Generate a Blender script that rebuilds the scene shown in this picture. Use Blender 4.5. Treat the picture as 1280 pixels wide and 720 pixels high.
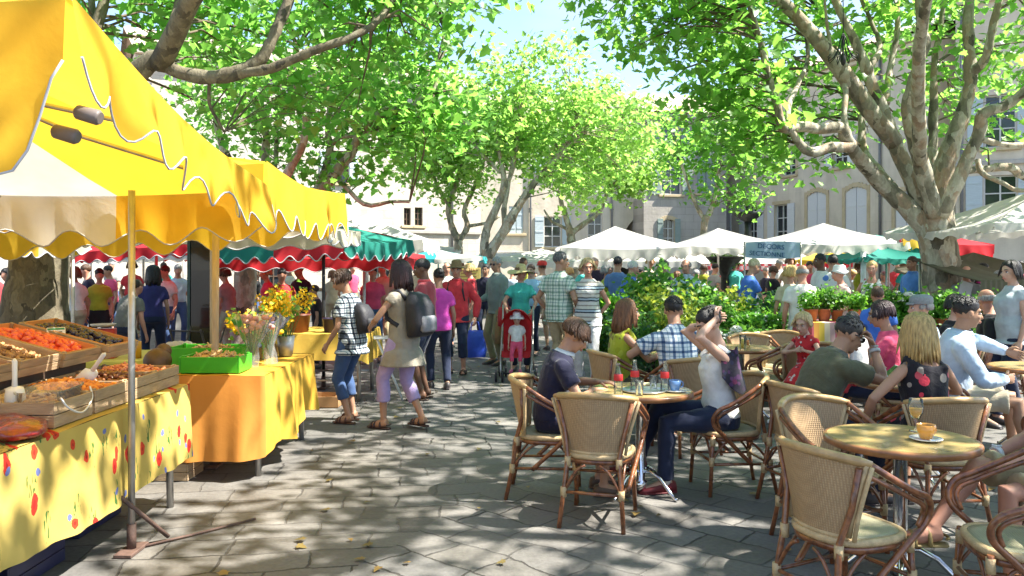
import bpy, bmesh, math, random
import numpy as np
from mathutils import Vector, Matrix, Quaternion, Euler
V = Vector
PI = math.pi
R = math.radians
random.seed(7)
NPR = np.random.default_rng(7)
for _o in list(bpy.data.objects):
    bpy.data.objects.remove(_o)
sc = bpy.context.scene
COL = sc.collection

# ------------------------------------------------------------------ camera, sky, sun, exposure
EYE, HOR, FPX = 1.62, 330.0, 1000.0
cam_d = bpy.data.cameras.new("camera")
cam = bpy.data.objects.new("camera", cam_d)
COL.objects.link(cam)
cam.location = (0, 0, EYE)
cam.rotation_euler = (R(90), 0, 0)
cam_d.sensor_width = 36
cam_d.lens = 36 * FPX / 1280
cam_d.shift_y = -(360 - HOR) / 1280
cam_d.clip_start = 0.05
cam_d.clip_end = 3000
sc.camera = cam

SUN_DIR = V((0.80, -0.10, 1.15)).normalized()
sun_el = math.asin(SUN_DIR.z)
sun_az = math.atan2(SUN_DIR.x, SUN_DIR.y)
w = bpy.data.worlds.new("World")
sc.world = w
w.use_nodes = True
nt = w.node_tree
bg = nt.nodes["Background"]
sky = nt.nodes.new("ShaderNodeTexSky")
sky.sky_type = 'NISHITA'
sky.sun_disc = False
sky.sun_elevation = sun_el
sky.sun_rotation = sun_az
sky.air_density = 1.0
sky.dust_density = .6
sky.ozone_density = 2.5
tc = nt.nodes.new("ShaderNodeTexCoord")
mp = nt.nodes.new("ShaderNodeMapping")
mp.inputs['Scale'].default_value = (1.2, 1.2, 3.0)
mp.inputs['Location'].default_value = (0.35, 0.1, 0.15)
cn = nt.nodes.new("ShaderNodeTexNoise")
cn.inputs['Scale'].default_value = 2.2
cn.inputs['Detail'].default_value = 7
cn.inputs['Roughness'].default_value = 0.55
cr = nt.nodes.new("ShaderNodeValToRGB")
cr.color_ramp.elements[0].position = 0.48
cr.color_ramp.elements[0].color = (0.08, 0.08, 0.08, 1)
cr.color_ramp.elements[1].position = 0.72
mixc = nt.nodes.new("ShaderNodeMixRGB")
mixc.inputs[2].default_value = (2.3, 2.45, 2.7, 1)
L = nt.links.new
L(tc.outputs['Generated'], mp.inputs[0])
L(mp.outputs[0], cn.inputs['Vector'])
L(cn.outputs['Fac'], cr.inputs[0])
L(cr.outputs[0], mixc.inputs[0])
L(sky.outputs[0], mixc.inputs[1])
L(mixc.outputs[0], bg.inputs['Color'])
bg.inputs['Strength'].default_value = 0.11

sd = bpy.data.lights.new("sun", 'SUN')
sd.energy = 5.0
sd.angle = R(0.53)
sd.color = (1.0, 0.95, 0.86)
sun = bpy.data.objects.new("sun", sd)
COL.objects.link(sun)
sun.rotation_euler = SUN_DIR.to_track_quat('Z', 'Y').to_euler()
sun.location = (20, -4, 30)

sc.view_settings.view_transform = 'Standard'
sc.view_settings.look = 'None'
sc.view_settings.gamma = 1
sc.view_settings.exposure = 1.87
sc.render.engine = 'CYCLES'
cy = sc.cycles
cy.max_bounces = 8
cy.diffuse_bounces = 4
cy.glossy_bounces = 3
cy.transmission_bounces = 6
cy.transparent_max_bounces = 16
cy.sample_clamp_indirect = 8
cy.caustics_reflective = False
cy.caustics_refractive = False
cy.use_denoising = True
try:
    cy.denoiser = 'OPENIMAGEDENOISE'
except Exception:
    pass


def W(px, py, d):
    """a point of the square, from where the photograph shows it and how far off it is"""
    return V(((px - 640) / FPX * d, d, EYE - (py - HOR) / FPX * d))


# ------------------------------------------------------------------ materials
MATS = {}


def nd(nt, t, **kw):
    n = nt.nodes.new(t)
    for k, v in kw.items():
        if k.startswith('i_'):
            n.inputs[k[2:].replace('_', ' ')].default_value = v
        else:
            setattr(n, k, v)
    return n


def mixrgb(nt, fac, a, b, mode='MIX'):
    n = nt.nodes.new("ShaderNodeMixRGB")
    n.blend_type = mode
    for i, x in enumerate((fac, a, b)):
        if hasattr(x, 'node'):
            nt.links.new(x, n.inputs[i])
        elif i == 0:
            n.inputs[0].default_value = x
        else:
            n.inputs[i].default_value = (*x, 1) if len(x) == 3 else x
    return n.outputs[0]


def ramp(nt, src, stops, interp='LINEAR'):
    n = nt.nodes.new("ShaderNodeValToRGB")
    n.color_ramp.interpolation = interp
    e = n.color_ramp.elements
    while len(e) < len(stops):
        e.new(0.5)
    for el, (p, c) in zip(e, stops):
        el.position = p
        el.color = (*c, 1) if len(c) == 3 else c
    nt.links.new(src, n.inputs[0])
    return n.outputs[0]


def mathn(nt, op, a, b=None):
    n = nt.nodes.new("ShaderNodeMath")
    n.operation = op
    for i, x in enumerate((a, b)):
        if x is None:
            continue
        if hasattr(x, 'node'):
            nt.links.new(x, n.inputs[i])
        else:
            n.inputs[i].default_value = x
    return n.outputs[0]


def coords(nt, kind='Object', scale=(1, 1, 1), rot=(0, 0, 0), loc=(0, 0, 0)):
    t = nt.nodes.new("ShaderNodeTexCoord")
    m = nt.nodes.new("ShaderNodeMapping")
    m.inputs['Scale'].default_value = scale
    m.inputs['Rotation'].default_value = rot
    m.inputs['Location'].default_value = loc
    nt.links.new(t.outputs[kind], m.inputs[0])
    return m.outputs[0]


def noise_out(nt, vec, scale, detail=4, rough=.55, dist=0):
    n = nd(nt, "ShaderNodeTexNoise")
    n.inputs['Scale'].default_value = scale
    n.inputs['Detail'].default_value = detail
    n.inputs['Roughness'].default_value = rough
    n.inputs['Distortion'].default_value = dist
    nt.links.new(vec, n.inputs['Vector'])
    return n.outputs['Fac']


def pmat(name, color, rough=.6, var=.18, scale=9, bump=0.0, bscale=None, metal=0, translucent=0, trans_col=None,
         transmission=0, ior=1.45, coat=0, alpha=1, colfn=None, stretch=(1, 1, 1), emit=0, sheen=0, spec=.5, bdist=0):
    if name in MATS:
        return MATS[name]
    m = bpy.data.materials.new(name)
    m.use_nodes = True
    nt = m.node_tree
    b = nt.nodes["Principled BSDF"]
    out = nt.nodes["Material Output"]
    vec = coords(nt, 'Object', stretch)
    f = noise_out(nt, vec, scale, 5)
    lo = tuple(c * (1 - var) for c in color)
    hi = tuple(min(1, c * (1 + var)) for c in color)
    if colfn:
        col = colfn(nt, vec, f)
    else:
        col = ramp(nt, f, [(.3, lo), (.7, hi)])
    nt.links.new(col, b.inputs['Base Color'])
    b.inputs['Roughness'].default_value = rough
    b.inputs['Metallic'].default_value = metal
    b.inputs['IOR'].default_value = ior
    b.inputs['Specular IOR Level'].default_value = spec
    b.inputs['Transmission Weight'].default_value = transmission
    b.inputs['Coat Weight'].default_value = coat
    b.inputs['Sheen Weight'].default_value = sheen
    if bump:
        f2 = noise_out(nt, vec, bscale or scale * 4, 6, .6, bdist)
        bn = nd(nt, "ShaderNodeBump")
        bn.inputs['Strength'].default_value = bump
        bn.inputs['Distance'].default_value = .02
        nt.links.new(f2, bn.inputs['Height'])
        nt.links.new(bn.outputs[0], b.inputs['Normal'])
    if translucent:
        tr = nd(nt, "ShaderNodeBsdfTranslucent")
        if trans_col:
            tr.inputs['Color'].default_value = (*trans_col, 1)
        else:
            nt.links.new(col, tr.inputs['Color'])
        mx = nd(nt, "ShaderNodeMixShader")
        mx.inputs[0].default_value = translucent
        nt.links.new(b.outputs[0], mx.inputs[1])
        nt.links.new(tr.outputs[0], mx.inputs[2])
        nt.links.new(mx.outputs[0], out.inputs['Surface'])
    MATS[name] = m
    return m


# ------------------------------------------------------------------ mesh builder
class MB:
    def __init__(s):
        s.v, s.f, s.m, s.sm = [], [], [], []

    def add(s, vs, fs, mat=0, smooth=False):
        o = len(s.v)
        s.v.extend([tuple(p) for p in vs])
        for f in fs:
            s.f.append(tuple(i + o for i in f))
            s.m.append(mat)
            s.sm.append(smooth)
        return s

    def box(s, c, size, rot=None, mat=0, ch=None):
        sx, sy, sz = (x / 2 for x in size)
        if ch is None:
            ch = min(.006, .18 * min(size))
        c = V(c)
        M = rot.to_matrix() if isinstance(rot, (Euler, Quaternion)) else (rot or Matrix.Identity(3))
        vs, idx = [], {}
        for i, X in enumerate((-1, 1)):
            for j, Y in enumerate((-1, 1)):
                for k, Z in enumerate((-1, 1)):
                    for ax in range(3):
                        p = [X * (sx - ch), Y * (sy - ch), Z * (sz - ch)]
                        p[ax] = (X * sx, Y * sy, Z * sz)[ax]
                        idx[(i, j, k, ax)] = len(vs)
                        vs.append(c + M @ V(p))
        fs = []
        for ax in range(3):
            o = [a for a in range(3) if a != ax]
            for sgn in (0, 1):
                q = []
                for (a, b) in ((0, 0), (1, 0), (1, 1), (0, 1)):
                    key = [0, 0, 0]
                    key[ax] = sgn
                    key[o[0]] = a
                    key[o[1]] = b
                    q.append(idx[(*key, ax)])
                flip = (sgn == 0) ^ (ax == 1)
                fs.append(q[::-1] if flip else q)
        for ax in range(3):       # edges along ax
            o = [a for a in range(3) if a != ax]
            for a in (0, 1):
                for b in (0, 1):
                    k0, k1 = [0, 0, 0], [0, 0, 0]
                    k0[ax], k1[ax] = 0, 1
                    for k in (k0, k1):
                        k[o[0]] = a
                        k[o[1]] = b
                    fs.append([idx[(*k0, o[0])], idx[(*k1, o[0])], idx[(*k1, o[1])], idx[(*k0, o[1])]])
        for i in (0, 1):
            for j in (0, 1):
                for k in (0, 1):
                    fs.append([idx[(i, j, k, 0)], idx[(i, j, k, 1)], idx[(i, j, k, 2)]])
        return s.add(vs, fs, mat)

    def loft(s, rings, mat=0, caps=True, closed=True, smooth=True):
        n = len(rings[0])
        vs = [p for r in rings for p in r]
        fs = []
        for i in range(len(rings) - 1):
            for j in range(n if closed else n - 1):
                a, b = i * n + j, i * n + (j + 1) % n
                fs.append((a, b, b + n, a + n))
        s.add(vs, fs, mat, smooth)
        if caps and closed:
            o = len(s.v) - len(vs)
            s.f.append(tuple(o + j for j in range(n))[::-1])
            s.f.append(tuple(o + (len(rings) - 1) * n + j for j in range(n)))
            s.m += [mat, mat]
            s.sm += [False, False]
        return s

    def tube(s, pts, rad, seg=8, mat=0, caps=True, flat=1.0, flat_dir=None):
        pts = [V(p) for p in pts]
        if not hasattr(rad, '__len__'):
            rad = [rad] * len(pts)
        t0 = (pts[1] - pts[0]).normalized()
        ref = V(flat_dir) if flat_dir is not None else (V((0, 0, 1)) if abs(t0.z) < .9 else V((1, 0, 0)))
        x = (ref - t0 * ref.dot(t0)).normalized()
        rings = []
        for i, p in enumerate(pts):
            a = pts[max(0, i - 1)]
            b = pts[min(len(pts) - 1, i + 1)]
            t = (b - a).normalized()
            x = (x - t * x.dot(t))
            if x.length < 1e-6:
                x = t.orthogonal()
            x.normalize()
            y = t.cross(x)
            rings.append([p + x * (math.cos(2 * PI * k / seg) * rad[i] * flat) + y * (math.sin(2 * PI * k / seg) * rad[i]) for k in range(seg)])
        return s.loft(rings, mat, caps)

    def ell(s, c, r, rot=None, seg=14, rings=9, mat=0):
        c = V(c)
        M = rot or Matrix.Identity(3)
        rs = []
        for i in range(1, rings):
            th = PI * i / rings
            rs.append([c + M @ V((r[0] * math.sin(th) * math.cos(2 * PI * k / seg), r[1] * math.sin(th) * math.sin(2 * PI * k / seg), -r[2] * math.cos(th))) for k in range(seg)])
        o = len(s.v)
        s.loft(rs, mat, caps=False)
        s.v.append(tuple(c + M @ V((0, 0, -r[2]))))
        s.v.append(tuple(c + M @ V((0, 0, r[2]))))
        b, t = len(s.v) - 2, len(s.v) - 1
        for k in range(seg):
            s.f.append((o + (k + 1) % seg, o + k, b))
            e = o + (rings - 2) * seg
            s.f.append((e + k, e + (k + 1) % seg, t))
            s.m += [mat, mat]
            s.sm += [True, True]
        return s

    def lathe(s, prof, seg=20, c=(0, 0, 0), mat=0, caps=True):
        c = V(c)
        rs = [[c + V((r * math.cos(2 * PI * k / seg), r * math.sin(2 * PI * k / seg), z)) for k in range(seg)] for r, z in prof]
        return s.loft(rs, mat, caps)

    def quad(s, a, b, c, d, mat=0, smooth=False):
        return s.add([a, b, c, d], [(0, 1, 2, 3)], mat, smooth)

    def prism(s, poly, thick, origin, ux, uy, mat=0):
        """extrude a 2-D outline by thick along ux x uy"""
        ux, uy, o = V(ux), V(uy), V(origin)
        n = ux.cross(uy).normalized() * thick
        a = [o + ux * p[0] + uy * p[1] for p in poly]
        k = len(a)
        vs = a + [p + n for p in a]
        fs = [tuple(range(k))[::-1], tuple(range(k, 2 * k))] + [(i, (i + 1) % k, (i + 1) % k + k, i + k) for i in range(k)]
        return s.add(vs, fs, mat)

    def grid(s, P, mat=0, smooth=True, matfn=None):
        """P[i][j] points"""
        n, m = len(P), len(P[0])
        o = len(s.v)
        s.v.extend(tuple(p) for r in P for p in r)
        for i in range(n - 1):
            for j in range(m - 1):
                s.f.append((o + i * m + j, o + i * m + j + 1, o + (i + 1) * m + j + 1, o + (i + 1) * m + j))
                s.m.append(matfn(i, j) if matfn else mat)
                s.sm.append(smooth)
        return s

    def join(s, other, M=None):
        o = len(s.v)
        M = M or Matrix.Identity(4)
        s.v.extend(tuple(M @ V(p)) for p in other.v)
        s.f.extend(tuple(i + o for i in f) for f in other.f)
        s.m.extend(other.m)
        s.sm.extend(other.sm)
        return s

    def mesh(s, name, mats):
        me = bpy.data.meshes.new(name)
        me.from_pydata(s.v, [], s.f)
        for m in (mats if isinstance(mats, (list, tuple)) else [mats]):
            me.materials.append(m)
        me.polygons.foreach_set('material_index', s.m)
        me.polygons.foreach_set('use_smooth', s.sm)
        me.update()
        return me

    def build(s, name, mats, parent=None, loc=None, rotz=None, fix=True):
        me = s.mesh(name, mats)
        if fix:
            bm = bmesh.new()
            bm.from_mesh(me)
            bmesh.ops.recalc_face_normals(bm, faces=bm.faces)
            bm.to_mesh(me)
            bm.free()
        return link(name, me, parent, loc, rotz)


def link(name, me, parent=None, loc=None, rotz=None):
    o = bpy.data.objects.new(name, me)
    COL.objects.link(o)
    if parent is not None:
        o.parent = parent
    if loc is not None:
        o.location = loc
    if rotz is not None:
        o.rotation_euler = (0, 0, rotz)
    return o


def tag(o, label, cat, group=None, kind=None):
    o['label'] = label
    o['category'] = cat
    if group:
        o['group'] = group
    if kind:
        o['kind'] = kind
    return o


def struct(o):
    o['kind'] = 'structure'
    return o


def thing(name, label, cat, loc=(0, 0, 0), rotz=0, group=None, scale=None):
    o = bpy.data.objects.new(name, None)
    COL.objects.link(o)
    o.location = loc
    o.rotation_euler = (0, 0, rotz)
    if scale:
        o.scale = (scale,) * 3
    o.empty_display_size = .1
    return tag(o, label, cat, group)


def copy_tree(o, parent=None):
    c = o.copy()
    COL.objects.link(c)
    c.parent = parent
    for ch in list(o.children):
        copy_tree(ch, c)
    return c


def smooth_path(pts, n=4):
    """Catmull-Rom through 3-D (or longer) tuples"""
    P = [np.array(p, float) for p in pts]
    P = [2 * P[0] - P[1]] + P + [2 * P[-1] - P[-2]]
    out = []
    for i in range(1, len(P) - 2):
        for k in range(n):
            t = k / n
            a, b, c, d = P[i - 1:i + 3]
            out.append(.5 * (2 * b + (c - a) * t + (2 * a - 5 * b + 4 * c - d) * t * t + (3 * b - a - 3 * c + d) * t ** 3))
    out.append(P[-2])
    return out
# ------------------------------------------------------------------ ground
def paving_mat():
    m = bpy.data.materials.new("stone_paving")
    m.use_nodes = True
    nt = m.node_tree
    b = nt.nodes["Principled BSDF"]
    L = nt.links.new
    base = nd(nt, "ShaderNodeTexCoord").outputs['Object']
    nz = nd(nt, "ShaderNodeTexNoise", i_Scale=1.9, i_Detail=6, i_Roughness=.6)
    L(base, nz.inputs['Vector'])
    sub = nd(nt, "ShaderNodeVectorMath", operation='SUBTRACT')
    sub.inputs[1].default_value = (.5, .5, .5)
    L(nz.outputs['Color'], sub.inputs[0])
    scl = nd(nt, "ShaderNodeVectorMath", operation='SCALE')
    scl.inputs['Scale'].default_value = .17
    L(sub.outputs[0], scl.inputs[0])
    add = nd(nt, "ShaderNodeVectorMath", operation='ADD')
    L(base, add.inputs[0])
    L(scl.outputs[0], add.inputs[1])

    def bricks(rot, bw, rh, off):
        mp = nd(nt, "ShaderNodeMapping")
        mp.inputs['Rotation'].default_value = (0, 0, rot)
        mp.inputs['Location'].default_value = (off, off * .7, 0)
        L(add.outputs[0], mp.inputs[0])
        br = nd(nt, "ShaderNodeTexBrick")
        br.inputs['Scale'].default_value = 1
        br.inputs['Brick Width'].default_value = bw
        br.inputs['Row Height'].default_value = rh
        br.inputs['Mortar Size'].default_value = .0085
        br.inputs['Mortar Smooth'].default_value = .35
        br.inputs['Bias'].default_value = 0
        br.offset = .45
        br.squash = .8
        br.squash_frequency = 3
        br.inputs['Color1'].default_value = (0, 0, 0, 1)
        br.inputs['Color2'].default_value = (1, 1, 1, 1)
        br.inputs['Mortar'].default_value = (.5, .5, .5, 1)
        L(mp.outputs[0], br.inputs['Vector'])
        return br
    A = bricks(R(-7), .48, .26, .1)
    B = bricks(R(41), .44, .27, .3)
    sep = nd(nt, "ShaderNodeSeparateXYZ")
    L(add.outputs[0], sep.inputs[0])
    # the two directions of laying meet along a slanting line
    s1 = mathn(nt, 'MULTIPLY', sep.outputs['Y'], .42)
    s2 = mathn(nt, 'SUBTRACT', sep.outputs['X'], s1)
    side = mathn(nt, 'GREATER_THAN', s2, -2.6)
    far = mathn(nt, 'LESS_THAN', sep.outputs['Y'], 9.5)
    side = mathn(nt, 'MULTIPLY', side, far)
    fac = mixrgb(nt, side, A.outputs['Fac'], B.outputs['Fac'])
    cell = mixrgb(nt, side, A.outputs['Color'], B.outputs['Color'])
    stone = ramp(nt, cell, [(0, (.125, .117, .106)), (.35, (.172, .162, .148)), (.7, (.145, .141, .136)), (1, (.21, .198, .182))])
    n2 = nd(nt, "ShaderNodeTexNoise", i_Scale=2.6, i_Detail=9, i_Roughness=.65)
    L(base, n2.inputs['Vector'])
    n3 = nd(nt, "ShaderNodeTexNoise", i_Scale=38, i_Detail=5)
    L(base, n3.inputs['Vector'])
    c1 = mixrgb(nt, .75, stone, ramp(nt, n2.outputs['Fac'], [(.25, (.42, .40, .36)), (.5, (.78, .77, .75)), (.75, (1.1, 1.08, 1.05))]), 'MULTIPLY')
    c2 = mixrgb(nt, .5, c1, ramp(nt, n3.outputs['Fac'], [(.3, (.6, .6, .6)), (.7, (1.15, 1.15, 1.15))]), 'MULTIPLY')
    n4 = nd(nt, "ShaderNodeTexNoise", i_Scale=.9, i_Detail=3)
    L(base, n4.inputs['Vector'])
    gap = mathn(nt, 'MULTIPLY', fac, ramp(nt, n4.outputs['Fac'], [(.36, (.12, .12, .12)), (.58, (1, 1, 1))]))
    col = mixrgb(nt, gap, c2, (.035, .031, .027))
    L(col, b.inputs['Base Color'])
    L(ramp(nt, n2.outputs['Fac'], [(.3, (.55, .55, .55)), (.7, (.85, .85, .85))]), b.inputs['Roughness'])
    h = mathn(nt, 'SUBTRACT', mathn(nt, 'MULTIPLY', n2.outputs['Fac'], .5), mathn(nt, 'MULTIPLY', fac, .9))
    h = mathn(nt, 'ADD', h, mathn(nt, 'MULTIPLY', n3.outputs['Fac'], .12))
    h = mathn(nt, 'ADD', h, mathn(nt, 'MULTIPLY', cell, .15))
    bn = nd(nt, "ShaderNodeBump")
    bn.inputs['Strength'].default_value = .8
    bn.inputs['Distance'].default_value = .022
    L(h, bn.inputs['Height'])
    L(bn.outputs[0], b.inputs['Normal'])
    return m


g = MB()
g.quad((-400, -200, 0), (400, -200, 0), (400, 900, 0), (-400, 900, 0))
struct(g.build('ground', paving_mat()))

# ------------------------------------------------------------------ buildings
def stone_mat(name, c, c2, bw=.9, rh=.38, mort=.5):
    m = bpy.data.materials.new(name)
    m.use_nodes = True
    nt = m.node_tree
    b = nt.nodes["Principled BSDF"]
    vec = coords(nt, 'Object', (1, 1, 1), (R(90), 0, 0))
    br = nd(nt, "ShaderNodeTexBrick")
    nt.links.new(vec, br.inputs['Vector'])
    br.inputs['Scale'].default_value = 1
    br.inputs['Brick Width'].default_value = bw
    br.inputs['Row Height'].default_value = rh
    br.inputs['Mortar Size'].default_value = .012
    br.inputs['Color1'].default_value = (*c, 1)
    br.inputs['Color2'].default_value = (*c2, 1)
    br.inputs['Mortar'].default_value = (*[x * (1 - mort * .5) for x in c], 1)
    v2 = coords(nt, 'Object')
    n = noise_out(nt, v2, .7, 8, .65)
    n2 = noise_out(nt, coords(nt, 'Object', (1.5, 1.5, .15)), 1.2, 6, .6)
    col = mixrgb(nt, .7, br.outputs['Color'], ramp(nt, n, [(.3, (.72, .70, .67)), (.7, (1.1, 1.08, 1.05))]), 'MULTIPLY')
    col = mixrgb(nt, .5, col, ramp(nt, n2, [(.35, (.7, .68, .66)), (.6, (1, 1, 1))]), 'MULTIPLY')
    nt.links.new(col, b.inputs['Base Color'])
    b.inputs['Roughness'].default_value = .9
    bn = nd(nt, "ShaderNodeBump")
    bn.inputs['Strength'].default_value = .4
    bn.inputs['Distance'].default_value = .03
    nt.links.new(noise_out(nt, v2, 6, 8), bn.inputs['Height'])
    nt.links.new(bn.outputs[0], b.inputs['Normal'])
    return m


M_PALE = stone_mat('pale_limestone', (.62, .57, .49), (.55, .50, .43))
M_CREAM = stone_mat('cream_render', (.74, .66, .53), (.70, .62, .50), 3.1, 1.7, .15)
M_ASHLAR = stone_mat('grey_ashlar', (.50, .47, .42), (.44, .41, .37))
M_TRIM = pmat('ochre_window_surround', (.55, .44, .27), .85, .12, 3)
M_WSHUT = pmat('white_painted_shutter', (.66, .66, .65), .55, .06, 6, stretch=(1, 1, 14))
M_GSHUT = pmat('grey_green_shutter', (.25, .31, .28), .6, .12, 6, stretch=(1, 1, 14))
M_LSHUT = pmat('pale_blue_shutter', (.45, .52, .54), .6, .1, 6, stretch=(1, 1, 14))
M_GLASS = pmat('window_glass', (.02, .025, .03), .08, .3, 2, spec=.8)
M_WFRAME = pmat('white_window_frame', (.6, .59, .56), .5, .08, 8)
M_DARKW = pmat('dark_brown_wood', (.09, .055, .035), .6, .2, 9)
M_IRON = pmat('black_iron', (.025, .025, .027), .5, .2, 20, metal=.3)
M_TILE = pmat('clay_roof_tile', (.52, .42, .33), .85, .25, 5, bump=.6, bscale=14)
M_PIPE = pmat('grey_drainpipe', (.16, .16, .16), .5, .1, 9)


def facade(mb, w, z1, holes, depth=.25, mat=0, z0=0.0, nx=0):
    """front wall in the plane y=0 (out = -y), with openings and their reveals. holes: (x0,x1,z0,z1,arched)"""
    xs = sorted({0.0, w, *[h[0] for h in holes], *[h[1] for h in holes]})
    zs = sorted({z0, z1, *[h[2] for h in holes], *[h[3] for h in holes]})
    for i in range(len(xs) - 1):
        for j in range(len(zs) - 1):
            cx, cz = (xs[i] + xs[i + 1]) / 2, (zs[j] + zs[j + 1]) / 2
            if any(h[0] < cx < h[1] and h[2] < cz < h[3] for h in holes):
                continue
            mb.quad((xs[i], 0, zs[j]), (xs[i + 1], 0, zs[j]), (xs[i + 1], 0, zs[j + 1]), (xs[i], 0, zs[j + 1]), mat)
    for h in holes:
        a, b, c, d = h[:4]
        for p, q in (((a, c), (a, d)), ((b, d), (b, c)), ((a, d), (b, d)), ((b, c), (a, c))):
            mb.quad((p[0], 0, p[1]), (q[0], 0, q[1]), (q[0], depth, q[1]), (p[0], depth, p[1]), mat)
        if len(h) > 4 and h[4]:      # arch head fills the two upper corners
            rise = h[4]
            n = 10
            pts = [(a + (b - a) * k / n, d - rise + rise * math.sin(PI * k / n)) for k in range(n + 1)]
            for k in range(n):
                p, q = pts[k], pts[k + 1]
                mb.quad((p[0], -.002, p[1]), (q[0], -.002, q[1]), (q[0], -.002, d + .002), (p[0], -.002, d + .002), mat)
                mb.quad((p[0], -.002, p[1]), (q[0], -.002, q[1]), (q[0], depth, q[1]), (p[0], depth, p[1]), mat)


def building(name_label, p0, p1, h, wallmat, wins, depth=8, roof=True, pipe=None, back=True, band=None, extra_holes=()):
    """p0,p1: the two ends of the front on the ground (left, right seen from the square)."""
    p0, p1 = V((*p0, 0)), V((*p1, 0))
    d = p1 - p0
    wd = d.length
    root = thing('building', name_label, 'building', p0, math.atan2(d.y, d.x), 'houses round the square')
    mb = MB()
    holes = [(x - a / 2, x + a / 2, z, z + b, arch) for (x, z, a, b, arch, *_r) in wins] + list(extra_holes)
    facade(mb, wd, h, holes)
    for (a, b) in (((0, 0), (0, depth)), ((wd, depth), (wd, 0)), ((wd, depth), (0, depth))):
        mb.quad((a[0], a[1], 0), (b[0], b[1], 0), (b[0], b[1], h), (a[0], a[1], h))
    mb.build('wall', wallmat, root, fix=False)
    for (x, z, a, b, arch, shut, state, fr) in wins:
        f = MB()
        t = .06
        y = .14
        for bx in (((x - a / 2 + t / 2), t, b), ((x + a / 2 - t / 2), t, b), (x, t * .9, b)):
            f.box((bx[0], y, z + b / 2), (bx[1], .06, bx[2] - .004), ch=.004)
        for zz in (z + t / 2, z + b - t / 2, z + b * .36, z + b * .68):
            f.box((x, y + .004, zz), (a - .004, .045, t * .8), ch=.004)
        win = f.build('window', MATS['white_window_frame'] if fr else M_DARKW, root)
        gl = MB()
        gl.quad((x - a / 2, y + .03, z), (x + a / 2, y + .03, z), (x + a / 2, y + .03, z + b), (x - a / 2, y + .03, z + b))
        gl.build('pane', M_GLASS, win, fix=False)
        sl = MB()
        sl.box((x, -.03, z - .06), (a + .3, .16, .12), ch=.01)
        sl.build('sill', M_TRIM, win)
        if fr == 2 or arch:
            su = MB()
            for sx in (-1, 1):
                su.box((x + sx * (a / 2 + .09), -.012, z + b / 2 - .03), (.17, .05, b + .06), ch=.006)
            if arch:
                n = 8
                for k in range(n):
                    a0 = x - a / 2 - .17 + (a + .34) * k / n
                    a1 = x - a / 2 - .17 + (a + .34) * (k + 1) / n
                    zc = z + b - arch + arch * math.sin(PI * (k + .5) / n) + .07
                    su.box(((a0 + a1) / 2, -.014, zc), (a1 - a0 + .01, .05, .2), ch=.004)
            else:
                su.box((x, -.014, z + b + .09), (a + .36, .05, .18), ch=.006)
            su.build('surround', M_TRIM, win)
        if shut:
            for sx in (-1, 1):
                s = MB()
                if state == 'open':
                    cx = x + sx * (a / 2 + a / 4 + .02)
                    s.box((cx, -.045, z + b / 2), (a / 2, .05, b), ch=.004)
                    for k in range(3):
                        s.box((cx, -.075, z + b * (.12 + .38 * k)), (a / 2 - .04, .02, .09), ch=.004)
                else:
                    cx = x + sx * (a / 4)
                    hh = b - (arch or 0) * .55
                    s.box((cx, .05, z + hh / 2), (a / 2 - .035, .05, hh), ch=.004)
                    if arch:
                        s.box((cx - sx * a * .06, .05, z + hh + arch * .2), (a / 2 * .72, .045, arch * .42), ch=.004)
                    for k in range(2):
                        s.box((cx, .02, z + hh * (.2 + .5 * k)), (a / 2 - .1, .02, .08), ch=.004)
                s.build('shutter', shut, root)
    if roof:
        r = MB()
        ov = .5
        rid = 1.9
        n = max(6, int(wd / .45))
        for k in range(n):
            x0, x1 = -.2 + (wd + .4) * k / n, -.2 + (wd + .4) * (k + 1) / n
            xm = (x0 + x1) / 2
            for (xa, xb, za, zb) in ((x0, xm, 0, .12), (xm, x1, .12, 0)):
                r.quad((xa, -ov, h + .03 + za), (xb, -ov, h + .03 + zb), (xb, depth / 2, h + rid + zb), (xa, depth / 2, h + rid + za))
                r.quad((xa, depth + ov, h + .03 + za), (xb, depth + ov, h + .03 + zb), (xb, depth / 2, h + rid + zb), (xa, depth / 2, h + rid + za))
        rf = r.build('roof', M_TILE, root)
        c = MB()
        c.box((wd / 2, -.2, h - .12), (wd + .3, .42, .24), ch=.03)
        c.box((wd / 2, -.1, h - .34), (wd + .2, .22, .18), ch=.03)
        c.build('cornice', wallmat, root)
    if band:
        c = MB()
        for z in band:
            c.box((wd / 2, -.05, z), (wd, .12, .16), ch=.02)
        c.build('string_course', M_ASHLAR, root)
    for x in (pipe or ()):
        c = MB()
        c.tube([(x, -.08, 0), (x, -.08, h - .3)], .055, 8)
        for z in (2.2, 4.5, 6.8):
            c.box((x, -.06, z), (.16, .1, .05))
        c.build('drainpipe', M_PIPE, root)
    return root


def wpos(px, d):
    return ((px - 640) / FPX * d, d)


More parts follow.
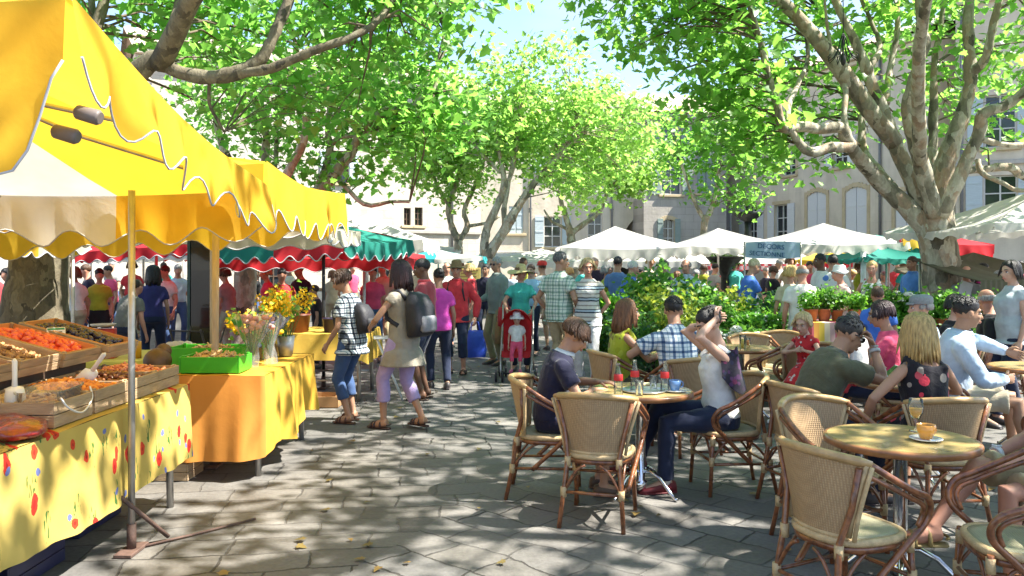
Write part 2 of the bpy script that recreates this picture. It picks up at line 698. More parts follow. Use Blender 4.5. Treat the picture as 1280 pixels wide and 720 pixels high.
# sunlit terrace on the left, its front turned towards the sun
building('sunlit pale limestone house far left behind the awnings, small brown windows above a string course', (-15.5, 33), (-1.6, 41), 10.5, M_PALE,
         [(2.6, 4.4, .55, .95, 0, None, '', 0), (12.0, 3.5, .36, .85, 0, None, '', 0), (12.6, 3.5, .42, .9, 0, None, '', 0),
          (8.6, 5.4, .9, 1.5, 0, M_LSHUT, 'open', 0), (10.6, .2, 1.2, 2.2, 0, None, '', 0), (5.6, .2, 1.5, 2.4, .3, None, '', 0),
          (13.0, 6.4, .8, 1.5, 0, M_LSHUT, 'closed', 0)], band=[3.2], pipe=[14.4])
building('cream house in the middle with pale blue open shutters beside a drainpipe', (-1.6, 41.02), (9.0, 43.1), 9.2, M_CREAM,
         [(3.8, 2.5, .95, 1.6, 0, M_LSHUT, 'open', 1), (6.1, 2.5, .8, 1.8, 0, None, '', 1), (3.8, 6.3, .95, 1.6, 0, M_LSHUT, 'open', 1),
          (1.85, 3.2, .75, 1.4, 0, M_LSHUT, 'closed', 1)], pipe=[2.6, 7.0], band=[2.2], extra_holes=[(7.5, 10.1, 0, 4.3, 1.3)])
hb = building('grey stone house with a wide arch and grey green shutters', (6.75, 41.0), (11.2, 41.8), 9.3, M_ASHLAR,
              [(1.35, 2.4, .6, 1.55, .15, M_GSHUT, 'open', 1), (1.5, 5.2, 1.1, 2.0, 0, M_GSHUT, 'open', 1), (1.5, 7.6, .9, 1.0, 0, M_GSHUT, 'open', 1),
               (3.4, 5.3, 1.0, 1.9, 0, M_GSHUT, 'closed', 1)])
# the long right-hand range that runs up towards the cafe
building('long cream house at the back with closed white shutters in ochre surrounds', (11.0, 47.0), (16.5, 31.5), 10.8, M_CREAM,
         [(2.2, 2.6, 1.0, 2.1, 0, M_WSHUT, 'open', 2), (5.0, 2.6, 1.0, 2.1, 0, M_WSHUT, 'open', 2), (7.4, 2.5, 1.0, 2.1, 0, M_WSHUT, 'open', 2), (9.95, 2.5, 1.3, 2.55, .25, M_WSHUT, 'closed', 2),
          (12.45, 2.5, 1.3, 2.55, .25, M_WSHUT, 'closed', 2), (15.2, 2.5, 1.1, 2.1, 0, M_WSHUT, 'closed', 2),
          (1.4, 8.4, .95, 1.3, 0, M_WSHUT, 'open', 2), (4.6, 8.4, .95, 1.3, 0, None, '', 2), (8.0, 6.0, .95, 1.3, 0, None, '', 2), (11.5, 6.0, .95, 1.3, 0, M_WSHUT, 'open', 2)],
         pipe=[13.9])
# the nearer right house with many-paned windows and pale shutters
building('nearer house at the far right, many paned windows with pale blue shutters', (16.3, 29.4), (24, 24.5), 11.5, M_CREAM,
         [(1.4, 2.8, 1.05, 2.0, 0, M_LSHUT, 'open', 1), (1.4, 5.8, 1.0, 1.9, 0, M_LSHUT, 'open', 1), (5.0, 2.8, 1.05, 2.0, 0, M_LSHUT, 'open', 1), (5.0, 5.8, 1.0, 1.9, 0, M_LSHUT, 'open', 1)],
         pipe=[.2], band=[5.25])
# a further roof behind
building('far house whose clay tiled roof shows above the grey stone house', (8.5, 62), (20, 63), 13.6, M_ASHLAR, [(4, 9, 1, 1.6, 0, None, '', 1)])
# low white wall of the far market hall at the left edge
building('pale house front closing the square behind the left hand stalls', (-24, 26), (-15.0, 32.8), 9, M_PALE,
         [(3, 3.3, 1.0, 1.8, 0, M_LSHUT, 'open', 1), (6.2, 3.3, 1.0, 1.8, 0, M_LSHUT, 'open', 1), (9.2, 3.3, 1.0, 1.8, 0, M_LSHUT, 'closed', 1)])
# ------------------------------------------------------------------ plane trees
def bark_mat(name, cols, s=1.0):
    m = bpy.data.materials.new(name)
    m.use_nodes = True
    nt = m.node_tree
    b = nt.nodes["Principled BSDF"]
    vec = coords(nt, 'Object', (1, 1, .55))
    dist = nd(nt, "ShaderNodeTexNoise", i_Scale=5.0 * s, i_Detail=4)
    nt.links.new(vec, dist.inputs['Vector'])
    add = nd(nt, "ShaderNodeVectorMath", operation='MULTIPLY_ADD')
    add.inputs[1].default_value = (.25, .25, .25)
    nt.links.new(dist.outputs['Color'], add.inputs[0])
    nt.links.new(vec, add.inputs[2])
    vo = nd(nt, "ShaderNodeTexVoronoi", i_Scale=7.5 * s)
    nt.links.new(add.outputs[0], vo.inputs['Vector'])
    n = noise_out(nt, vec, 3.2 * s, 6, .6)
    k = mixrgb(nt, .55, vo.outputs['Color'], n)
    bw = nd(nt, "ShaderNodeRGBToBW")
    nt.links.new(k, bw.inputs[0])
    c = ramp(nt, bw.outputs[0], [(.28, cols[0]), (.40, cols[1]), (.52, cols[2]), (.62, cols[3]), (.74, cols[1])], 'LINEAR')
    n2 = noise_out(nt, vec, 26 * s, 6, .65)
    c = mixrgb(nt, .6, c, ramp(nt, n2, [(.3, (.55, .55, .55)), (.7, (1.2, 1.2, 1.2))]), 'MULTIPLY')
    nt.links.new(c, b.inputs['Base Color'])
    b.inputs['Roughness'].default_value = .88
    bn = nd(nt, "ShaderNodeBump")
    bn.inputs['Strength'].default_value = .9
    bn.inputs['Distance'].default_value = .03
    nt.links.new(mixrgb(nt, .5, n2, bw.outputs[0]), bn.inputs['Height'])
    nt.links.new(bn.outputs[0], b.inputs['Normal'])
    return m


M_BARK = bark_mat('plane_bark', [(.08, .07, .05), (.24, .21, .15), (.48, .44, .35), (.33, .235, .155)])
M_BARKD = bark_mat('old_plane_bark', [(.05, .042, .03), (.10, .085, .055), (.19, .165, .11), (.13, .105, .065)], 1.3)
M_TWIG = pmat('twig_bark', (.12, .09, .06), .85, .3, 6)


def leaf_mat(name, base, trans, tr=.55):
    m = bpy.data.materials.new(name)
    m.use_nodes = True
    nt = m.node_tree
    out = nt.nodes["Material Output"]
    b = nt.nodes["Principled BSDF"]
    geo = nd(nt, "ShaderNodeNewGeometry")
    rnd = geo.outputs['Random Per Island']
    hs = nd(nt, "ShaderNodeHueSaturation")
    c = ramp(nt, rnd, [(0, tuple(x * .65 for x in base)), (.5, base), (1, (base[0] * 1.55, base[1] * 1.25, base[2] * 1.1))])
    t = ramp(nt, rnd, [(0, tuple(x * .7 for x in trans)), (.5, trans), (1, (min(1, trans[0] * 1.4), trans[1] * 1.15, trans[2] * 1.2))])
    nt.links.new(c, b.inputs['Base Color'])
    b.inputs['Roughness'].default_value = .42
    b.inputs['Specular IOR Level'].default_value = .5
    trn = nd(nt, "ShaderNodeBsdfTranslucent")
    nt.links.new(t, trn.inputs['Color'])
    mx = nd(nt, "ShaderNodeMixShader")
    mx.inputs[0].default_value = tr
    nt.links.new(b.outputs[0], mx.inputs[1])
    nt.links.new(trn.outputs[0], mx.inputs[2])
    nt.links.new(mx.outputs[0], out.inputs['Surface'])
    return m


M_LEAF = leaf_mat('plane_leaf', (.085, .21, .035), (.31, .68, .10), .6)
M_LEAF2 = leaf_mat('young_plane_leaf', (.12, .24, .05), (.42, .76, .15), .6)
M_LEAF3 = leaf_mat('shade_plane_leaf', (.075, .20, .035), (.28, .66, .10), .6)

# a plane leaf: five-lobed outline, folded a little along the midrib
_LO = [(0, 0), (.30, -.10), (.30, .12), (.52, .30), (.27, .42), (.25, .62), (0, 1.0), (-.25, .62), (-.27, .42), (-.52, .30), (-.30, .12), (-.30, -.10)]
_LV = np.array([(x, y - .1, .16 * abs(x) - .12 * y * y) for x, y in _LO])
_LF = [(0, 1, 2, 3, 4, 5, 6), (0, 6, 7, 8, 9, 10, 11)]


def rand_rot(n, up=.55, rng=NPR):
    """frames whose normals lean upwards"""
    nr = rng.normal(size=(n, 3))
    nr /= np.linalg.norm(nr, axis=1)[:, None]
    nr[:, 2] = np.abs(nr[:, 2]) * .7 + up
    nr /= np.linalg.norm(nr, axis=1)[:, None]
    y = rng.normal(size=(n, 3))
    y[:, 2] -= .5
    y -= nr * (y * nr).sum(1)[:, None]
    y /= np.linalg.norm(y, axis=1)[:, None]
    x = np.cross(y, nr)
    return np.stack([x, y, nr], axis=2)     # columns


def np_mesh(name, verts, faces_tmpl, nv, n, mat, mats_idx=None):
    """n copies of a template with nv verts already placed in verts (n*nv,3)"""
    me = bpy.data.meshes.new(name)
    loops_t = np.concatenate([np.array(f) for f in faces_tmpl])
    tot_t = np.array([len(f) for f in faces_tmpl])
    loops = (loops_t[None, :] + (np.arange(n) * nv)[:, None]).ravel()
    tot = np.tile(tot_t, n)
    start = np.concatenate([[0], np.cumsum(tot)[:-1]])
    me.vertices.add(n * nv)
    me.vertices.foreach_set('co', verts.astype(np.float32).ravel())
    me.loops.add(len(loops))
    me.loops.foreach_set('vertex_index', loops.astype(np.int32))
    me.polygons.add(len(tot))
    me.polygons.foreach_set('loop_start', start.astype(np.int32))
    me.polygons.foreach_set('loop_total', tot.astype(np.int32))
    me.materials.append(mat)
    me.update(calc_edges=True)
    return me


def leaves_mesh(name, centres, per, rad, size, mat, rng=NPR, up=.5, flat=.75):
    C = np.repeat(np.array(centres, float), per, axis=0)
    n = len(C)
    off = rng.normal(size=(n, 3)) * rad * .5
    off[:, 2] *= flat
    pos = C + off
    M = rand_rot(n, up, rng)
    sz = size * rng.uniform(.6, 1.25, size=n)
    vs = np.einsum('nij,kj->nki', M, _LV) * sz[:, None, None] + pos[:, None, :]
    return np_mesh(name, vs.reshape(-1, 3), _LF, len(_LV), n, mat)


def limb_mb(mb, pts, radii, rng, seg=10, sub=4, knob=.12):
    P = smooth_path([(*p, r) for p, r in zip(pts, radii)], sub)
    pp = [V(q[:3]) for q in P]
    sp = sum((b - a).length for a, b in zip(pp, pp[1:])) / max(1, len(pp) - 1)
    rr = [max(.008, q[3] * (1 + rng.uniform(-knob, knob) * min(1, .6 * sp / max(.01, q[3])))) for q in P]
    k = .09 * min(1, sp / max(rr))
    pp = [p + V((rng.uniform(-1, 1), rng.uniform(-1, 1), rng.uniform(-1, 1))) * r * k if 0 < i < len(pp) - 1 else p for i, (p, r) in enumerate(zip(pp, rr))]
    mb.tube(pp, rr, seg)
    return pp, rr


def plane_tree(label, base, limbs, crowns, leaf=M_LEAF, bark=M_BARK, per=34, crad=.62, lsize=.17, seed=1, cull=None, up=.5, twig=.012, dens=.46):
    """limbs: list of (points, radii), the first one being the trunk; crowns: (centre, radii, clusters)"""
    rng = random.Random(seed)
    nrng = np.random.default_rng(seed)
    base = V(base)
    root = thing('plane_tree', label, 'tree', base, 0, 'plane trees of the square')
    nodes = []
    for i, (pts, radii) in enumerate(limbs):
        mb = MB()
        pts = [V(p) - base for p in pts]
        pp, rr = limb_mb(mb, pts, radii, rng, 14 if i == 0 else 9)
        if i == 0:
            tr = mb.build('trunk', bark, root)
        else:
            mb.build('limb', bark, root)
            nodes += list(zip(pp[2:], rr[2:]))
    if not nodes:
        nodes = list(zip(pp, rr))
    cents = []
    for (c, r, n) in crowns:
        n = max(3, int(n * dens))
        c, r = V(c), V(r)
        k = 0
        tries = 0
        while k < n and tries < n * 30:
            tries += 1
            d = V((rng.gauss(0, 1), rng.gauss(0, 1), rng.gauss(0, 1))).normalized() * (rng.random() ** .42)
            p = V((c.x + d.x * r.x, c.y + d.y * r.y, c.z + d.z * r.z))
            if cull and not cull(p):
                continue
            cents.append(p - base)
            k += 1
    N = np.array([tuple(q[0]) for q in nodes])
    tw = MB()
    for p in cents:
        d2 = ((N - np.array(p)) ** 2).sum(1) + (N[:, 2] > p.z) * 1.0
        j = int(d2.argmin())
        a = V(N[j])
        dist = (p - a).length
        if dist < .15:
            continue
        r0 = min(nodes[j][1] * .6, twig + .007 * dist)
        m1 = a.lerp(p, .4) + V((rng.uniform(-.12, .12), rng.uniform(-.12, .12), .12 * dist + rng.uniform(-.1, .1) * dist))
        m2 = a.lerp(p, .75) + V((rng.uniform(-.08, .08), rng.uniform(-.08, .08), .08 * dist))
        tw.tube([a, m1, m2, p], [r0, r0 * .75, r0 * .5, .004], 5, caps=False)
        if dist > .8:
            for q in range(2):
                e = p + V((rng.uniform(-.5, .5), rng.uniform(-.5, .5), rng.uniform(-.3, .4)))
                tw.tube([m2, (m2 + e) / 2 + V((0, 0, .05)), e], [r0 * .4, r0 * .3, .003], 4, caps=False)
    t = tw.build('branches', M_TWIG if leaf is not M_LEAF2 else bark, root, fix=False)
    link('crown', leaves_mesh('crown', cents, per, crad, lsize, leaf, nrng, up), root)
    return root


def PX(lst, d):
    """limb points as (px, py, extra depth)"""
    return [W(p[0], p[1], d + (p[2] if len(p) > 2 else 0)) for p in lst]


# --- the big right-hand tree
RS = .68
D = 13.0
k = D / 1000
base = V((7.05, D, 0))
trunk = [(7.05, D, -.1), (7.03, D, .35), (7.0, D, 1.1), W(1176, 330, D), W(1170, 292, D), W(1166, 262, D)]
tr = [.50, .40, .32, .285, .29, .31]


def rp(*px):
    return [p * k * RS for p in px]


RL = [(trunk, tr),
      (PX([(1162, 290), (1132, 256), (1100, 228), (1076, 200, -.3), (1058, 174, -.6), (1052, 160, -.7), (1024, 161, -.9), (1000, 158, -1.1), (979, 160, -1.3), (971, 130, -1.4), (962, 100, -1.4), (950, 50, -1.5), (932, -10, -1.6)], D), rp(19, 17, 15, 13, 11, 10, 9, 9, 8, 7, 6, 5, 4)),
      (PX([(1064, 184, -.6), (1040, 184, -.8), (1012, 190, -1), (990, 165, -1.2), (985, 135, -1.0), (1000, 100, -.6), (1010, 70), (1004, 20)], D), rp(9, 9, 8, 6, 5, 4, 4, 3)),
      (PX([(1058, 170, -.6), (1055, 140, -.5), (1057, 112, -.3), (1046, 90), (1035, 40), (1030, -10)], D), rp(7, 5, 5, 4, 3, 2)),
      (PX([(1160, 285, .2), (1122, 244, .5), (1096, 212, .8), (1078, 186, 1.2), (1077, 150, 1.4), (1066, 110, 1.6), (1045, 60, 1.9), (1020, 10, 2.2)], D), rp(14, 12, 10, 9, 7, 6, 4, 3)),
      (PX([(1164, 275), (1138, 220), (1116, 172), (1102, 135), (1088, 100), (1083, 86), (1068, 50), (1046, 5), (1035, -40)], D), rp(18, 16, 14, 12, 10, 11, 8, 7, 5)),
      (PX([(1085, 86), (1100, 60, .3), (1088, 25, .5), (1070, -15, .6)], D), rp(7, 5, 4, 3)),
      (PX([(1108, 130), (1112, 90, .4), (1122, 35, .6), (1120, -20, .8)], D), rp(6, 6, 5, 4)),
      (PX([(1168, 270, -.2), (1155, 215, -.4), (1142, 173, -.5), (1134, 140, -.5), (1139, 107, -.6), (1150, 75, -.6), (1157, 55, -.6), (1150, 25, -.5), (1146, -30, -.5)], D), rp(16, 15, 12, 10, 9, 8, 8, 7, 5)),
      (PX([(1166, 235, .3), (1166, 180, .5), (1167, 127, .6), (1168, 80, .7), (1178, 18, .8), (1180, -30, .8)], D), rp(10, 9, 8, 6, 5, 4)),
      (PX([(1172, 268), (1182, 205), (1198, 158), (1212, 112), (1213, 80), (1210, 34), (1214, -20)], D), rp(18, 17, 14, 12, 11, 9, 7)),
      (PX([(1213, 90), (1230, 76, -.2), (1240, 40, -.3), (1252, -15, -.4)], D), rp(10, 8, 7, 6)),
      (PX([(1176, 270, -.3), (1200, 218, -.5), (1224, 165, -.6), (1228, 143, -.7), (1258, 131, -.8), (1285, 110, -.9), (1320, 70, -1.0)], D), rp(13, 12, 11, 10, 9, 8, 6)),
      (PX([(1222, 172, -.6), (1250, 180, -.6), (1285, 180, -.5), (1330, 160, -.4)], D), rp(6, 5, 5, 4)),
      (PX([(1200, 215, .2), (1228, 212, .3), (1262, 209, .4), (1282, 222, .5), (1310, 215, .6)], D), rp(7, 7, 8, 7, 5)),
      (PX([(1222, 200, -.3), (1228, 217, -.4), (1252, 228, -.5), (1272, 238, -.6), (1300, 236, -.8)], D), rp(5, 5, 4, 4, 3)),
      ([W(1150, 210, D - .4), V((5.6, 11.0, 4.6)), V((5.0, 9.2, 5.9)), V((4.2, 7.6, 6.8)), V((3.4, 6.2, 7.4))], [.10, .085, .07, .06, .03]),
      ([W(1120, 180, D), V((4.4, 12.6, 5.6)), V((2.6, 12.0, 6.6)), V((1.2, 11.5, 7.4))], [.14, .11, .08, .05])]


def cullR(p):
    if p.y < 2:
        return False
    px, py = 640 + p.x / p.y * 1000, 330 - (p.z - EYE) / p.y * 1000
    # the open bit of sky is where no limb reaches; the low middle has been pruned
    if 945 < px < 1275 and py > -30 and p.y < 13.4 and random.random() < .93:
        return False
    return not (1035 < px < 1200 and py > 195) and not (px > 1120 and py > 175 and random.random() < .85) and not (px < 1035 and py > 235) and not (px < 960 and py > 150 and p.y < 11)


plane_tree('big mottled plane tree with many upright limbs beside the cafe terrace on the right', base, RL,
           [((6.6, 14.6, 5.6), (3.2, 2.2, 2.6), 175), ((4.4, 13.0, 5.6), (2.2, 2.2, 1.9), 95), ((3.55, 11.6, 3.95), (.75, 1.1, .75), 26), ((4.3, 12.6, 3.65), (.8, .8, .4), 14),
            ((2.3, 11.8, 5.6), (1.3, 1.6, 1.1), 60), ((1.6, 13, 6.0), (1.0, 1.2, .7), 22), ((8.8, 12.5, 5.0), (2.2, 2.2, 2.0), 80),
            ((4.8, 8.0, 7.0), (3.2, 3.0, 1.1), 110), ((7.4, 7.6, 7.2), (3.0, 3.2, 1.2), 110), ((2.0, 10.4, 7.4), (3.0, 2.4, .9), 60), ((6.5, 14, 8.6), (4.2, 4.0, 1.4), 130)],
           leaf=M_LEAF, seed=3, cull=cullR, per=36, lsize=.165)

# --- a neighbour outside the frame on the right, whose crown shades the terrace
plane_tree('plane tree just outside the terrace whose crown shades the cafe tables', (9.2, 2.6, 0),
           [([V((9.2, 2.6, -.1)), V((9.2, 2.6, 1.4)), V((9.1, 2.7, 3.2))], [.48, .36, .32]),
            ([V((9.1, 2.7, 3.0)), V((8.0, 3.4, 5.0)), V((6.2, 4.0, 6.4)), V((4.6, 4.2, 7.4))], [.22, .18, .12, .06]),
            ([V((9.1, 2.7, 3.0)), V((8.6, 1.6, 5.0)), V((7.2, .4, 6.6)), V((6.0, -.6, 7.6))], [.22, .18, .12, .06]),
            ([V((9.1, 2.7, 3.0)), V((10, 3.6, 5.2)), V((10.4, 5.0, 7.0))], [.22, .16, .08])],
           [((6.0, 3.6, 7.4), (3.4, 2.8, 1.2), 140), ((8.8, 2.0, 7.4), (3.2, 3.4, 1.5), 110), ((4.0, 1.6, 7.8), (2.6, 2.6, .9), 60)], leaf=M_LEAF, seed=9, per=30)

# --- the old tree behind the spice stall on the left
D = 9.6
k = D / 1000
LT = [([V((-5.7, D, -.1)), V((-5.68, D, .5)), W(44, 400, D), W(50, 330, D), W(58, 270, D), W(75, 190, D)], [.5, .42, .37, .325, .33, .36]),
      (PX([(75, 215), (125, 130), (170, 92, -.2), (196, 74, -.2), (222, 90, -.2), (262, 97, -.2), (300, 90, -.2), (326, 74, -.2), (340, 50, -.2), (352, 22, -.1), (366, -12), (380, -60)], D), rp(30, 24, 19, 17, 13, 13, 14, 12, 10, 10, 9, 7)),
      (PX([(296, 91, -.2), (330, 88, -.3), (362, 76, -.3), (400, 60, -.3), (440, 46, -.2), (470, 28, 0), (490, 0, .2), (505, -40, .4)], D), rp(9, 9, 8, 8, 7, 7, 6, 4)),
      (PX([(196, 72, -.2), (212, 40), (222, 0, .2), (228, -50, .3)], D), rp(7, 7, 5, 4)),
      (PX([(70, 200), (100, 90, .4), (128, 10, .6), (140, -60, .8)], D), rp(16, 13, 10, 8)),
      (PX([(125, 130), (118, 40, .5), (112, -30, 1)], D), rp(10, 8, 6)),
      (PX([(68, 200), (20, 90, .3), (-60, -10, .6), (-150, -80, 1)], D), rp(18, 16, 12, 8)),
      (PX([(262, 98, -.2), (262, 130, 0), (272, 150, .1), (280, 165, .2)], D), rp(4, 3, 3, 2)),
      ([W(200, 80, D - .2), V((-2.9, 8.0, 4.9)), V((-1.8, 6.4, 5.6)), V((-1.0, 5.0, 6.2))], [.12, .1, .08, .05])]
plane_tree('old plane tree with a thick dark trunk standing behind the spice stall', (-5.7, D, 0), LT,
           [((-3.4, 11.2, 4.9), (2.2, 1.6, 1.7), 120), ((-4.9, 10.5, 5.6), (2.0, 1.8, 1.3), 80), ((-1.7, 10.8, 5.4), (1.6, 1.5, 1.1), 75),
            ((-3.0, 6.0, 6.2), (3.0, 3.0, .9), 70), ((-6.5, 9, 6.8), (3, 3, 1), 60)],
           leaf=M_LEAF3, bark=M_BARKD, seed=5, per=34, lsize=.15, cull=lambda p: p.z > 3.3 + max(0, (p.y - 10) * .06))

# --- the third tree, behind the flower stall
D = 15.5
k = D / 1000
MT = [([V((-5.2, D, -.1)), V((-5.2, D, .6)), W(306, 360, D), W(312, 300, D), W(330, 262, D), W(350, 250, D)], [.34, .27, .215, .21, .22, .22]),
      (PX([(345, 258), (390, 245), (412, 226), (428, 205), (441, 188), (450, 168), (466, 152), (483, 139), (500, 138), (517, 134), (530, 122), (541, 116), (546, 98), (549, 70), (556, 40)], D), rp(12, 11, 11, 10, 9, 9, 9, 9, 8, 7, 7, 6, 4, 3, 2)),
      (PX([(452, 166), (470, 165, .3), (495, 160, .6), (515, 148, .9), (560, 140, 1.4)], D), rp(5, 5, 4, 3, 2)),
      (PX([(517, 134), (530, 105, .2), (545, 82, .3), (560, 60, .4)], D), rp(4, 3, 2, 2)),
      (PX([(392, 245), (404, 218, .2), (413, 184, .3), (409, 162, .3), (412, 130, .4), (405, 80, .5), (408, 40, .6)], D), rp(8, 7, 7, 5, 5, 4, 3)),
      (PX([(412, 150, .3), (440, 120, .4), (465, 92, .5), (480, 75, .6)], D), rp(4, 3, 3, 2)),
      (PX([(414, 182, .3), (425, 172, .2), (448, 170, .1)], D), rp(5, 4, 3)),
      (PX([(340, 256), (366, 205, -.3), (378, 180, -.5), (383, 158, -.5), (381, 128, -.5), (370, 106, -.5), (372, 60, -.4)], D), rp(9, 8, 8, 7, 6, 5, 3)),
      (PX([(335, 258), (332, 200, .4), (333, 165, .6), (322, 136, .6), (308, 104, .7), (300, 60, .8)], D), rp(9, 8, 7, 6, 5, 3)),
      (PX([(335, 258), (345, 200, .9), (346, 150, 1.1), (350, 110, 1.2), (352, 60, 1.3)], D), rp(6, 5, 4, 4, 3)),
      (PX([(325, 262), (290, 210, .5), (272, 160, .8), (262, 100, 1)], D), rp(10, 8, 6, 4)),
      (PX([(420, 220), (455, 255, -.3), (490, 252, -.3), (512, 252, -.3)], D), rp(5, 4, 3, 3))]
plane_tree('plane tree with several bent limbs growing behind the flower stall', (-5.2, D, 0), MT,
           [((-3.6, 16.2, 4.9), (2.6, 1.8, 1.5), 130), ((-2.2, 15.8, 5.2), (1.7, 1.6, 1.4), 90), ((-5.6, 16.4, 5.2), (1.7, 1.6, 1.6), 60), ((-1.4, 15.2, 4.6), (1.0, 1.0, .8), 30),
            ((-3.4, 15.8, 3.5), (1.6, 1.2, .5), 18), ((-2.8, 15.5, 7.0), (2.6, 2.2, 1.2), 90)],
           leaf=M_LEAF3, seed=6, per=34, lsize=.165, crad=.66)

# --- trees in the sun in the middle of the square
RS = .9
D = 25.0
k = D / 1000
T4 = [([W(598, 392, D), W(602, 345, D), W(611, 318, D), W(629, 291, D), W(639, 273, D)], rp(11, 9, 8, 7, 7)),
      (PX([(636, 278), (651, 253), (664, 234), (678, 218), (690, 204), (706, 180), (720, 140)], D), rp(7, 6, 5, 5, 4, 3, 2)),
      (PX([(604, 335), (605, 308), (608, 288), (620, 260), (628, 242), (630, 222), (626, 200), (618, 160)], D), rp(6, 6, 6, 5, 5, 4, 3, 2)),
      (PX([(629, 240), (640, 215), (645, 190), (650, 150)], D), rp(4, 3, 3, 2)),
      (PX([(632, 288), (630, 262), (634, 240), (640, 200)], D), rp(5, 4, 3, 2)),
      (PX([(626, 215), (600, 190), (585, 160)], D), rp(3, 3, 2))]
plane_tree('sunlit plane tree with a leaning pale trunk near the middle of the square', V((W(598, 392, D).x, D, 0)), T4,
           [((.9, 25.5, 6.4), (2.6, 2.2, 2.4), 120), ((-1.0, 25.5, 6.1), (2.2, 2, 2.0), 90), ((2.8, 25.4, 5.6), (1.7, 1.8, 1.6), 60), ((1.9, 25, 4.2), (1.4, 1.4, .8), 26)],
           leaf=M_LEAF2, seed=11, per=60, lsize=.175, crad=.72, cull=lambda p: p.z > 3.0)
D = 27.0
k = D / 1000
T5 = [([W(573, 390, D), W(573, 340, D), W(573, 312, D), W(573, 300, D)], rp(8, 7, 6, 6)),
      (PX([(573, 303), (563, 277), (561, 255), (572, 225), (580, 190)], D), rp(5, 4, 4, 3, 2)),
      (PX([(573, 303), (584, 283), (580, 264), (590, 240), (600, 215)], D), rp(4, 4, 3, 3, 2)),
      (PX([(584, 283), (610, 278), (625, 270)], D), rp(3, 2, 2)),
      (PX([(562, 258), (550, 240), (540, 215)], D), rp(3, 2, 2))]
plane_tree('small forked plane tree rising behind the teal awning', V((W(573, 390, D).x, D, 0)), T5,
           [((-2.0, 27, 4.9), (1.9, 1.7, 1.3), 70), ((-3.2, 27, 5.6), (1.8, 1.6, 1.4), 50), ((-.9, 27, 6.3), (2.2, 1.8, 1.6), 60)], leaf=M_LEAF2, seed=12, per=54, lsize=.175, crad=.7,
           cull=lambda p: p.z > 3.3)
D = 32.0
k = D / 1000
T6 = [([W(715, 382, D), W(716, 330, D), W(714, 300, D), W(712, 286, D)], rp(8, 7, 6, 6)),
      (PX([(713, 290), (707, 270), (700, 245), (702, 210)], D), rp(5, 4, 3, 2)),
      (PX([(715, 292), (728, 281), (742, 272), (753, 258), (760, 235)], D), rp(4, 4, 3, 3, 2)),
      (PX([(712, 288), (700, 282), (689, 276), (680, 262)], D), rp(3, 2, 2, 1))]
plane_tree('small sunlit plane tree behind the white parasols, spreading bright green crown', V((W(715, 382, D).x, D, 0)), T6,
           [((2.4, 32, 6.1), (2.2, 2, 1.9), 80), ((4.2, 32, 6.2), (1.7, 1.8, 1.9), 60), ((1.4, 32, 7.8), (2.2, 2, 1.4), 60), ((3.6, 32, 7.9), (1.6, 1.6, 1.1), 40), ((5.0, 31.5, 4.9), (.9, 1, .9), 22)],
           leaf=M_LEAF2, seed=13, per=60, lsize=.185, crad=.72, cull=lambda p: p.z > 3.3)
D = 29.0
k = D / 1000
T7 = [([W(881, 388, D), W(881, 330, D), W(880, 285, D), W(883, 270, D)], rp(6, 5, 5, 5)),
      (PX([(882, 275), (891, 257), (897, 230), (900, 200), (905, 160)], D), rp(4, 4, 3, 2, 2)),
      (PX([(881, 275), (872, 260), (862, 235), (850, 200)], D), rp(3, 3, 2, 2))]
plane_tree('slim young plane tree in front of the grey stone house', V((W(881, 388, D).x, D, 0)), T7,
           [((6.8, 29, 5.2), (1.4, 1.4, 1.4), 34), ((7.4, 29, 6.6), (1.6, 1.4, 1.4), 40), ((6.1, 29, 6.4), (1.2, 1.2, .9), 16), ((8.7, 29, 5.6), (1.2, 1.2, 1.4), 26), ((7.7, 28.6, 3.9), (1.0, .9, .5), 10)],
           leaf=M_LEAF, seed=14, per=50, lsize=.18, crad=.65)
# ------------------------------------------------------------------ people
SKIN = {'fair': (.52, .31, .22), 'tan': (.40, .215, .135), 'red': (.50, .25, .17), 'brown': (.14, .07, .042), 'olive': (.36, .20, .125)}
PENDING = []          # (object, voxel, smooth, displace, joins)


def skin_mat(kind):
    return pmat('skin_' + kind, SKIN[kind], .5, .09, 14, bump=.08, bscale=90, spec=.4)


def cloth(name, c, **kw):
    kw.setdefault('rough', .85)
    kw.setdefault('var', .13)
    kw.setdefault('scale', 11)
    kw.setdefault('bump', .55)
    kw.setdefault('bscale', 6.5)
    kw.setdefault('bdist', 1.6)
    return pmat(name, c, sheen=.15, spec=.25, **kw)


def stripes_fn(cols, period, axis=2, hard=True):
    def fn(nt, vec, f):
        sp = nd(nt, "ShaderNodeSeparateXYZ")
        nt.links.new(coords(nt, 'Object'), sp.inputs[0])
        z = mathn(nt, 'ADD', sp.outputs[axis], mathn(nt, 'MULTIPLY', f, .02))
        t = mathn(nt, 'FRACT', mathn(nt, 'DIVIDE', z, period))
        n = len(cols)
        tot = sum(c[0] for c in cols)
        st, p = [], 0
        for wgt, c in cols:
            st.append((p, c))
            p += wgt / tot
        return ramp(nt, t, st, 'CONSTANT')
    return fn


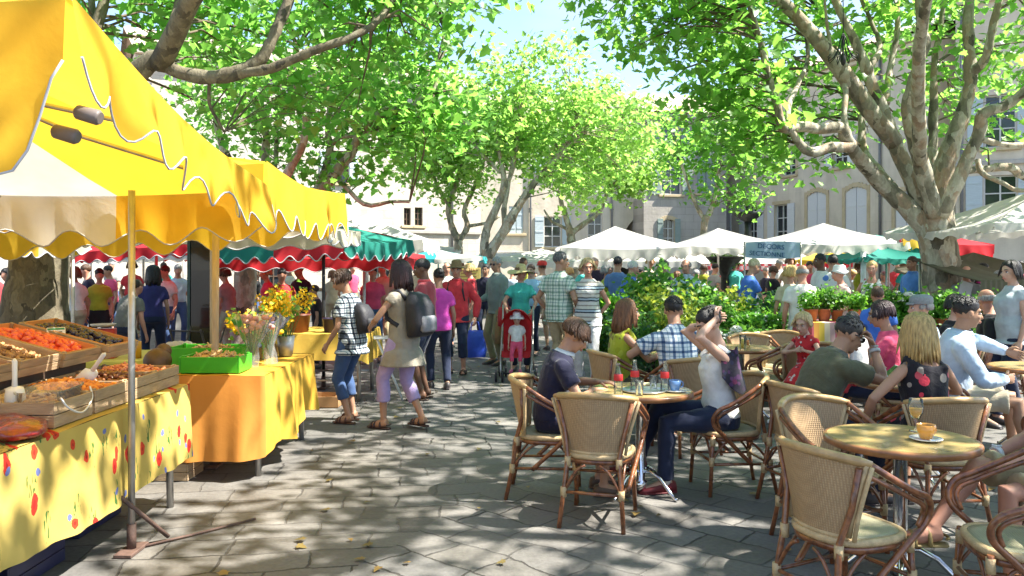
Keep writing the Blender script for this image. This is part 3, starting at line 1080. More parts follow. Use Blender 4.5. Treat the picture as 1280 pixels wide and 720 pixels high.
def plaid_fn(base, d1, d2, period=.05):
    def fn(nt, vec, f):
        sp = nd(nt, "ShaderNodeSeparateXYZ")
        nt.links.new(coords(nt, 'Object'), sp.inputs[0])
        wob = mathn(nt, 'MULTIPLY', f, .018)
        ax = []
        for o, pr in ((sp.outputs[0], period), (sp.outputs[2], period)):
            t = mathn(nt, 'FRACT', mathn(nt, 'DIVIDE', mathn(nt, 'ADD', o, wob), pr))
            ax.append(t)
        a = ramp(nt, ax[0], [(0, d1), (.28, (1, 1, 1)), (.62, d2), (.7, (1, 1, 1))], 'CONSTANT')
        b = ramp(nt, ax[1], [(0, d1), (.28, (1, 1, 1)), (.62, d2), (.7, (1, 1, 1))], 'CONSTANT')
        m = mixrgb(nt, 1, a, b, 'MULTIPLY')
        return mixrgb(nt, 1, m, base, 'MULTIPLY')
    return fn


def blotch_fn(base, cols, scale=14, thr=.45):
    def fn(nt, vec, f):
        v = nd(nt, "ShaderNodeTexVoronoi", i_Scale=scale)
        nt.links.new(coords(nt, 'Object'), v.inputs['Vector'])
        sp = nd(nt, "ShaderNodeSeparateXYZ")
        nt.links.new(v.outputs['Color'], sp.inputs[0])
        st = [(i / len(cols), c) for i, c in enumerate(cols)]
        c = ramp(nt, sp.outputs[0], st, 'CONSTANT')
        k = mathn(nt, 'LESS_THAN', v.outputs['Distance'], thr)
        return mixrgb(nt, k, base, c)
    return fn


def ik(a, t, l1, l2, pole):
    d = t - a
    Ln = min(d.length, (l1 + l2) * .995)
    n = d.normalized()
    t = a + n * Ln
    x = (l1 * l1 - l2 * l2 + Ln * Ln) / (2 * Ln)
    h = math.sqrt(max(0, l1 * l1 - x * x))
    p = V(pole)
    p = p - n * p.dot(n)
    p.normalize()
    return a + n * x + p * h, t


TORSO_M = [(-.10, .148, .108, 0), (-.02, .166, .118, -.005), (.08, .158, .112, 0), (.18, .148, .106, .004), (.30, .163, .116, .006), (.38, .166, .112, .002), (.43, .155, .094, -.004), (.465, .118, .078, -.006), (.495, .080, .066, -.006), (.525, .060, .058, -.004)]
TORSO_F = [(-.10, .158, .115, -.01), (-.02, .174, .122, -.012), (.08, .150, .106, 0), (.17, .126, .094, .004), (.27, .140, .108, .014), (.34, .146, .118, .02), (.39, .142, .1, .004), (.43, .130, .084, -.004), (.465, .095, .068, -.004), (.495, .062, .058, -.004), (.525, .050, .050, -.004)]


def ring(c, rx, ry, M, n=18, p=2.3):
    out = []
    for k in range(n):
        a = 2 * PI * k / n
        ca, sa = math.cos(a), math.sin(a)
        out.append(c + M @ V((rx * math.copysign(abs(ca) ** (2 / p), ca), ry * math.copysign(abs(sa) ** (2 / p), sa), 0)))
    return out


def hand_mb(mb, w, hd, pn, right, curl=22, s=1.0, spread=1.0):
    """five separate fingers and a thumb leaving the side of the palm"""
    y = hd.normalized()
    z = -(pn - y * pn.dot(y)).normalized()
    x = y.cross(z)
    sg = -1 if right else 1          # thumb side

    def T(a, b, c):
        return w + (x * (a * sg) + y * b + z * c) * s
    rr = [[T(wd * math.cos(q), yy, th * math.sin(q)) for q in [2 * PI * k / 12 for k in range(12)]] for yy, wd, th in
          ((-.03, .024, .02), (0, .026, .019), (.03, .036, .017), (.06, .041, .016), (.085, .040, .013), (.095, .034, .010))]
    mb.loft(rr)
    cu = R(curl)
    for i, (bx, ln) in enumerate(((.031, .068), (.0105, .077), (-.0105, .072), (-.030, .056))):
        p = V((bx, .085, 0))
        a = 0
        pts = [V((bx * .9, .06, 0)), p]
        for sgm, m in ((.42, .6), (.32, 1.0), (.26, .8)):
            a += cu * m * (1 + .08 * i)
            p = p + V((bx * .12 * spread * math.cos(a), math.cos(a), -math.sin(a))) * (ln * sgm)
            pts.append(p)
        mb.tube([T(*q) for q in pts], [.009 * s, .0088 * s, .0084 * s, .0076 * s, .0058 * s], 7)
    mb.tube([T(.022, .012, -.004), T(.042, .035, -.008), T(.056, .062, -.016 - .02 * min(1, curl / 60)), T(.055, .085, -.024 - .03 * min(1, curl / 60))], [.014 * s, .0115 * s, .010 * s, .007 * s], 7)


def head_mb(mb, H, RH, hs, fem, far):
    def T(*p):
        return H + RH @ (V(p) * hs)

    def e(c, r, **kw):
        mb.ell(T(*c), [x * hs for x in r], RH, **kw)
    e((0, -.012, .03), (.073, .094, .084))
    e((0, .022, -.028), (.060, .072, .085))
    e((0, .036, -.074), (.046 if not fem else .040, .044, .038))
    e((0, .060, -.094), (.021, .020, .017))
    if not far:
        mb.tube([T(0, .086, .018), T(0, .100, -.008), T(0, .112, -.030), T(0, .094, -.040)], [.007 * hs, .010 * hs, .0145 * hs, .011 * hs], 8)
        mb.tube([T(-.045, .070, .024), T(-.015, .088, .027), T(.015, .088, .027), T(.045, .070, .024)], [.007 * hs, .010 * hs, .010 * hs, .007 * hs], 7)
        e((0, .090, -.060), (.022, .010, .0085))
        for s in (-1, 1):
            e((s * .034, .064, -.026), (.022, .022, .022))
    else:
        mb.tube([T(0, .086, .018), T(0, .116, -.030)], [.008 * hs, .016 * hs], 6)
    for s in (-1, 1):
        e((s * .073, -.006, -.008), (.010, .022, .033), seg=8, rings=6)


def hair_build(kind, mb, H, RH, hs, rng, near):
    """returns True when the hair should be remeshed"""
    def T(*p):
        return H + RH @ (V(p) * hs)

    def e(c, r):
        mb.ell(T(*c), [x * hs for x in r], RH)

    def cap(dz=0, th=1.0, front=.0):
        # shell over the skull that leaves the face free
        n, m = 22, 9
        rs = []
        for i in range(m):
            row = []
            for k in range(n):
                a = 2 * PI * k / n
                fr = max(0, math.sin(a))            # forward
                low = (1.95 + dz) - (.98 - front) * fr ** 1.4      # how far down the shell comes
                ph = low * (i / (m - 1))
                j = (1 - .13 * (i / (m - 1)) ** 3) * (1 + .03 * math.sin(7 * a + 3 * i) + .02 * math.sin(13 * a))
                row.append(T(.083 * th * math.sin(ph) * math.cos(a) * j, -.014 + .106 * th * math.sin(ph) * math.sin(a) * j, .032 + .097 * th * math.cos(ph) * j))
            rs.append(row)
        inner = []
        for row in rs:
            inner.append([H + RH @ (V((0, -.012, .02)) * hs) + (p - (H + RH @ (V((0, -.012, .02)) * hs))) * (.90 + .06 * th) for p in row])
        mb.loft(rs[::1] + inner[::-1], caps=False)

    def strand(a, ph0, ln, w, out=.02, back=0, wave=.0):
        """a lock of hair from the scalp falling down"""
        pts = []
        x, y, z = .080 * math.sin(ph0) * math.cos(a), -.014 + .1 * math.sin(ph0) * math.sin(a), .034 + .092 * math.cos(ph0)
        n = 6
        for i in range(n + 1):
            t = i / n
            q = ph0 + (1.62 - ph0) * min(1, t * n * .42)
            if q < 1.6:
                p = T(.084 * math.sin(q) * math.cos(a) * 1.04, -.014 + .104 * math.sin(q) * math.sin(a) * 1.04, .034 + .096 * math.cos(q))
            else:
                p = pts[-1] + V((0, 0, -1)) * (ln * hs / (n * .62)) + (RH @ V((math.cos(a) * out + wave * math.sin(5 * t + a * 3), math.sin(a) * out - back, 0))) * hs
            pts.append(p)
        mb.tube(pts, [w * hs * q for q in (.7, 1, 1, 1, .9, .7, .2)], 6)
    if kind == 'bald':
        n = 20
        for k in range(n):
            a = R(200) + R(140) * k / (n - 1) - 0
            mb.ell(T(.074 * math.cos(a), -.014 + .094 * math.sin(a), .012), [.018 * hs, .018 * hs, .034 * hs], RH, 8, 6)
        for s in (-1, 1):
            mb.ell(T(s * .071, .0, .012), [.012 * hs, .035 * hs, .028 * hs], RH, 8, 6)
        return
    if kind == 'short':
        cap(.28, .975, .14)
        if near:
            for i in range(230):
                a, ph = rng.uniform(0, 2 * PI), rng.uniform(.05, 1.35)
                if math.sin(a) > .2 and ph > .85:
                    continue
                c0 = V((.080 * math.sin(ph) * math.cos(a), -.014 + .102 * math.sin(ph) * math.sin(a), .034 + .094 * math.cos(ph)))
                dd = V((rng.uniform(-.3, .3), rng.uniform(-.2, .6), -.35)) * .03
                mb.tube([T(*(c0 * .98)), T(*(c0 * 1.02 + dd * .6)), T(*(c0 * 1.0 + dd * 1.5))], [.008 * hs, .006 * hs, .002 * hs], 5)
        return
    if kind == 'mop':       # a boy's thick fringe
        cap(.2, 1.03, .25)
        for i in range(170):
            a, ph = rng.uniform(0, 2 * PI), rng.uniform(.0, 1.0)
            strand(a, ph, (.062 if math.sin(a) < .35 else .034) * rng.uniform(.6, 1.15), .011, rng.uniform(0, .006), 0, .003)
        return
    if kind == 'bun':
        cap(.22, .99, .10)
        e((0, -.085, .07), (.05, .045, .045))
        for i in range(60):
            a, ph = rng.uniform(0, 2 * PI), rng.uniform(.2, 1.3)
            if math.sin(a) > .3 and ph > .8:
                continue
            c0 = V((.082 * math.sin(ph) * math.cos(a), -.014 + .103 * math.sin(ph) * math.sin(a), .034 + .095 * math.cos(ph)))
            mb.tube([T(*c0), T(*(c0 * .6 + V((0, -.05, .05)))), T(0, -.09, .075)], [.007 * hs, .008 * hs, .004 * hs], 5)
        return
    cap(0, 1.03, .06)
    ln, n, back = {'bob': (.075, 90, .0), 'long': (.22, 230, .004), 'mid': (.12, 110, .002), 'pony': (.03, 60, 0)}[kind]
    if kind == 'pony':
        mb.tube([T(0, -.10, .05), T(0, -.14, .03), T(0, -.15, -.06), T(0, -.13, -.13)], [.02 * hs, .03 * hs, .026 * hs, .006 * hs], 8)
    for i in range(n if near else n // 2):
        a = rng.uniform(R(166), R(374))
        strand(a, rng.uniform(.25, 1.3), ln * rng.uniform(.75, 1.1), .0105 if near else .02, rng.uniform(.001, .006), back, .004)
    if kind in ('bob', 'long', 'mid'):
        for i in range(16):
            s = rng.choice((-1, 1))
            strand(R(90) - s * R(rng.uniform(58, 74)), rng.uniform(.15, .5), ln * .8, .012, .012, .004)


def person(label, x, y, h, ht=1.70, fem=False, g=1.0, hs=1.0, det=1, seat=None, lean=0, side=0, twist=0, head=(0, 0, 0), skin='tan',
           hands=None, poles=None, hdirs=None, curl=(22, 22), feet=None, fyaw=(6, -6), top=None, bottom=None, hair=('short', (.05, .03, .02)),
           shoes=('shoe', (.06, .05, .05)), hat=None, group=None, z0=0.0, extra=None, seed=None):
    """one person. h: heading in degrees, 0 walks away, 90 faces left, 180 faces the camera. All poses in the person's own frame
    (x right, y forward, z up) for a 1.70 m figure."""
    rng = random.Random(seed if seed is not None else int(abs(x) * 977 + y * 131))
    S = ht / 1.70
    fx = 1.0 if det < 2 else 1.0
    voxel = {0: .024, 1: .0135, 2: .0085}[det] / S
    P = V((0, 0, .925)) if seat is None else V((0, 0, (seat - z0 + .085) / S))
    RT = Matrix.Rotation(R(twist), 3, 'Z') @ Matrix.Rotation(R(-lean), 3, 'X') @ Matrix.Rotation(R(side), 3, 'Y')
    qT = RT.to_quaternion()
    q0 = Quaternion()

    def rot(t):
        return q0.slerp(qT, min(1, max(0, t / .26))).to_matrix()

    def spine(t):
        if t <= 0:
            return P + V((0, 0, t))
        n = 6
        p = P.copy()
        for i in range(n):
            p = p + rot(t * (i + .5) / n) @ V((0, 0, t / n))
        return p
    ts = TORSO_F if fem else TORSO_M
    shw = (.142 if fem else .166)
    sh = [spine(.408) + RT @ V((s * shw, -.005, 0)) for s in (-1, 1)]
    neck = spine(.515)
    RH = Matrix.Rotation(R(head[0]), 3, 'Z') @ Matrix.Rotation(R(-head[1]), 3, 'X') @ Matrix.Rotation(R(head[2]), 3, 'Y')
    H = neck + (RT @ V((0, .018, .06))) + RH @ V((0, .006, .075 * (.5 + .5 * hs)))
    ua, fa = .285, .25
    th, shn = .43, .42
    hands = hands or [None, None]
    poles = poles or [None, None]
    hdirs = hdirs or [None, None]
    arms = []
    for i, s in enumerate((-1, 1)):
        t = V(hands[i]) if hands[i] is not None else sh[i] + V((s * .075, .05, -.515))
        pole = V(poles[i]) if poles[i] is not None else V((s * .5, -1, -.15))
        el, wr = ik(sh[i], t, ua, fa, pole)
        arms.append((sh[i], el, wr))
    hips = [P + V((s * .088, 0, -.03)) for s in (-1, 1)]
    legs = []
    for i, s in enumerate((-1, 1)):
        if feet and feet[i] is not None:
            t = V(feet[i])
        elif seat is not None:
            t = V((s * .12, .40, .085))
        else:
            t = V((s * .105, 0, .085))
        kn, an = ik(hips[i], t, th, shn, (s * .12, 1, .25 if seat is not None else .0))
        legs.append((hips[i], kn, an))

    body = MB()
    gg = g

    def torso(mb, t0, t1, off, extra_low=None, flare=1.0):
        rs = []
        for (t, rx, ry, yo) in ts:
            if t < t0 - 1e-6 or t > t1 + 1e-6:
                continue
            k = (gg if t < .42 else 1) * .94
            bel = 1 + (gg - 1) * 1.4 if .0 < t < .3 else k
            rs.append(ring(spine(t) + rot(t) @ V((0, yo + (bel - 1) * .06, 0)), rx * k + off, ry * bel + off, rot(t)))
        if extra_low:
            for (dz, fx_, fy_) in extra_low:
                rs.insert(0, ring(P + V((0, 0, dz)), fx_ * gg + off, fy_ * gg + off, Matrix.Identity(3)))
        mb.loft(rs)

    def limb(mb, p, off, cut=None, low=1.0):
        """p: list of (point, radius)"""
        mb.tube([q[0] for q in p], [q[1] + off for q in p], 12)
    torso(body, -1, 1, 0)
    head_mb(body, H, RH, hs, fem, det == 0)
    body.tube([neck - RT @ V((0, 0, .06)), neck, H + RH @ V((0, -.012, -.05))], [.068, .056 if not fem else .049, .054 if not fem else .047], 12)
    af = (.86 if fem else 1.0) * (1 + (g - 1) * .6)
    lf = (.95 if fem else .93) * (1 + (g - 1) * .7)

    def arm_pts(i, u1=1.0):
        a, e, w_ = arms[i]
        out = [(a.lerp(e, -.02), .045 * af), (a.lerp(e, .25), .045 * af), (a.lerp(e, .6), .041 * af), (e, .037 * af), (e.lerp(w_, .25), .038 * af), (e.lerp(w_, .7), .029 * af), (w_, .0245 * af)]
        return out

    def leg_pts(i):
        a, kq, an = legs[i]
        return [(a, .085 * lf), (a.lerp(kq, .3), .080 * lf), (a.lerp(kq, .7), .062 * lf), (kq, .053 * lf), (kq.lerp(an, .28) - V((0, .008, 0)), .054 * lf), (kq.lerp(an, .65), .040 * lf), (an, .033 * lf)]
    wr_d = []
    for i, s in enumerate((-1, 1)):
        limb(body, arm_pts(i), 0)
        body.ell(arms[i][0], (.045 * af,) * 3)
        limb(body, leg_pts(i), 0)
        an = legs[i][2]
        fd = Matrix.Rotation(R(fyaw[i]), 3, 'Z') @ V((0, 1, 0))
        dz = -.05
        body.tube([an + V((0, 0, -.02)) - fd * .045, an + V((0, 0, -.03)) + fd * .03, an + V((0, 0, -.05)) + fd * .10, an + V((0, 0, -.058)) + fd * .165], [.036, .042, .036, .022], 10, flat=1)
    hm = MB()
    for i, s in enumerate((-1, 1)):
        a, e, w_ = arms[i]
        hd = V(hdirs[i][0]) if hdirs[i] else (w_ - e)
        pn = V(hdirs[i][1]) if hdirs[i] else V((-s, 0, 0)) + V((0, -.3, 0))
        if abs(hd.normalized().dot(pn.normalized())) > .95:
            pn = V((0, 1, .3))
        hand_mb(hm, w_, hd, pn, s > 0, curl[i], .96 if not fem else .88)
    loc = (x, y, z0)
    me = body.mesh('person', skin_mat(skin))
    root = link('person', me, None, loc, R(h))
    root.scale = (S,) * 3
    tag(root, label, 'person', group)
    PENDING.append((root, voxel, 4 if det else 2, 0, hm))

    def garment(name, mb, mat, disp=.010, vox=None, sm=5, par=root):
        o = mb.build(name, mat, par, fix=False)
        PENDING.append((o, vox or max(voxel * 1.25, .011), sm, disp, None))
        return o
    # ---- clothes
    if bottom and bottom[0] != 'dress':
        kind, mat = bottom[:2]
        b = MB()
        torso(b, -.11, .09, .012)
        b.ell(P + V((0, 0, -.06)), (.15 * gg, .11 * gg, .09))
        for i in (0, 1):
            p = leg_pts(i)
            if kind == 'skirt':
                continue
            wide = .016 if len(bottom) < 3 else bottom[2]
            cut = {'long': 7, 'capri': 5, 'short': 3, 'knee': 4}[kind]
            q = p[:cut]
            if kind == 'long':
                q = q[:-1] + [(p[5][0].lerp(p[6][0], .9), p[6][1] + .014)]
            if kind == 'capri':
                q = q + [(p[4][0].lerp(p[5][0], .7), p[5][1] + .012)]
            if kind == 'short':
                q = q + [(p[2][0].lerp(p[3][0], .55), p[2][1] + .02)]
            b.tube([v[0] for v in q], [v[1] + wide for v in q], 14)
        if kind == 'skirt':
            if seat is None:
                b.loft([ring(P + V((0, 0, dz)), rx, ry, Matrix.Identity(3)) for dz, rx, ry in ((-.45, .24, .2), (-.2, .2, .16), (0, .175, .13))])
            else:
                kmid = (legs[0][1] + legs[1][1]) / 2
                b.tube([P, P.lerp(kmid, .5), kmid + V((0, .02, -.05))], [.15, .15, .12], 14)
        garment('trousers' if kind in ('long', 'capri') else ('skirt' if kind == 'skirt' else 'shorts'), b, mat, .009 if det else .006)
    if top:
        kind, mat = top[:2]
        hem = top[2] if len(top) > 2 else -.06
        off = top[3] if len(top) > 3 else .017
        b = MB()
        low = []
        if hem < -.1:
            z = -.10
            for q in np.linspace(-.14, hem, 4):
                k = (-.1 - q) / .4
                low.append((float(q), .172 + .10 * k, .135 + .14 * k))
            if seat is not None:
                low = low[:1]
                kmid = (legs[0][1] + legs[1][1]) / 2
                b.tube([P, P.lerp(kmid, .5), P.lerp(kmid, .95)], [.15, .14, .13], 14)
        torso(b, max(hem, -.11), .496 if kind != 'tank' else .44, off, low)
        if kind != 'tank':
            for i in (0, 1):
                p = arm_pts(i)
                b.ell(arms[i][0], (.044 * af + off * .7,) * 3)
                if kind == 'tee':
                    q = p[:3]
                    b.tube([v[0] for v in q], [v[1] + off * (.8 + .4 * j) for j, v in enumerate(q)], 12)
                elif kind == 'cap':
                    q = p[:2]
                    b.tube([v[0] for v in q], [v[1] + off for v in q], 12)
                else:
                    b.tube([v[0] for v in p], [v[1] + off * .9 for v in p[:-1]] + [p[-1][1] + .012], 12)
                    b.ell(p[3][0], (p[3][1] + off,) * 3)
        else:
            for i, s in enumerate((-1, 1)):
                b.tube([spine(.40) + RT @ V((s * .085, .10, 0)), spine(.485) + RT @ V((s * .095, .01, .004)), spine(.40) + RT @ V((s * .085, -.10, 0))], [.024, .024, .024], 8)
        sh_o = garment('dress' if (bottom and bottom[0] == 'dress') else ('shirt' if kind in ('long', 'tee', 'shirt') else 'top'), b, mat, .012 if det else .008)
        if kind == 'shirt' or (len(top) > 4 and top[4]):
            c = MB()
            col = top[4] if len(top) > 4 and top[4] else mat
            n = 16
            rs = []
            for dz, rr in ((-.04, .086), (-.015, .074), (.008, .068), (-.02, .088)):
                rs.append(ring(neck + RT @ V((0, .006, dz)), rr, rr, RT, n, 2))
            c.loft(rs, caps=False)
            c.build('collar', col, root)
    for i in (0, 1):
        an = legs[i][2]
        fd = Matrix.Rotation(R(fyaw[i]), 3, 'Z') @ V((0, 1, 0))
        fr = V((fd.y, -fd.x, 0))
        kind, c = shoes
        if kind == 'none':
            break
        m = MB()
        if det == 0 and y > 16:
            continue
        base_z = an.z - .085

        def fo(yy, wd, z1, z0_=0.0, n=12):
            return [an + fd * yy + fr * (wd * math.cos(2 * PI * q / n)) + V((0, 0, -.085 + z0_ + (z1 - z0_) * (.5 + .5 * math.sin(2 * PI * q / n)))) for q in range(n)]
        if kind == 'sandal':
            m.loft([fo(yy, wd, .022) for yy, wd in ((-.075, .02), (-.06, .036), (0, .04), (.09, .050), (.16, .046), (.195, .02))])
            for yy, wd, zz in ((.02, .046, .075), (.09, .050, .058), (.13, .047, .048)):
                m.tube([an + fd * yy + fr * (wd * math.cos(q)) + V((0, 0, -.085 + .012 + zz * math.sin(q))) for q in [PI * t / 8 for t in range(9)]], .011, 6)
            m.tube([an + fd * (-.055) + fr * (.04 * math.cos(q)) + V((0, 0, -.035)) + fd * (-.02 * math.sin(q)) for q in [PI * t / 6 for t in range(7)]], .008, 6)
        else:
            m.loft([fo(yy, wd, z1) for yy, wd, z1 in ((-.080, .015, .05), (-.07, .034, .085), (-.03, .041, .098), (.03, .043, .092), (.08, .047, .07), (.13, .047, .052), (.17, .040, .042), (.198, .018, .028))])
            m.loft([fo(yy, wd, .018, -.002) for yy, wd in ((-.082, .018), (-.07, .038), (0, .044), (.09, .051), (.16, .046), (.203, .02))])
            if kind == 'sock':
                m.tube([an + V((0, 0, -.02)), an + V((0, 0, .06))], [.040, .041], 10, mat=1)
        cm = pmat('shoe_%02d%02d%02d' % tuple(int(q * 99) for q in c), c, .5, .2, 15, bump=.1)
        m.build('sandal' if kind == 'sandal' else 'shoe', [cm, MATS.get('white_knit') or cloth('white_knit', (.75, .74, .72))], root)
    # ---- hair
    if hair:
        hb_ = MB()
        kind, c = hair
        hair_build(kind, hb_, H, RH, hs, rng, det == 2)
        hmn = 'hair_%02d%02d%02d' % tuple(int(q * 99) for q in c)
        hmm = pmat(hmn, c, .42, .45, 22, bump=.5, bscale=60, stretch=(3, 3, .6), spec=.5)
        hb_.build('hair', hmm, root, fix=True)
    # ---- face
    if det:
        fm = MB()

        def T(*p):
            return H + RH @ (V(p) * hs)
        lip = MB()
        lip.tube([T(-.021, .090, -.062), T(-.008, .1005, -.0595), T(.008, .1005, -.0595), T(.021, .090, -.062)], [.003 * hs, .0052 * hs, .0052 * hs, .003 * hs], 6)
        lip.tube([T(-.018, .090, -.066), T(0, .100, -.068), T(.018, .090, -.066)], [.003 * hs, .0055 * hs, .003 * hs], 6)
        lip.build('lips', pmat('lip_' + skin, (SKIN[skin][0] * .95, SKIN[skin][1] * .6, SKIN[skin][2] * .65), .4, .1, 20), root)
        for s in (-1, 1):
            ey = MB()
            ey.ell(T(s * .031, .0775, .003), (.0125 * hs, .0125 * hs, .0085 * hs), RH, 10, 7, 0)
            ey.ell(T(s * .031, .0872, .003), (.0062 * hs, .005 * hs, .0062 * hs), RH, 8, 6, 1)
            ey.tube([T(s * .046, .076, .010), T(s * .032, .089, .0125), T(s * .018, .083, .009)], [.002 * hs, .003 * hs, .002 * hs], 5, 1)
            ey.build('eye', [pmat('eye_white', (.62, .58, .54), .25, .03, 30), pmat('eye_dark', (.03, .018, .012), .2, .2, 30)], root)
            bw = MB()
            bw.tube([T(s * .050, .073, .026), T(s * .034, .089, .033), T(s * .014, .095, .029)], [.0028 * hs, .0045 * hs, .0035 * hs], 6)
            hc = hair[1] if hair else (.2, .18, .16)
            bw.build('eyebrow', pmat('brow_%02d%02d%02d' % tuple(int(q * 70) for q in hc), tuple(q * .7 for q in hc), .7, .2, 30), root)
    info = dict(root=root, H=H, RH=RH, arms=arms, legs=legs, spine=spine, rot=rot, RT=RT, neck=neck, sh=sh, P=P, S=S, hs=hs)

    def world(p):
        return V((x, y, z0)) + Matrix.Rotation(R(h), 3, 'Z') @ (p * S)
    info['world'] = world
    return info


def finalize_people():
    tex = bpy.data.textures.new('cloth_folds', 'CLOUDS')
    tex.noise_scale = .11
    tex.noise_depth = 2
    for o, vox, sm, disp, hm in PENDING:
        m = o.modifiers.new('r', 'REMESH')
        m.mode = 'VOXEL'
        m.voxel_size = vox
        m.use_smooth_shade = True
        if sm:
            s = o.modifiers.new('s', 'SMOOTH')
            s.factor = .5
            s.iterations = sm
        if disp:
            d = o.modifiers.new('d', 'DISPLACE')
            d.texture = tex
            d.strength = disp * 1.6
            d.mid_level = .42
            d.texture_coords = 'LOCAL'
    dg = bpy.context.evaluated_depsgraph_get()
    dg.update()
    new = []
    for o, vox, sm, disp, hm in PENDING:
        me = bpy.data.meshes.new_from_object(o.evaluated_get(dg), depsgraph=dg)
        if hm is not None:
            n = len(me.vertices)
            co = np.empty(n * 3, np.float32)
            me.vertices.foreach_get('co', co)
            fl = len(me.loops)
            lv = np.empty(fl, np.int32)
            me.loops.foreach_get('vertex_index', lv)
            lt = np.empty(len(me.polygons), np.int32)
            me.polygons.foreach_get('loop_total', lt)
            hv = np.array(hm.v, np.float32)
            hl = np.array([i for f in hm.f for i in f], np.int32) + n
            ht_ = np.array([len(f) for f in hm.f], np.int32)
            mat = o.data.materials[0]
            m2 = bpy.data.meshes.new('person')
            m2.vertices.add(n + len(hv))
            m2.vertices.foreach_set('co', np.concatenate([co, hv.ravel()]))
            al = np.concatenate([lv, hl])
            m2.loops.add(len(al))
            m2.loops.foreach_set('vertex_index', al)
            tt = np.concatenate([lt, ht_])
            m2.polygons.add(len(tt))
            m2.polygons.foreach_set('loop_start', np.concatenate([[0], np.cumsum(tt)[:-1]]).astype(np.int32))
            m2.polygons.foreach_set('loop_total', tt)
            m2.polygons.foreach_set('use_smooth', np.ones(len(tt), bool))
            m2.materials.append(mat)
            m2.update(calc_edges=True)
            bpy.data.meshes.remove(me)
            me = m2
        new.append((o, me))
    for o, me in new:
        o.modifiers.clear()
        old = o.data
        me.name = o.name
        o.data = me
        bpy.data.meshes.remove(old)
    PENDING.clear()
# ------------------------------------------------------------------ cafe furniture
def weave_mat(name, c, c2, scale=170):
    m = bpy.data.materials.new(name)
    m.use_nodes = True
    nt = m.node_tree
    b = nt.nodes["Principled BSDF"]
    vec = coords(nt, 'Object')
    wv = []
    for d in ('X', 'Z', 'Y'):
        wn = nd(nt, "ShaderNodeTexWave", wave_type='BANDS', bands_direction=d)
        wn.inputs['Scale'].default_value = scale / 6.28
        wn.inputs['Distortion'].default_value = .6
        nt.links.new(vec, wn.inputs['Vector'])
        wv.append(wn.outputs['Fac'])
    h = mathn(nt, 'MULTIPLY', mathn(nt, 'ADD', wv[1], wv[2]), wv[0])
    n = noise_out(nt, vec, 7, 5)
    col = mixrgb(nt, mathn(nt, 'MULTIPLY', h, .8), c2, c)
    col = mixrgb(nt, .5, col, ramp(nt, n, [(.3, (.7, .7, .7)), (.7, (1.15, 1.15, 1.15))]), 'MULTIPLY')
    nt.links.new(col, b.inputs['Base Color'])
    b.inputs['Roughness'].default_value = .55
    bn = nd(nt, "ShaderNodeBump")
    bn.inputs['Strength'].default_value = .4
    bn.inputs['Distance'].default_value = .004
    nt.links.new(h, bn.inputs['Height'])
    nt.links.new(bn.outputs[0], b.inputs['Normal'])
    return m


M_WEAVE = weave_mat('tan_woven_back', (.45, .305, .165), (.335, .215, .11))
M_SEATW = weave_mat('sage_woven_seat', (.42, .39, .25), (.28, .26, .16))


def cane_fn(a, b_, knots=5.0):
    def fn(nt, vec, f):
        n = noise_out(nt, coords(nt, 'Object', (1, 1, 1)), 26, 3)
        return ramp(nt, n, [(.32, a), (.6, b_)])
    return fn


M_CANE = pmat('brown_lacquered_cane', (.2, .07, .03), .28, .3, 20, bump=.15, bscale=40, coat=.5, colfn=cane_fn((.10, .032, .014), (.26, .095, .035)))
M_PALEC = pmat('pale_cane_binding', (.50, .36, .19), .5, .2, 30, bump=.3, bscale=120)
M_RAIL = pmat('honey_cane_rail', (.40, .25, .105), .38, .22, 24, bump=.15, bscale=50, coat=.25)
M_CHROME = pmat('chrome', (.72, .72, .73), .12, .04, 6, metal=1)


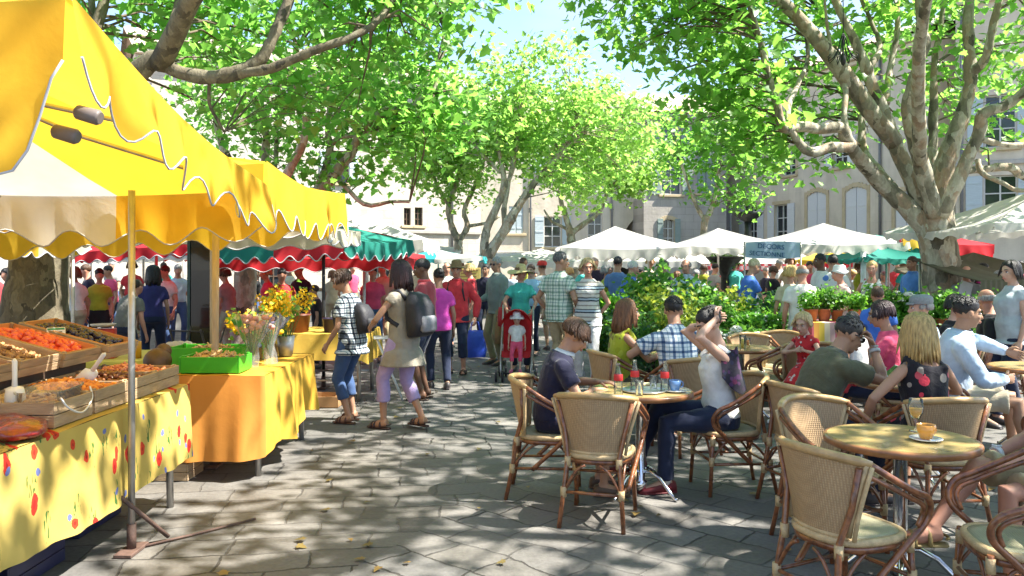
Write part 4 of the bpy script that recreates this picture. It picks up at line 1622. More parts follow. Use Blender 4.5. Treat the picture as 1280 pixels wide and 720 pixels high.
def make_chair(label):
    t = thing('bistro_chair', label, 'chair', (0, 0, 0), 0, 'rattan bistro chairs on the cafe terrace')
    # seat: a rounded D, wide at the front
    out = []
    n = 28
    for q in range(n):
        a = 2 * PI * q / n
        ca, sa = math.cos(a), math.sin(a)
        e = 2.8
        x = .225 * math.copysign(abs(ca) ** (2 / e), ca) * (1 + .10 * sa)
        y = .225 * math.copysign(abs(sa) ** (2 / e), sa)
        out.append((x, y))
    m = MB()
    m.loft([[V((x * s, y * s, z)) for x, y in out] for s, z in ((.88, .443), (.885, .455), (.70, .457), (.35, .452), (.05, .45))])
    m.build('seat', M_SEATW, t)
    m = MB()
    m.loft([[V((x * s, y * s, z)) for x, y in out] for s, z in ((.86, .425), (.97, .425), (1.0, .436), (1.0, .447), (.97, .458), (.885, .459), (.86, .44), (.86, .425))], caps=False)
    m.build('seat_border', M_PALEC, t)
    m = MB()
    m.loft([[V((x * s, y * s, z)) for x, y in out] for s, z in ((.84, .395), (.95, .395), (.95, .424), (.84, .424), (.84, .395))], caps=False)
    m.build('seat_rim', M_CANE, t)
    # back: woven panel, narrow below, curved round the sitter
    def bk(u, v):        # u -1..1 across, v 0..1 up
        wd = .165 + (.255 - .165) * max(0, v) ** 1.2
        zz = .47 + .335 * v + .03 * v * (1 - u * u)
        yy = -.200 - .075 * v + .13 * (u * u) * (.35 + .65 * v)
        return V((u * wd, yy, zz))
    m = MB()
    NU, NVV = 12, 6
    P0 = [[bk(-1 + 2 * i / NU, j / NVV) for j in range(NVV + 1)] for i in range(NU + 1)]
    P1 = [[p + V((0, -.012, 0)) for p in r] for r in P0]
    m.grid(P0)
    m.grid(P1)
    for i in range(NU):
        for (j) in (0, NVV):
            m.quad(P0[i][j], P0[i + 1][j], P1[i + 1][j], P1[i][j])
    m.build('back_panel', M_WEAVE, t)
    m = MB()
    for s in (-1, 1):
        m.tube([bk(s, v) + V((s * .004, -.006, 0)) for v in (0, .25, .5, .75, 1)], .013, 7)
        m.tube([bk(s, v) + V((s * .030, -.002 + .0 * v, 0)) for v in (-.04, .25, .5, .75, .98)], .010, 7)
    m.tube([bk(u, 0) + V((0, -.006, -.004)) for u in np.linspace(-1, 1, 9)], .013, 7)
    m.build('back_edge', M_PALEC, t)
    m = MB()
    m.tube([bk(u, 1) + V((0, -.004, .008)) for u in np.linspace(-1.06, 1.06, 15)], [.014] + [.022] * 13 + [.014], 9)
    m.build('top_rail', M_RAIL, t)
    for s in (-1, 1):
        m = MB()
        path = smooth_path([tuple(bk(s * 1.02, 1) + V((0, 0, .004))), (s * .285, -.02, .735), (s * .295, .10, .672), (s * .29, .175, .640), (s * .275, .215, .585), (s * .262, .205, .52), (s * .248, .13, .445), (s * .225, .02, .335), (s * .205, -.10, .22)], 5)
        m.tube([V(q) for q in path], .016, 8)
        path = smooth_path([tuple(bk(s * 1.0, .86) + V((s * .02, 0, 0))), (s * .278, -.03, .70), (s * .285, .09, .640), (s * .279, .16, .605), (s * .262, .185, .56), (s * .252, .165, .50)], 4)
        m.tube([V(q) for q in path], .012, 7)
        m.build('arm', M_CANE, t)
    legp = {}
    for s in (-1, 1):
        for fr in (1, -1):
            m = MB()
            if fr > 0:
                pts = [V((s * .19, .19, .44)), V((s * .195, .20, .25)), V((s * .205, .215, .0))]
            else:
                pts = [bk(s * .96, .95) + V((0, -.02, 0)), bk(s, .4) + V((0, -.018, 0)), V((s * .165, -.215, .44)), V((s * .185, -.245, .22)), V((s * .205, -.29, .0))]
            m.tube(pts, .015, 8)
            lg = m.build('leg', M_CANE, t)
            legp[(s, fr)] = pts
            q = pts[-2]
            for zc in (q, pts[-3] + V((0, 0, -.03)) if fr < 0 else pts[0] + V((0, 0, -.045))):
                b = MB()
                b.tube([zc + V((0, 0, -.032)), zc + V((0, 0, .032))], [.0205, .0205], 8)
                b.build('binding', M_PALEC, lg)
    m = MB()
    for s in (-1, 1):
        m.tube([legp[(s, 1)][1] + V((0, 0, -.02)), legp[(s, -1)][3] + V((0, 0, -.0))], .0105, 7)
    for fr, i in ((1, 1), (-1, 3)):
        a, b_ = legp[(-1, fr)][i], legp[(1, fr)][i]
        m.tube([a, b_], .0105, 7)
        for s in (-1, 1):
            p = legp[(s, fr)][i]
            arc = [p.lerp(V((0, p.y, .40)), tt) + V((0, 0, .06 * math.sin(PI * tt))) for tt in np.linspace(0, .75, 6)]
            m.tube(arc, .009, 6)
    for s in (-1, 1):
        for fr, i in ((1, 1), (-1, 3)):
            p = legp[(s, fr)][i]
            m.tube([p.lerp(V((p.x, 0, .41)), tt) + V((0, 0, .05 * math.sin(PI * tt))) for tt in np.linspace(0, .8, 6)], .009, 6)
    m.build('stretcher', M_CANE, t)
    return t


M_TTOP = None


def wood_top_fn(nt, vec, f):
    v = coords(nt, 'Object', (1.5, 9, 1))
    n = noise_out(nt, v, 3.0, 6, .6, 1.5)
    return ramp(nt, n, [(.25, (.30, .21, .075)), (.5, (.42, .31, .12)), (.75, (.50, .39, .17))])


M_TTOP = pmat('varnished_table_top', (.4, .3, .1), .22, .2, 5, colfn=wood_top_fn, coat=.4)
M_TEDGE = pmat('reddish_table_edge', (.26, .11, .04), .35, .25, 18, coat=.3)


def make_table(label):
    t = thing('bistro_table', label, 'table', (0, 0, 0), 0, 'round bistro tables on the cafe terrace')
    m = MB()
    m.lathe([(.0, .732), (.345, .732), (.3515, .7325)], 48, caps=False)
    m.build('table_top', M_TTOP, t)
    m = MB()
    m.lathe([(.0, .694), (.36, .694), (.37, .70), (.372, .722), (.366, .730), (.3515, .7322)], 48, caps=False)
    m.build('table_edge', M_TEDGE, t)
    m = MB()
    m.lathe([(.10, .69), (.10, .68), (.034, .67), (.034, .10), (.05, .09), (.05, .03), (0, .03)], 24)
    m.build('column', M_CHROME, t)
    for q in range(4):
        a = q * PI / 2 + PI / 4
        m = MB()
        pr = [(.03, .16), (.09, .17), (.17, .13), (.24, .06), (.29, .014), (.31, .014)]
        m.tube([V((r * math.cos(a), r * math.sin(a), z)) for r, z in pr], .014, 8)
        m.build('foot', M_CHROME, t)
    return t


M_CHAIRS = []


def place(proto, first, x, y, h, label):
    o = proto if first else copy_tree(proto)
    o.location = (x, y, 0)
    o.rotation_euler = (0, 0, R(h))
    o['label'] = label
    if 'chair' in o.name:
        o.scale = (.97, .97, .97)
    return o


TABLES = [(.907, 5.66, 'round table with three small glass bottles and a blue cup, boy sitting at it'),
          (1.99, 4.10, 'round table in front with an orange cup and a glass of beer, nearest of all'),
          (1.74, 7.95, 'round table between the woman in green and the man in plaid'),
          (2.98, 6.05, 'round table beyond the blonde woman, at which the man holds his phone'),
          (4.55, 6.95, 'round table at the right edge beside the man in the pale blue shirt'),
          (2.45, 8.55, 'round table with a tall yellow drink beside an empty chair'),
          (4.9, 9.2, 'round table by the bald man near the potted plants')]
_t = make_table('')
for i, (x, y, lb) in enumerate(TABLES):
    place(_t, i == 0, x, y, 20 * i, lb)
CHAIRS = [(.56, 5.12, -17, 'empty rattan chair with its back to us, in front of the bottle table'),
          (.26, 5.66, -97, 'rattan chair that the boy in the navy shirt sits on'),
          (1.56, 5.78, 97, 'rattan chair under the woman who ties up her hair'),
          (1.50, 6.98, 18, 'rattan chair behind the plaid shirted man'),
          (.98, 7.42, -72, 'rattan chair holding the woman in the green top'),
          (1.51, 3.62, -66, 'large empty rattan chair with honey coloured rail at the front table'),
          (1.84, 4.60, -158, 'empty rattan chair on the far side of the front table, seat towards us'),
          (2.62, 4.98, 4, 'rattan chair with the blonde woman in it, tan back towards us'),
          (2.18, 3.42, 78, 'half seen empty rattan chair at the lower right corner'),
          (2.02, 5.42, -72, 'rattan chair carrying the man in the olive shirt'),
          (2.72, 8.35, 60, 'empty pale rattan chair turned sideways beside the yellow drink'),
          (3.55, 6.62, -120, 'rattan chair used by the man in the pale blue shirt'),
          (3.42, 7.05, 70, 'rattan chair under the woman in the pink shirt'),
          (2.95, 7.95, 110, 'rattan chair on which the child in red is sitting'),
          (2.84, 3.98, 88, 'rattan chair of the person in shorts cut off by the right edge'),
          (4.05, 7.7, 78, 'rattan chair under the man with the grey cap'),
          (2.72, 8.95, -170, 'rattan chair beyond the child in red, facing the terrace'),
          (4.62, 8.35, -30, 'rattan chair of the dark haired woman next to the bald man'),
          (5.45, 8.95, 60, 'rattan chair under the bald man'),
          (3.75, 5.35, 40, 'empty rattan chair with dark arms in front of the pale blue shirt'),
          (3.1, 9.3, 150, 'empty rattan chair by the plant shelves, behind the yellow drink')]
_c = make_chair('')
for i, (x, y, h, lb) in enumerate(CHAIRS):
    place(_c, i == 0, x, y, h, lb)

# ---- things on the tables
def glassy(name, tint, haze, hc):
    """thin clear wall: lets light through, glints at grazing angles, a little milky"""
    m = bpy.data.materials.new(name)
    m.use_nodes = True
    nt = m.node_tree
    out = nt.nodes["Material Output"]
    b = nt.nodes["Principled BSDF"]
    nt.links.new(ramp(nt, noise_out(nt, coords(nt, 'Object'), 9, 4), [(.3, tuple(c * .9 for c in hc)), (.7, hc)]), b.inputs['Base Color'])
    b.inputs['Roughness'].default_value = .12
    tr = nd(nt, "ShaderNodeBsdfTransparent")
    tr.inputs['Color'].default_value = (*tint, 1)
    gl = nd(nt, "ShaderNodeBsdfGlossy")
    gl.inputs['Roughness'].default_value = .04
    lw = nd(nt, "ShaderNodeLayerWeight")
    lw.inputs['Blend'].default_value = .13
    m1 = nd(nt, "ShaderNodeMixShader")
    nt.links.new(lw.outputs['Fresnel'], m1.inputs[0])
    nt.links.new(tr.outputs[0], m1.inputs[1])
    nt.links.new(gl.outputs[0], m1.inputs[2])
    m2 = nd(nt, "ShaderNodeMixShader")
    m2.inputs[0].default_value = haze
    nt.links.new(m1.outputs[0], m2.inputs[1])
    nt.links.new(b.outputs[0], m2.inputs[2])
    nt.links.new(m2.outputs[0], out.inputs['Surface'])
    MATS[name] = m
    return m


M_CLEAR = glassy('clear_glass', (.975, .99, .98), .05, (.85, .9, .87))
M_REDLBL = pmat('red_paper_label', (.55, .03, .03), .5, .1, 20)
TT = .7325


def bottle(x, y, lb):
    t = thing('glass_bottle', lb, 'bottle', (x, y, TT), 0, 'small soda bottles on the boy table')
    m = MB()
    m.lathe([(0, 0), (.027, 0), (.030, .006), (.030, .05), (.0275, .075), (.030, .10), (.029, .125), (.018, .16), (.012, .185), (.0115, .205), (.0135, .207), (.0135, .216), (.0095, .216), (.0095, .19), (.014, .16), (.0255, .12), (.0265, .01), (0, .008)], 18, caps=False)
    m.build('body', M_CLEAR, t)
    m = MB()
    m.lathe([(.0305, .098), (.0312, .10), (.0312, .135), (.0275, .142)], 18, caps=False)
    m.build('paper_label', M_REDLBL, t)
    return t


bottle(.72, 5.42, 'soda bottle with red label standing at the left front of the bottle table')
bottle(.86, 5.60, 'soda bottle with red label in the middle of the bottle table')
bottle(1.06, 5.55, 'soda bottle with red label beside the blue cup')


def tumbler(x, y, lb, fill=None, hgt=.10, r=.03, z=TT, grp='drinking glasses'):
    t = thing('tumbler', lb, 'glass', (x, y, z), 0, grp)
    m = MB()
    m.lathe([(0, 0), (r * .8, 0), (r, hgt), (r * .92, hgt), (r * .74, .008), (0, .008)], 18, caps=False)
    m.build('glass', M_CLEAR, t)
    if fill:
        m = MB()
        m.lathe([(0, .010), (r * .72, .010), (r * .86, hgt * .72), (0, hgt * .72)], 18, caps=False)
        m.build('drink', fill, t)


M_YEL = pmat('yellow_drink', (.75, .50, .03), .1, .1, 3, spec=.6)
M_ORJ = pmat('orange_drink', (.70, .22, .03), .1, .1, 3, spec=.6)
tumbler(.86, 5.40, 'empty tumbler between the two front bottles on the boy table')
tumbler(1.00, 5.66, 'empty tumbler behind the bottle by the blue cup')
tumbler(2.40, 8.33, 'tall glass of yellow drink on the table beside the empty chair', M_YEL, .15, .034)
tumbler(4.43, 6.72, 'clear tumbler on the right edge table, the nearer of two')
tumbler(4.55, 6.78, 'clear tumbler on the right edge table, half hidden behind another')
tumbler(2.88, 5.92, 'clear tumbler next to the white plate')
tumbler(1.68, 7.80, 'tall clear glass in front of the man in plaid', None, .14)
tumbler(1.86, 7.90, 'glass of orange drink by the man in plaid', M_ORJ, .11)
tumbler(4.85, 9.05, 'glass of yellow drink before the bald man', M_YEL, .12)
tumbler(2.55, 8.65, 'small glass of orange drink beside the yellow drink', M_ORJ, .09, .03)


def cup(x, y, lb, c, sauc):
    t = thing('coffee_cup', lb, 'cup', (x, y, TT), R(20), 'coffee cups on the tables')
    m = MB()
    m.lathe([(0, .011), (.026, .011), (.030, .014), (.040, .045), (.044, .082), (.041, .082), (.037, .045), (.027, .018), (0, .018)], 24, caps=False)
    m.build('cup_body', c, t)
    m = MB()
    m.tube([V((.040, 0, .068)), V((.062, 0, .066)), V((.066, 0, .045)), V((.054, 0, .03)), V((.036, 0, .032))], .005, 7)
    m.build('handle', c, t)
    m = MB()
    m.lathe([(0, .001), (.045, .001), (.078, .012), (.078, .015), (.045, .006), (0, .006)], 28, caps=False)
    s = m.build('saucer', sauc, t)
    m = MB()
    m.tube([V((-.03, -.055, .016)), V((.0, -.055, .012)), V((.05, -.05, .018))], [.006, .003, .003], 6)
    m.build('spoon', M_CHROME, t)
    m = MB()
    m.lathe([(0, .074), (.040, .074)], 20, caps=False)
    m.build('coffee', pmat('coffee', (.07, .03, .012), .2, .1, 8), t)


M_WHITEC = pmat('white_ceramic', (.75, .75, .73), .15, .03, 8, coat=.5)
cup(1.13, 5.55, 'blue coffee cup on a white saucer on the bottle table', pmat('blue_ceramic', (.13, .25, .48), .18, .06, 8, coat=.5), M_WHITEC)
cup(2.08, 4.02, 'orange coffee cup on a white saucer on the front table', pmat('orange_ceramic', (.75, .33, .05), .18, .06, 8, coat=.5), M_WHITEC)
t = thing('beer_glass', 'stemmed glass half full of amber beer behind the orange cup', 'glass', (2.14, 4.24, TT))
m = MB()
m.lathe([(0, 0), (.034, 0), (.034, .004), (.006, .010), (.0055, .055), (.018, .066), (.036, .10), (.038, .13), (.033, .175), (.031, .175), (.036, .13), (.034, .10), (.014, .069), (0, .066)], 22, caps=False)
m.build('glass', M_CLEAR, t)
m = MB()
m.lathe([(0, .070), (.012, .071), (.032, .10), (.0345, .125), (0, .125)], 22, caps=False)
m.build('beer', pmat('amber_beer', (.62, .30, .03), .08, .1, 3, spec=.6), t)
t = tag(MB().lathe([(0, 0), (.15, 0), (.16, .012), (.155, .014), (.145, .006), (0, .006)], 28, (.92, 5.58, TT + .001), caps=False).build('serving_tray', pmat('steel_tray', (.5, .5, .5), .3, .1, 10, metal=.9)), 'round metal tray under the bottles on the boy table', 'tray')
m = MB()
m.box((0, 0, .006), (.14, .075, .010), ch=.003)
m.box((0, 0, .0125), (.12, .06, .003), ch=.001, mat=1)
o = m.build('paper_receipt', [pmat('cream_menu_card', (.62, .50, .26), .7, .1, 12), pmat('menu_card_face', (.7, .62, .40), .7, .2, 60)], None, (.96, 5.86, TT), R(14))
tag(o, 'folded cream menu card lying on the bottle table', 'menu')
# ashtray and wallet on other tables
tag(MB().lathe([(0, 0), (.05, 0), (.055, .03), (.045, .03), (.04, .01), (0, .01)], 20, (4.8, 6.9, TT), caps=False).build('ashtray', M_WHITEC), 'white ashtray on the right edge table', 'ashtray')
m = MB()
o = tag(MB().lathe([(0, 0), (.10, 0), (.13, .02), (.125, .02), (.1, .006), (0, .006)], 24, (3.0, 6.1, TT), caps=False).build('plate', M_WHITEC), 'white plate on the table beyond the blonde woman', 'plate')
# ------------------------------------------------------------------ market stalls
def fabric(name, c, tr=.4, var=.08):
    return pmat(name, c, .75, var * 1.7, 2.6, bump=.3, bscale=3.4, bdist=.3, translucent=tr)


M_YCAN = fabric('yellow_canvas', (.74, .47, .035), .5)
M_WCAN = fabric('white_canvas', (.64, .62, .57), .35)
M_BCAN = fabric('beige_canvas', (.55, .51, .40), .4)
M_RCAN = fabric('red_canvas', (.55, .02, .03), .35)
M_GCAN = fabric('green_canvas', (.015, .22, .17), .35)
M_TCAN = fabric('teal_canvas', (.02, .26, .28), .3)
M_OCAN = fabric('olive_canvas', (.13, .115, .075), .2)
M_TRIM2 = pmat('grey_white_binding', (.42, .42, .44), .8, .1, 20)
M_POLE = pmat('wooden_pole', (.38, .30, .21), .6, .2, 14, stretch=(3, 3, .4), bump=.1)
M_STEEL = pmat('galvanised_steel', (.42, .40, .37), .4, .15, 14, metal=.7)
M_BPLAS = pmat('dark_plastic_joint', (.15, .12, .105), .5, .15, 14)
M_RUST = pmat('rusty_iron', (.11, .065, .05), .7, .35, 18, bump=.2)


def parasol(label, corners, apex, mats, val=.22, scal=7, wave=.02, seed=1, sag=.10, poles=(), ribs=True, trim=True, panels=(0, 1, 0, 1, 0, 1, 0, 1), group='market parasols', droop=None, splits=None):
    """corners: four rim points going round; every side is split in the middle, so there are eight cloth panels"""
    rng = random.Random(seed)
    o0 = V((apex[0], apex[1], 0))
    root = thing('market_parasol', label, 'parasol', o0, 0, group)
    C = [V(c) - o0 for c in corners]
    A = V(apex) - o0
    can, vl, tr_ = MB(), MB(), MB()
    n, m = 9, 8
    rim = []
    y_ = apex[1]
    for i in range(4):
        a, b = C[i], C[(i + 1) % 4]
        for h in (0, 1):
            f_ = (splits or {}).get(i, .5)
            p, q = (a, a.lerp(b, f_)) if h == 0 else (a.lerp(b, f_), b)
            mat = panels[i * 2 + h]
            P = []
            for u in range(n + 1):
                e = p.lerp(q, u / n)
                tt = f_ * u / n if h == 0 else f_ + (1 - f_) * u / n
                e = e + V((0, 0, -sag * .8 * math.sin(PI * tt)))
                row = []
                for v in range(m + 1):
                    k = v / m
                    r = A.lerp(e, k)
                    s_ = sag * math.sin(PI * k) * (.35 + .65 * abs(math.sin(PI * tt)) ** .7)
                    r = r + V((0, 0, -s_ + .012 * math.sin(9 * k + 5 * tt + i) * k))
                    row.append(r)
                P.append(row)
            can.grid(P, mat)
            es = [r[-1] for r in P]
            ts_ = [f_ * q_ / n if h == 0 else f_ + (1 - f_) * q_ / n for q_ in range(n + 1)]
            if h:
                rim[-1][1].extend([(x, mat, t_) for x, t_ in zip(es[1:], ts_[1:])])
            else:
                rim.append([i, [(x, mat, t_) for x, t_ in zip(es, ts_)]])
    can.build('canopy', mats, root, fix=False)
    for i, pts in rim:
        a, b = C[i], C[(i + 1) % 4]
        d = (b - a)
        ln = d.length
        out = V((d.y, -d.x, 0)).normalized()
        if out.dot((a + b) / 2 - A) < 0:
            out = -out
        N = scal * 10
        top, rows = [], []
        dr = (droop or {}).get(i, 0)
        for k in range(N + 1):
            t = k / N
            j = 0
            while j < len(pts) - 2 and pts[j + 1][2] < t - 1e-9:
                j += 1
            e = pts[j][0].lerp(pts[j + 1][0], (t - pts[j][2]) / max(1e-6, pts[j + 1][2] - pts[j][2]))
            mt = pts[j + 1][1]
            sc_ = .5 - .5 * math.cos(2 * PI * t * scal)
            dep = val * (1 - .32 * (1 - sc_)) + dr * (1 - math.exp(-((1 - t) / .022) ** 2)) * (.8 + .2 * math.cos(t * 60))
            wv = wave * (math.sin(t * ln * 9 + seed) + .6 * math.sin(t * ln * 21 + 2 * seed + i))
            col = []
            for v in range(6):
                kk = v / 5
                col.append(e + V((0, 0, .004 - dep * kk)) + out * (.012 + wv * kk ** 1.2 + .02 * kk))
            rows.append(col)
            top.append(mt)
        vl.grid(rows, 0, True, lambda q, w_, top=top: top[q])
        tr_.tube([r[-1] for r in rows], (.0045 if y_ < 7 else .008), 5)
    vl.build('valance', mats, root, fix=False)
    if trim:
        tr_.build('trim', M_TRIM2, root)
    for i in range(4):
        if not ribs:
            break
        for tgt in (C[i], (C[i] + C[(i + 1) % 4]) / 2 + V((0, 0, -sag * .8))):
            mb = MB()
            hub = A + V((0, 0, -.16))
            mb.tube([hub, hub.lerp(tgt, .5) + V((0, 0, -sag - .02)), hub.lerp(tgt, .97) + V((0, 0, -.03))], .011, 6)
            rb = mb.build('rib', M_STEEL, root)
    for pz in poles:
        mb = MB()
        top, bot, r, mt = pz
        mb.tube([V(bot) - o0, (V(bot) + V(top)) / 2 - o0, V(top) - o0], r, 10)
        pl = mb.build('pole', mt, root)
        b = MB()
        bx = V(bot) - o0
        b.box(bx + V((0, 0, .012)), (.10, .22, .02))
        b.tube([bx + V((0, 0, .02)), bx + V((0, 0, .16))], r * 1.35, 10)
        b.build('foot_plate', M_RUST, pl)
    return root


YW = [M_YCAN, M_WCAN]
# the near yellow and white parasol
pA = parasol('near yellow and white market parasol with scalloped valance overhanging the spice stall',
             [(-1.40, 2.52, 2.46), (-1.40, 4.56, 2.05), (-4.4, 4.56, 2.07), (-4.4, 2.5, 2.42)], (-2.95, 3.45, 2.80), YW, val=.29, scal=8, wave=.03, seed=2, sag=.06, splits={1: .283},
             poles=[((-2.12, 4.46, 2.03), (-2.14, 4.5, .0), .019, M_STEEL)], panels=(0, 0, 0, 1, 1, 0, 0, 0), droop={3: .26})
# plastic rib sockets
# the second yellow parasol
pB = parasol('second yellow parasol of the row, beyond the near one, sloping down over the flower stall',
             [(-1.46, 4.72, 2.22), (-1.42, 6.75, 2.20), (-4.9, 6.75, 1.98), (-4.9, 4.72, 2.16)], (-3.1, 5.75, 2.55), [M_YCAN, M_BCAN], val=.36, scal=8, wave=.02, seed=3, sag=.06,
             poles=[((-2.35, 6.35, 2.0), (-2.38, 6.4, 0), .028, M_POLE)], panels=(0, 0, 0, 0, 0, 1, 1, 0))
# beige umbrella with spreading ribs round its pole
pC = parasol('beige umbrella with ribs spreading from a wooden pole behind the flower stall',
             [(-1.75, 7.0, 2.02), (-1.75, 9.2, 1.98), (-4.6, 9.2, 1.98), (-4.6, 7.0, 2.02)], (-3.05, 8.15, 2.32), [M_BCAN, M_BCAN], val=.16, scal=7, seed=4, sag=.05,
             poles=[((-3.05, 8.15, 2.3), (-3.05, 8.15, 0), .028, M_POLE)])
pD = parasol('red and green striped parasol over the far left stalls',
             [(-2.15, 10.2, 1.95), (-1.55, 12.4, 1.98), (-4.9, 12.4, 1.95), (-3.95, 10.2, 1.88)], (-3.1, 11.2, 2.36), [M_RCAN, M_GCAN], val=.26, scal=8, seed=5, sag=.05,
             poles=[((-2.45, 10.4, 1.98), (-2.45, 10.4, 0), .022, M_IRON)], panels=(1, 1, 0, 0, 1, 1, 1, 0))
parasol('plain red parasol behind the red and green one', [(-1.7, 12.8, 1.74), (-1.65, 15, 1.78), (-5.0, 15, 1.78), (-5.0, 12.8, 1.72)], (-3.3, 13.9, 2.1), [M_RCAN, M_RCAN], val=.22, scal=8, seed=6, sag=.05, poles=[((-2.4, 13, 1.8), (-2.4, 13, 0), .025, M_STEEL)])
parasol('red parasol beyond the dark panel at the left', [(-5.1, 12.6, 1.95), (-5.1, 14.4, 1.95), (-7.2, 14.4, 1.95), (-7.0, 12.6, 1.80)], (-6, 13.5, 2.2), [M_RCAN, M_RCAN], val=.20, scal=8, seed=7, sag=.04, poles=[((-6, 13.5, 2.1), (-6, 13.5, 0), .025, M_STEEL)])
parasol('orange and cream parasol at the far left behind the tree trunk', [(-5.0, 7.4, 1.92), (-5.0, 9.4, 1.9), (-7.6, 9.4, 1.9), (-7.6, 7.4, 1.92)], (-6.3, 8.4, 2.2), [M_YCAN, M_BCAN], val=.18, scal=7, seed=8, sag=.05, poles=[((-5.05, 9.2, 1.85), (-5.05, 9.2, 0), .02, M_STEEL)])
parasol('white parasol beyond the left hand stalls, closest to the pale house', [(-6.2, 16.6, 1.95), (-6.2, 19, 1.95), (-10.2, 19, 1.95), (-10, 16.6, 1.93)], (-8.2, 17.8, 2.35), [M_WCAN, M_WCAN], val=.22, scal=8, seed=9, poles=[((-8.2, 17.8, 2.2), (-8.2, 17.8, 0), .025, M_STEEL)], trim=False)
parasol('white parasol at the left edge behind the old tree', [(-10.6, 15.6, 1.95), (-10.6, 18, 1.95), (-14, 18, 1.95), (-14, 15.6, 1.93)], (-12.3, 16.8, 2.3), [M_WCAN, M_WCAN], val=.22, scal=8, seed=10, poles=[((-12.3, 16.8, 2.2), (-12.3, 16.8, 0), .025, M_STEEL)], trim=False)
parasol('white parasol rising behind the green stripe', [(-1.9, 17, 2.15), (-1.8, 19.5, 2.15), (-4.8, 19.5, 2.15), (-4.8, 17, 2.12)], (-3.3, 18.2, 2.75), [M_WCAN, M_WCAN], val=.26, scal=8, seed=11, poles=[((-3.3, 18.2, 2.6), (-3.3, 18.2, 0), .025, M_STEEL)], trim=False)
parasol('teal and white awning parasol in the middle of the market lane', [(-.75, 20.5, 1.82), (-.75, 23, 1.82), (-3.3, 23, 1.82), (-3.3, 20.5, 1.80)], (-2.0, 21.7, 2.02), [M_TCAN, M_WCAN], val=.13, scal=8, seed=12, poles=[((-2.0, 21.7, 1.95), (-2.0, 21.7, 0), .025, M_STEEL)], panels=(0, 0, 0, 0, 1, 1, 0, 1), trim=False)
parasol('low white awning parasol far down the market lane', [(2.9, 26, 1.75), (2.9, 29, 1.75), (-.9, 29, 1.75), (-.9, 26, 1.75)], (1, 27.5, 2.15), [M_WCAN, M_WCAN], val=.25, scal=9, seed=13, poles=[((1, 27.5, 2.1), (1, 27.5, 0), .025, M_STEEL)], trim=False)
# right-hand white parasols
parasol('white parasol left of the row of three, above the plant stall', [(3.95, 17.8, 2.02), (4.0, 20.2, 2.02), (1.1, 20.2, 2.02), (1.1, 17.8, 2.0)], (2.45, 19, 2.52), [M_WCAN, M_WCAN], val=.27, scal=8, seed=14, poles=[((2.45, 19, 2.4), (2.45, 19, 0), .025, M_STEEL), ((3.05, 17.9, 2.0), (3.05, 17.9, 0), .02, M_STEEL)], trim=False)
parasol('white parasol in the middle of the row of three', [(6.55, 18.4, 2.05), (6.6, 20.8, 2.05), (3.9, 20.8, 2.05), (4.0, 18.4, 2.05)], (5.05, 19.6, 2.50), [M_WCAN, M_WCAN], val=.18, scal=8, seed=15, poles=[((5.05, 19.6, 2.4), (5.05, 19.6, 0), .025, M_STEEL)], trim=False)
parasol('white parasol right of the row of three, beside the big tree', [(8.15, 16.4, 2.08), (8.2, 18.8, 2.08), (5.4, 18.8, 2.08), (5.5, 16.4, 2.06)], (6.85, 17.6, 2.52), [M_WCAN, M_WCAN], val=.2, scal=8, seed=16, poles=[((6.85, 17.6, 2.4), (6.85, 17.6, 0), .025, M_STEEL)], trim=False)
parasol('big white parasol at the right edge of the market', [(9.8, 10.9, 2.32), (9.8, 14.2, 2.3), (6.6, 14.2, 2.2), (6.75, 11.2, 2.20)], (8.3, 12.6, 2.80), [M_WCAN, M_WCAN], val=.14, scal=9, seed=17, poles=[((8.3, 12.6, 2.6), (8.3, 12.6, 0), .03, M_STEEL)], trim=False)
parasol('red parasol with a yellow stripe behind the big tree', [(10.0, 16.6, 2.02), (10.0, 18.6, 2.02), (8.0, 18.6, 2.15), (8.0, 16.4, 2.18)], (9.0, 17.6, 2.42), [M_RCAN, fabric('gold_canvas', (.62, .42, .03), .35)], val=.26, scal=7, seed=18, poles=[((9, 17.6, 2.3), (9, 17.6, 0), .025, M_STEEL)], panels=(0, 0, 0, 0, 0, 0, 1, 0), trim=False)
parasol('green parasol over the stall left of the big tree', [(8.35, 15.6, 1.80), (8.3, 17.6, 1.80), (6.75, 17.6, 1.80), (6.75, 15.4, 1.76)], (7.6, 16.5, 1.98), [M_GCAN, M_GCAN], val=.12, scal=6, seed=19, poles=[((6.85, 15.6, 1.85), (6.85, 15.6, 0), .05, pmat('white_post', (.7, .7, .68), .5))], trim=False)
parasol('yellow parasol next to the green one', [(8.0, 18.8, 1.85), (8.0, 20.6, 1.85), (6.9, 20.6, 1.85), (6.7, 18.8, 1.72)], (7.6, 19.6, 2.05), [fabric('lemon_canvas', (.68, .50, .04), .4), M_WCAN], val=.12, scal=6, seed=20, poles=[((7.6, 19.6, 2.0), (7.6, 19.6, 0), .025, M_STEEL)], panels=(0, 0, 1, 1, 1, 0, 0, 0), trim=False)
parasol('olive umbrella low down at the right edge', [(8.6, 12.9, 1.60), (8.6, 14.6, 1.6), (7.0, 14.6, 1.55), (7.1, 13.2, 1.42)], (7.9, 13.7, 1.82), [M_OCAN, M_OCAN], val=.06, scal=6, seed=21, poles=[((7.9, 13.7, 1.7), (7.9, 13.7, 0), .022, M_STEEL)], trim=False)

# two sockets of grey plastic where the near ribs meet the rim
for q, (px, py, d) in enumerate(((106, 142, 2.62), (78, 166, 2.66))):
    m = MB()
    a = W(px - 12, py - 3, d)
    b = W(px + 20, py + 6, d)
    m.tube([a, a.lerp(b, .1), a.lerp(b, .9), b], [.014, .024, .026, .020], 10)
    o = m.build('rib_socket', M_BPLAS, None)
    o.parent = pA
    o.location = -V(pA.location)


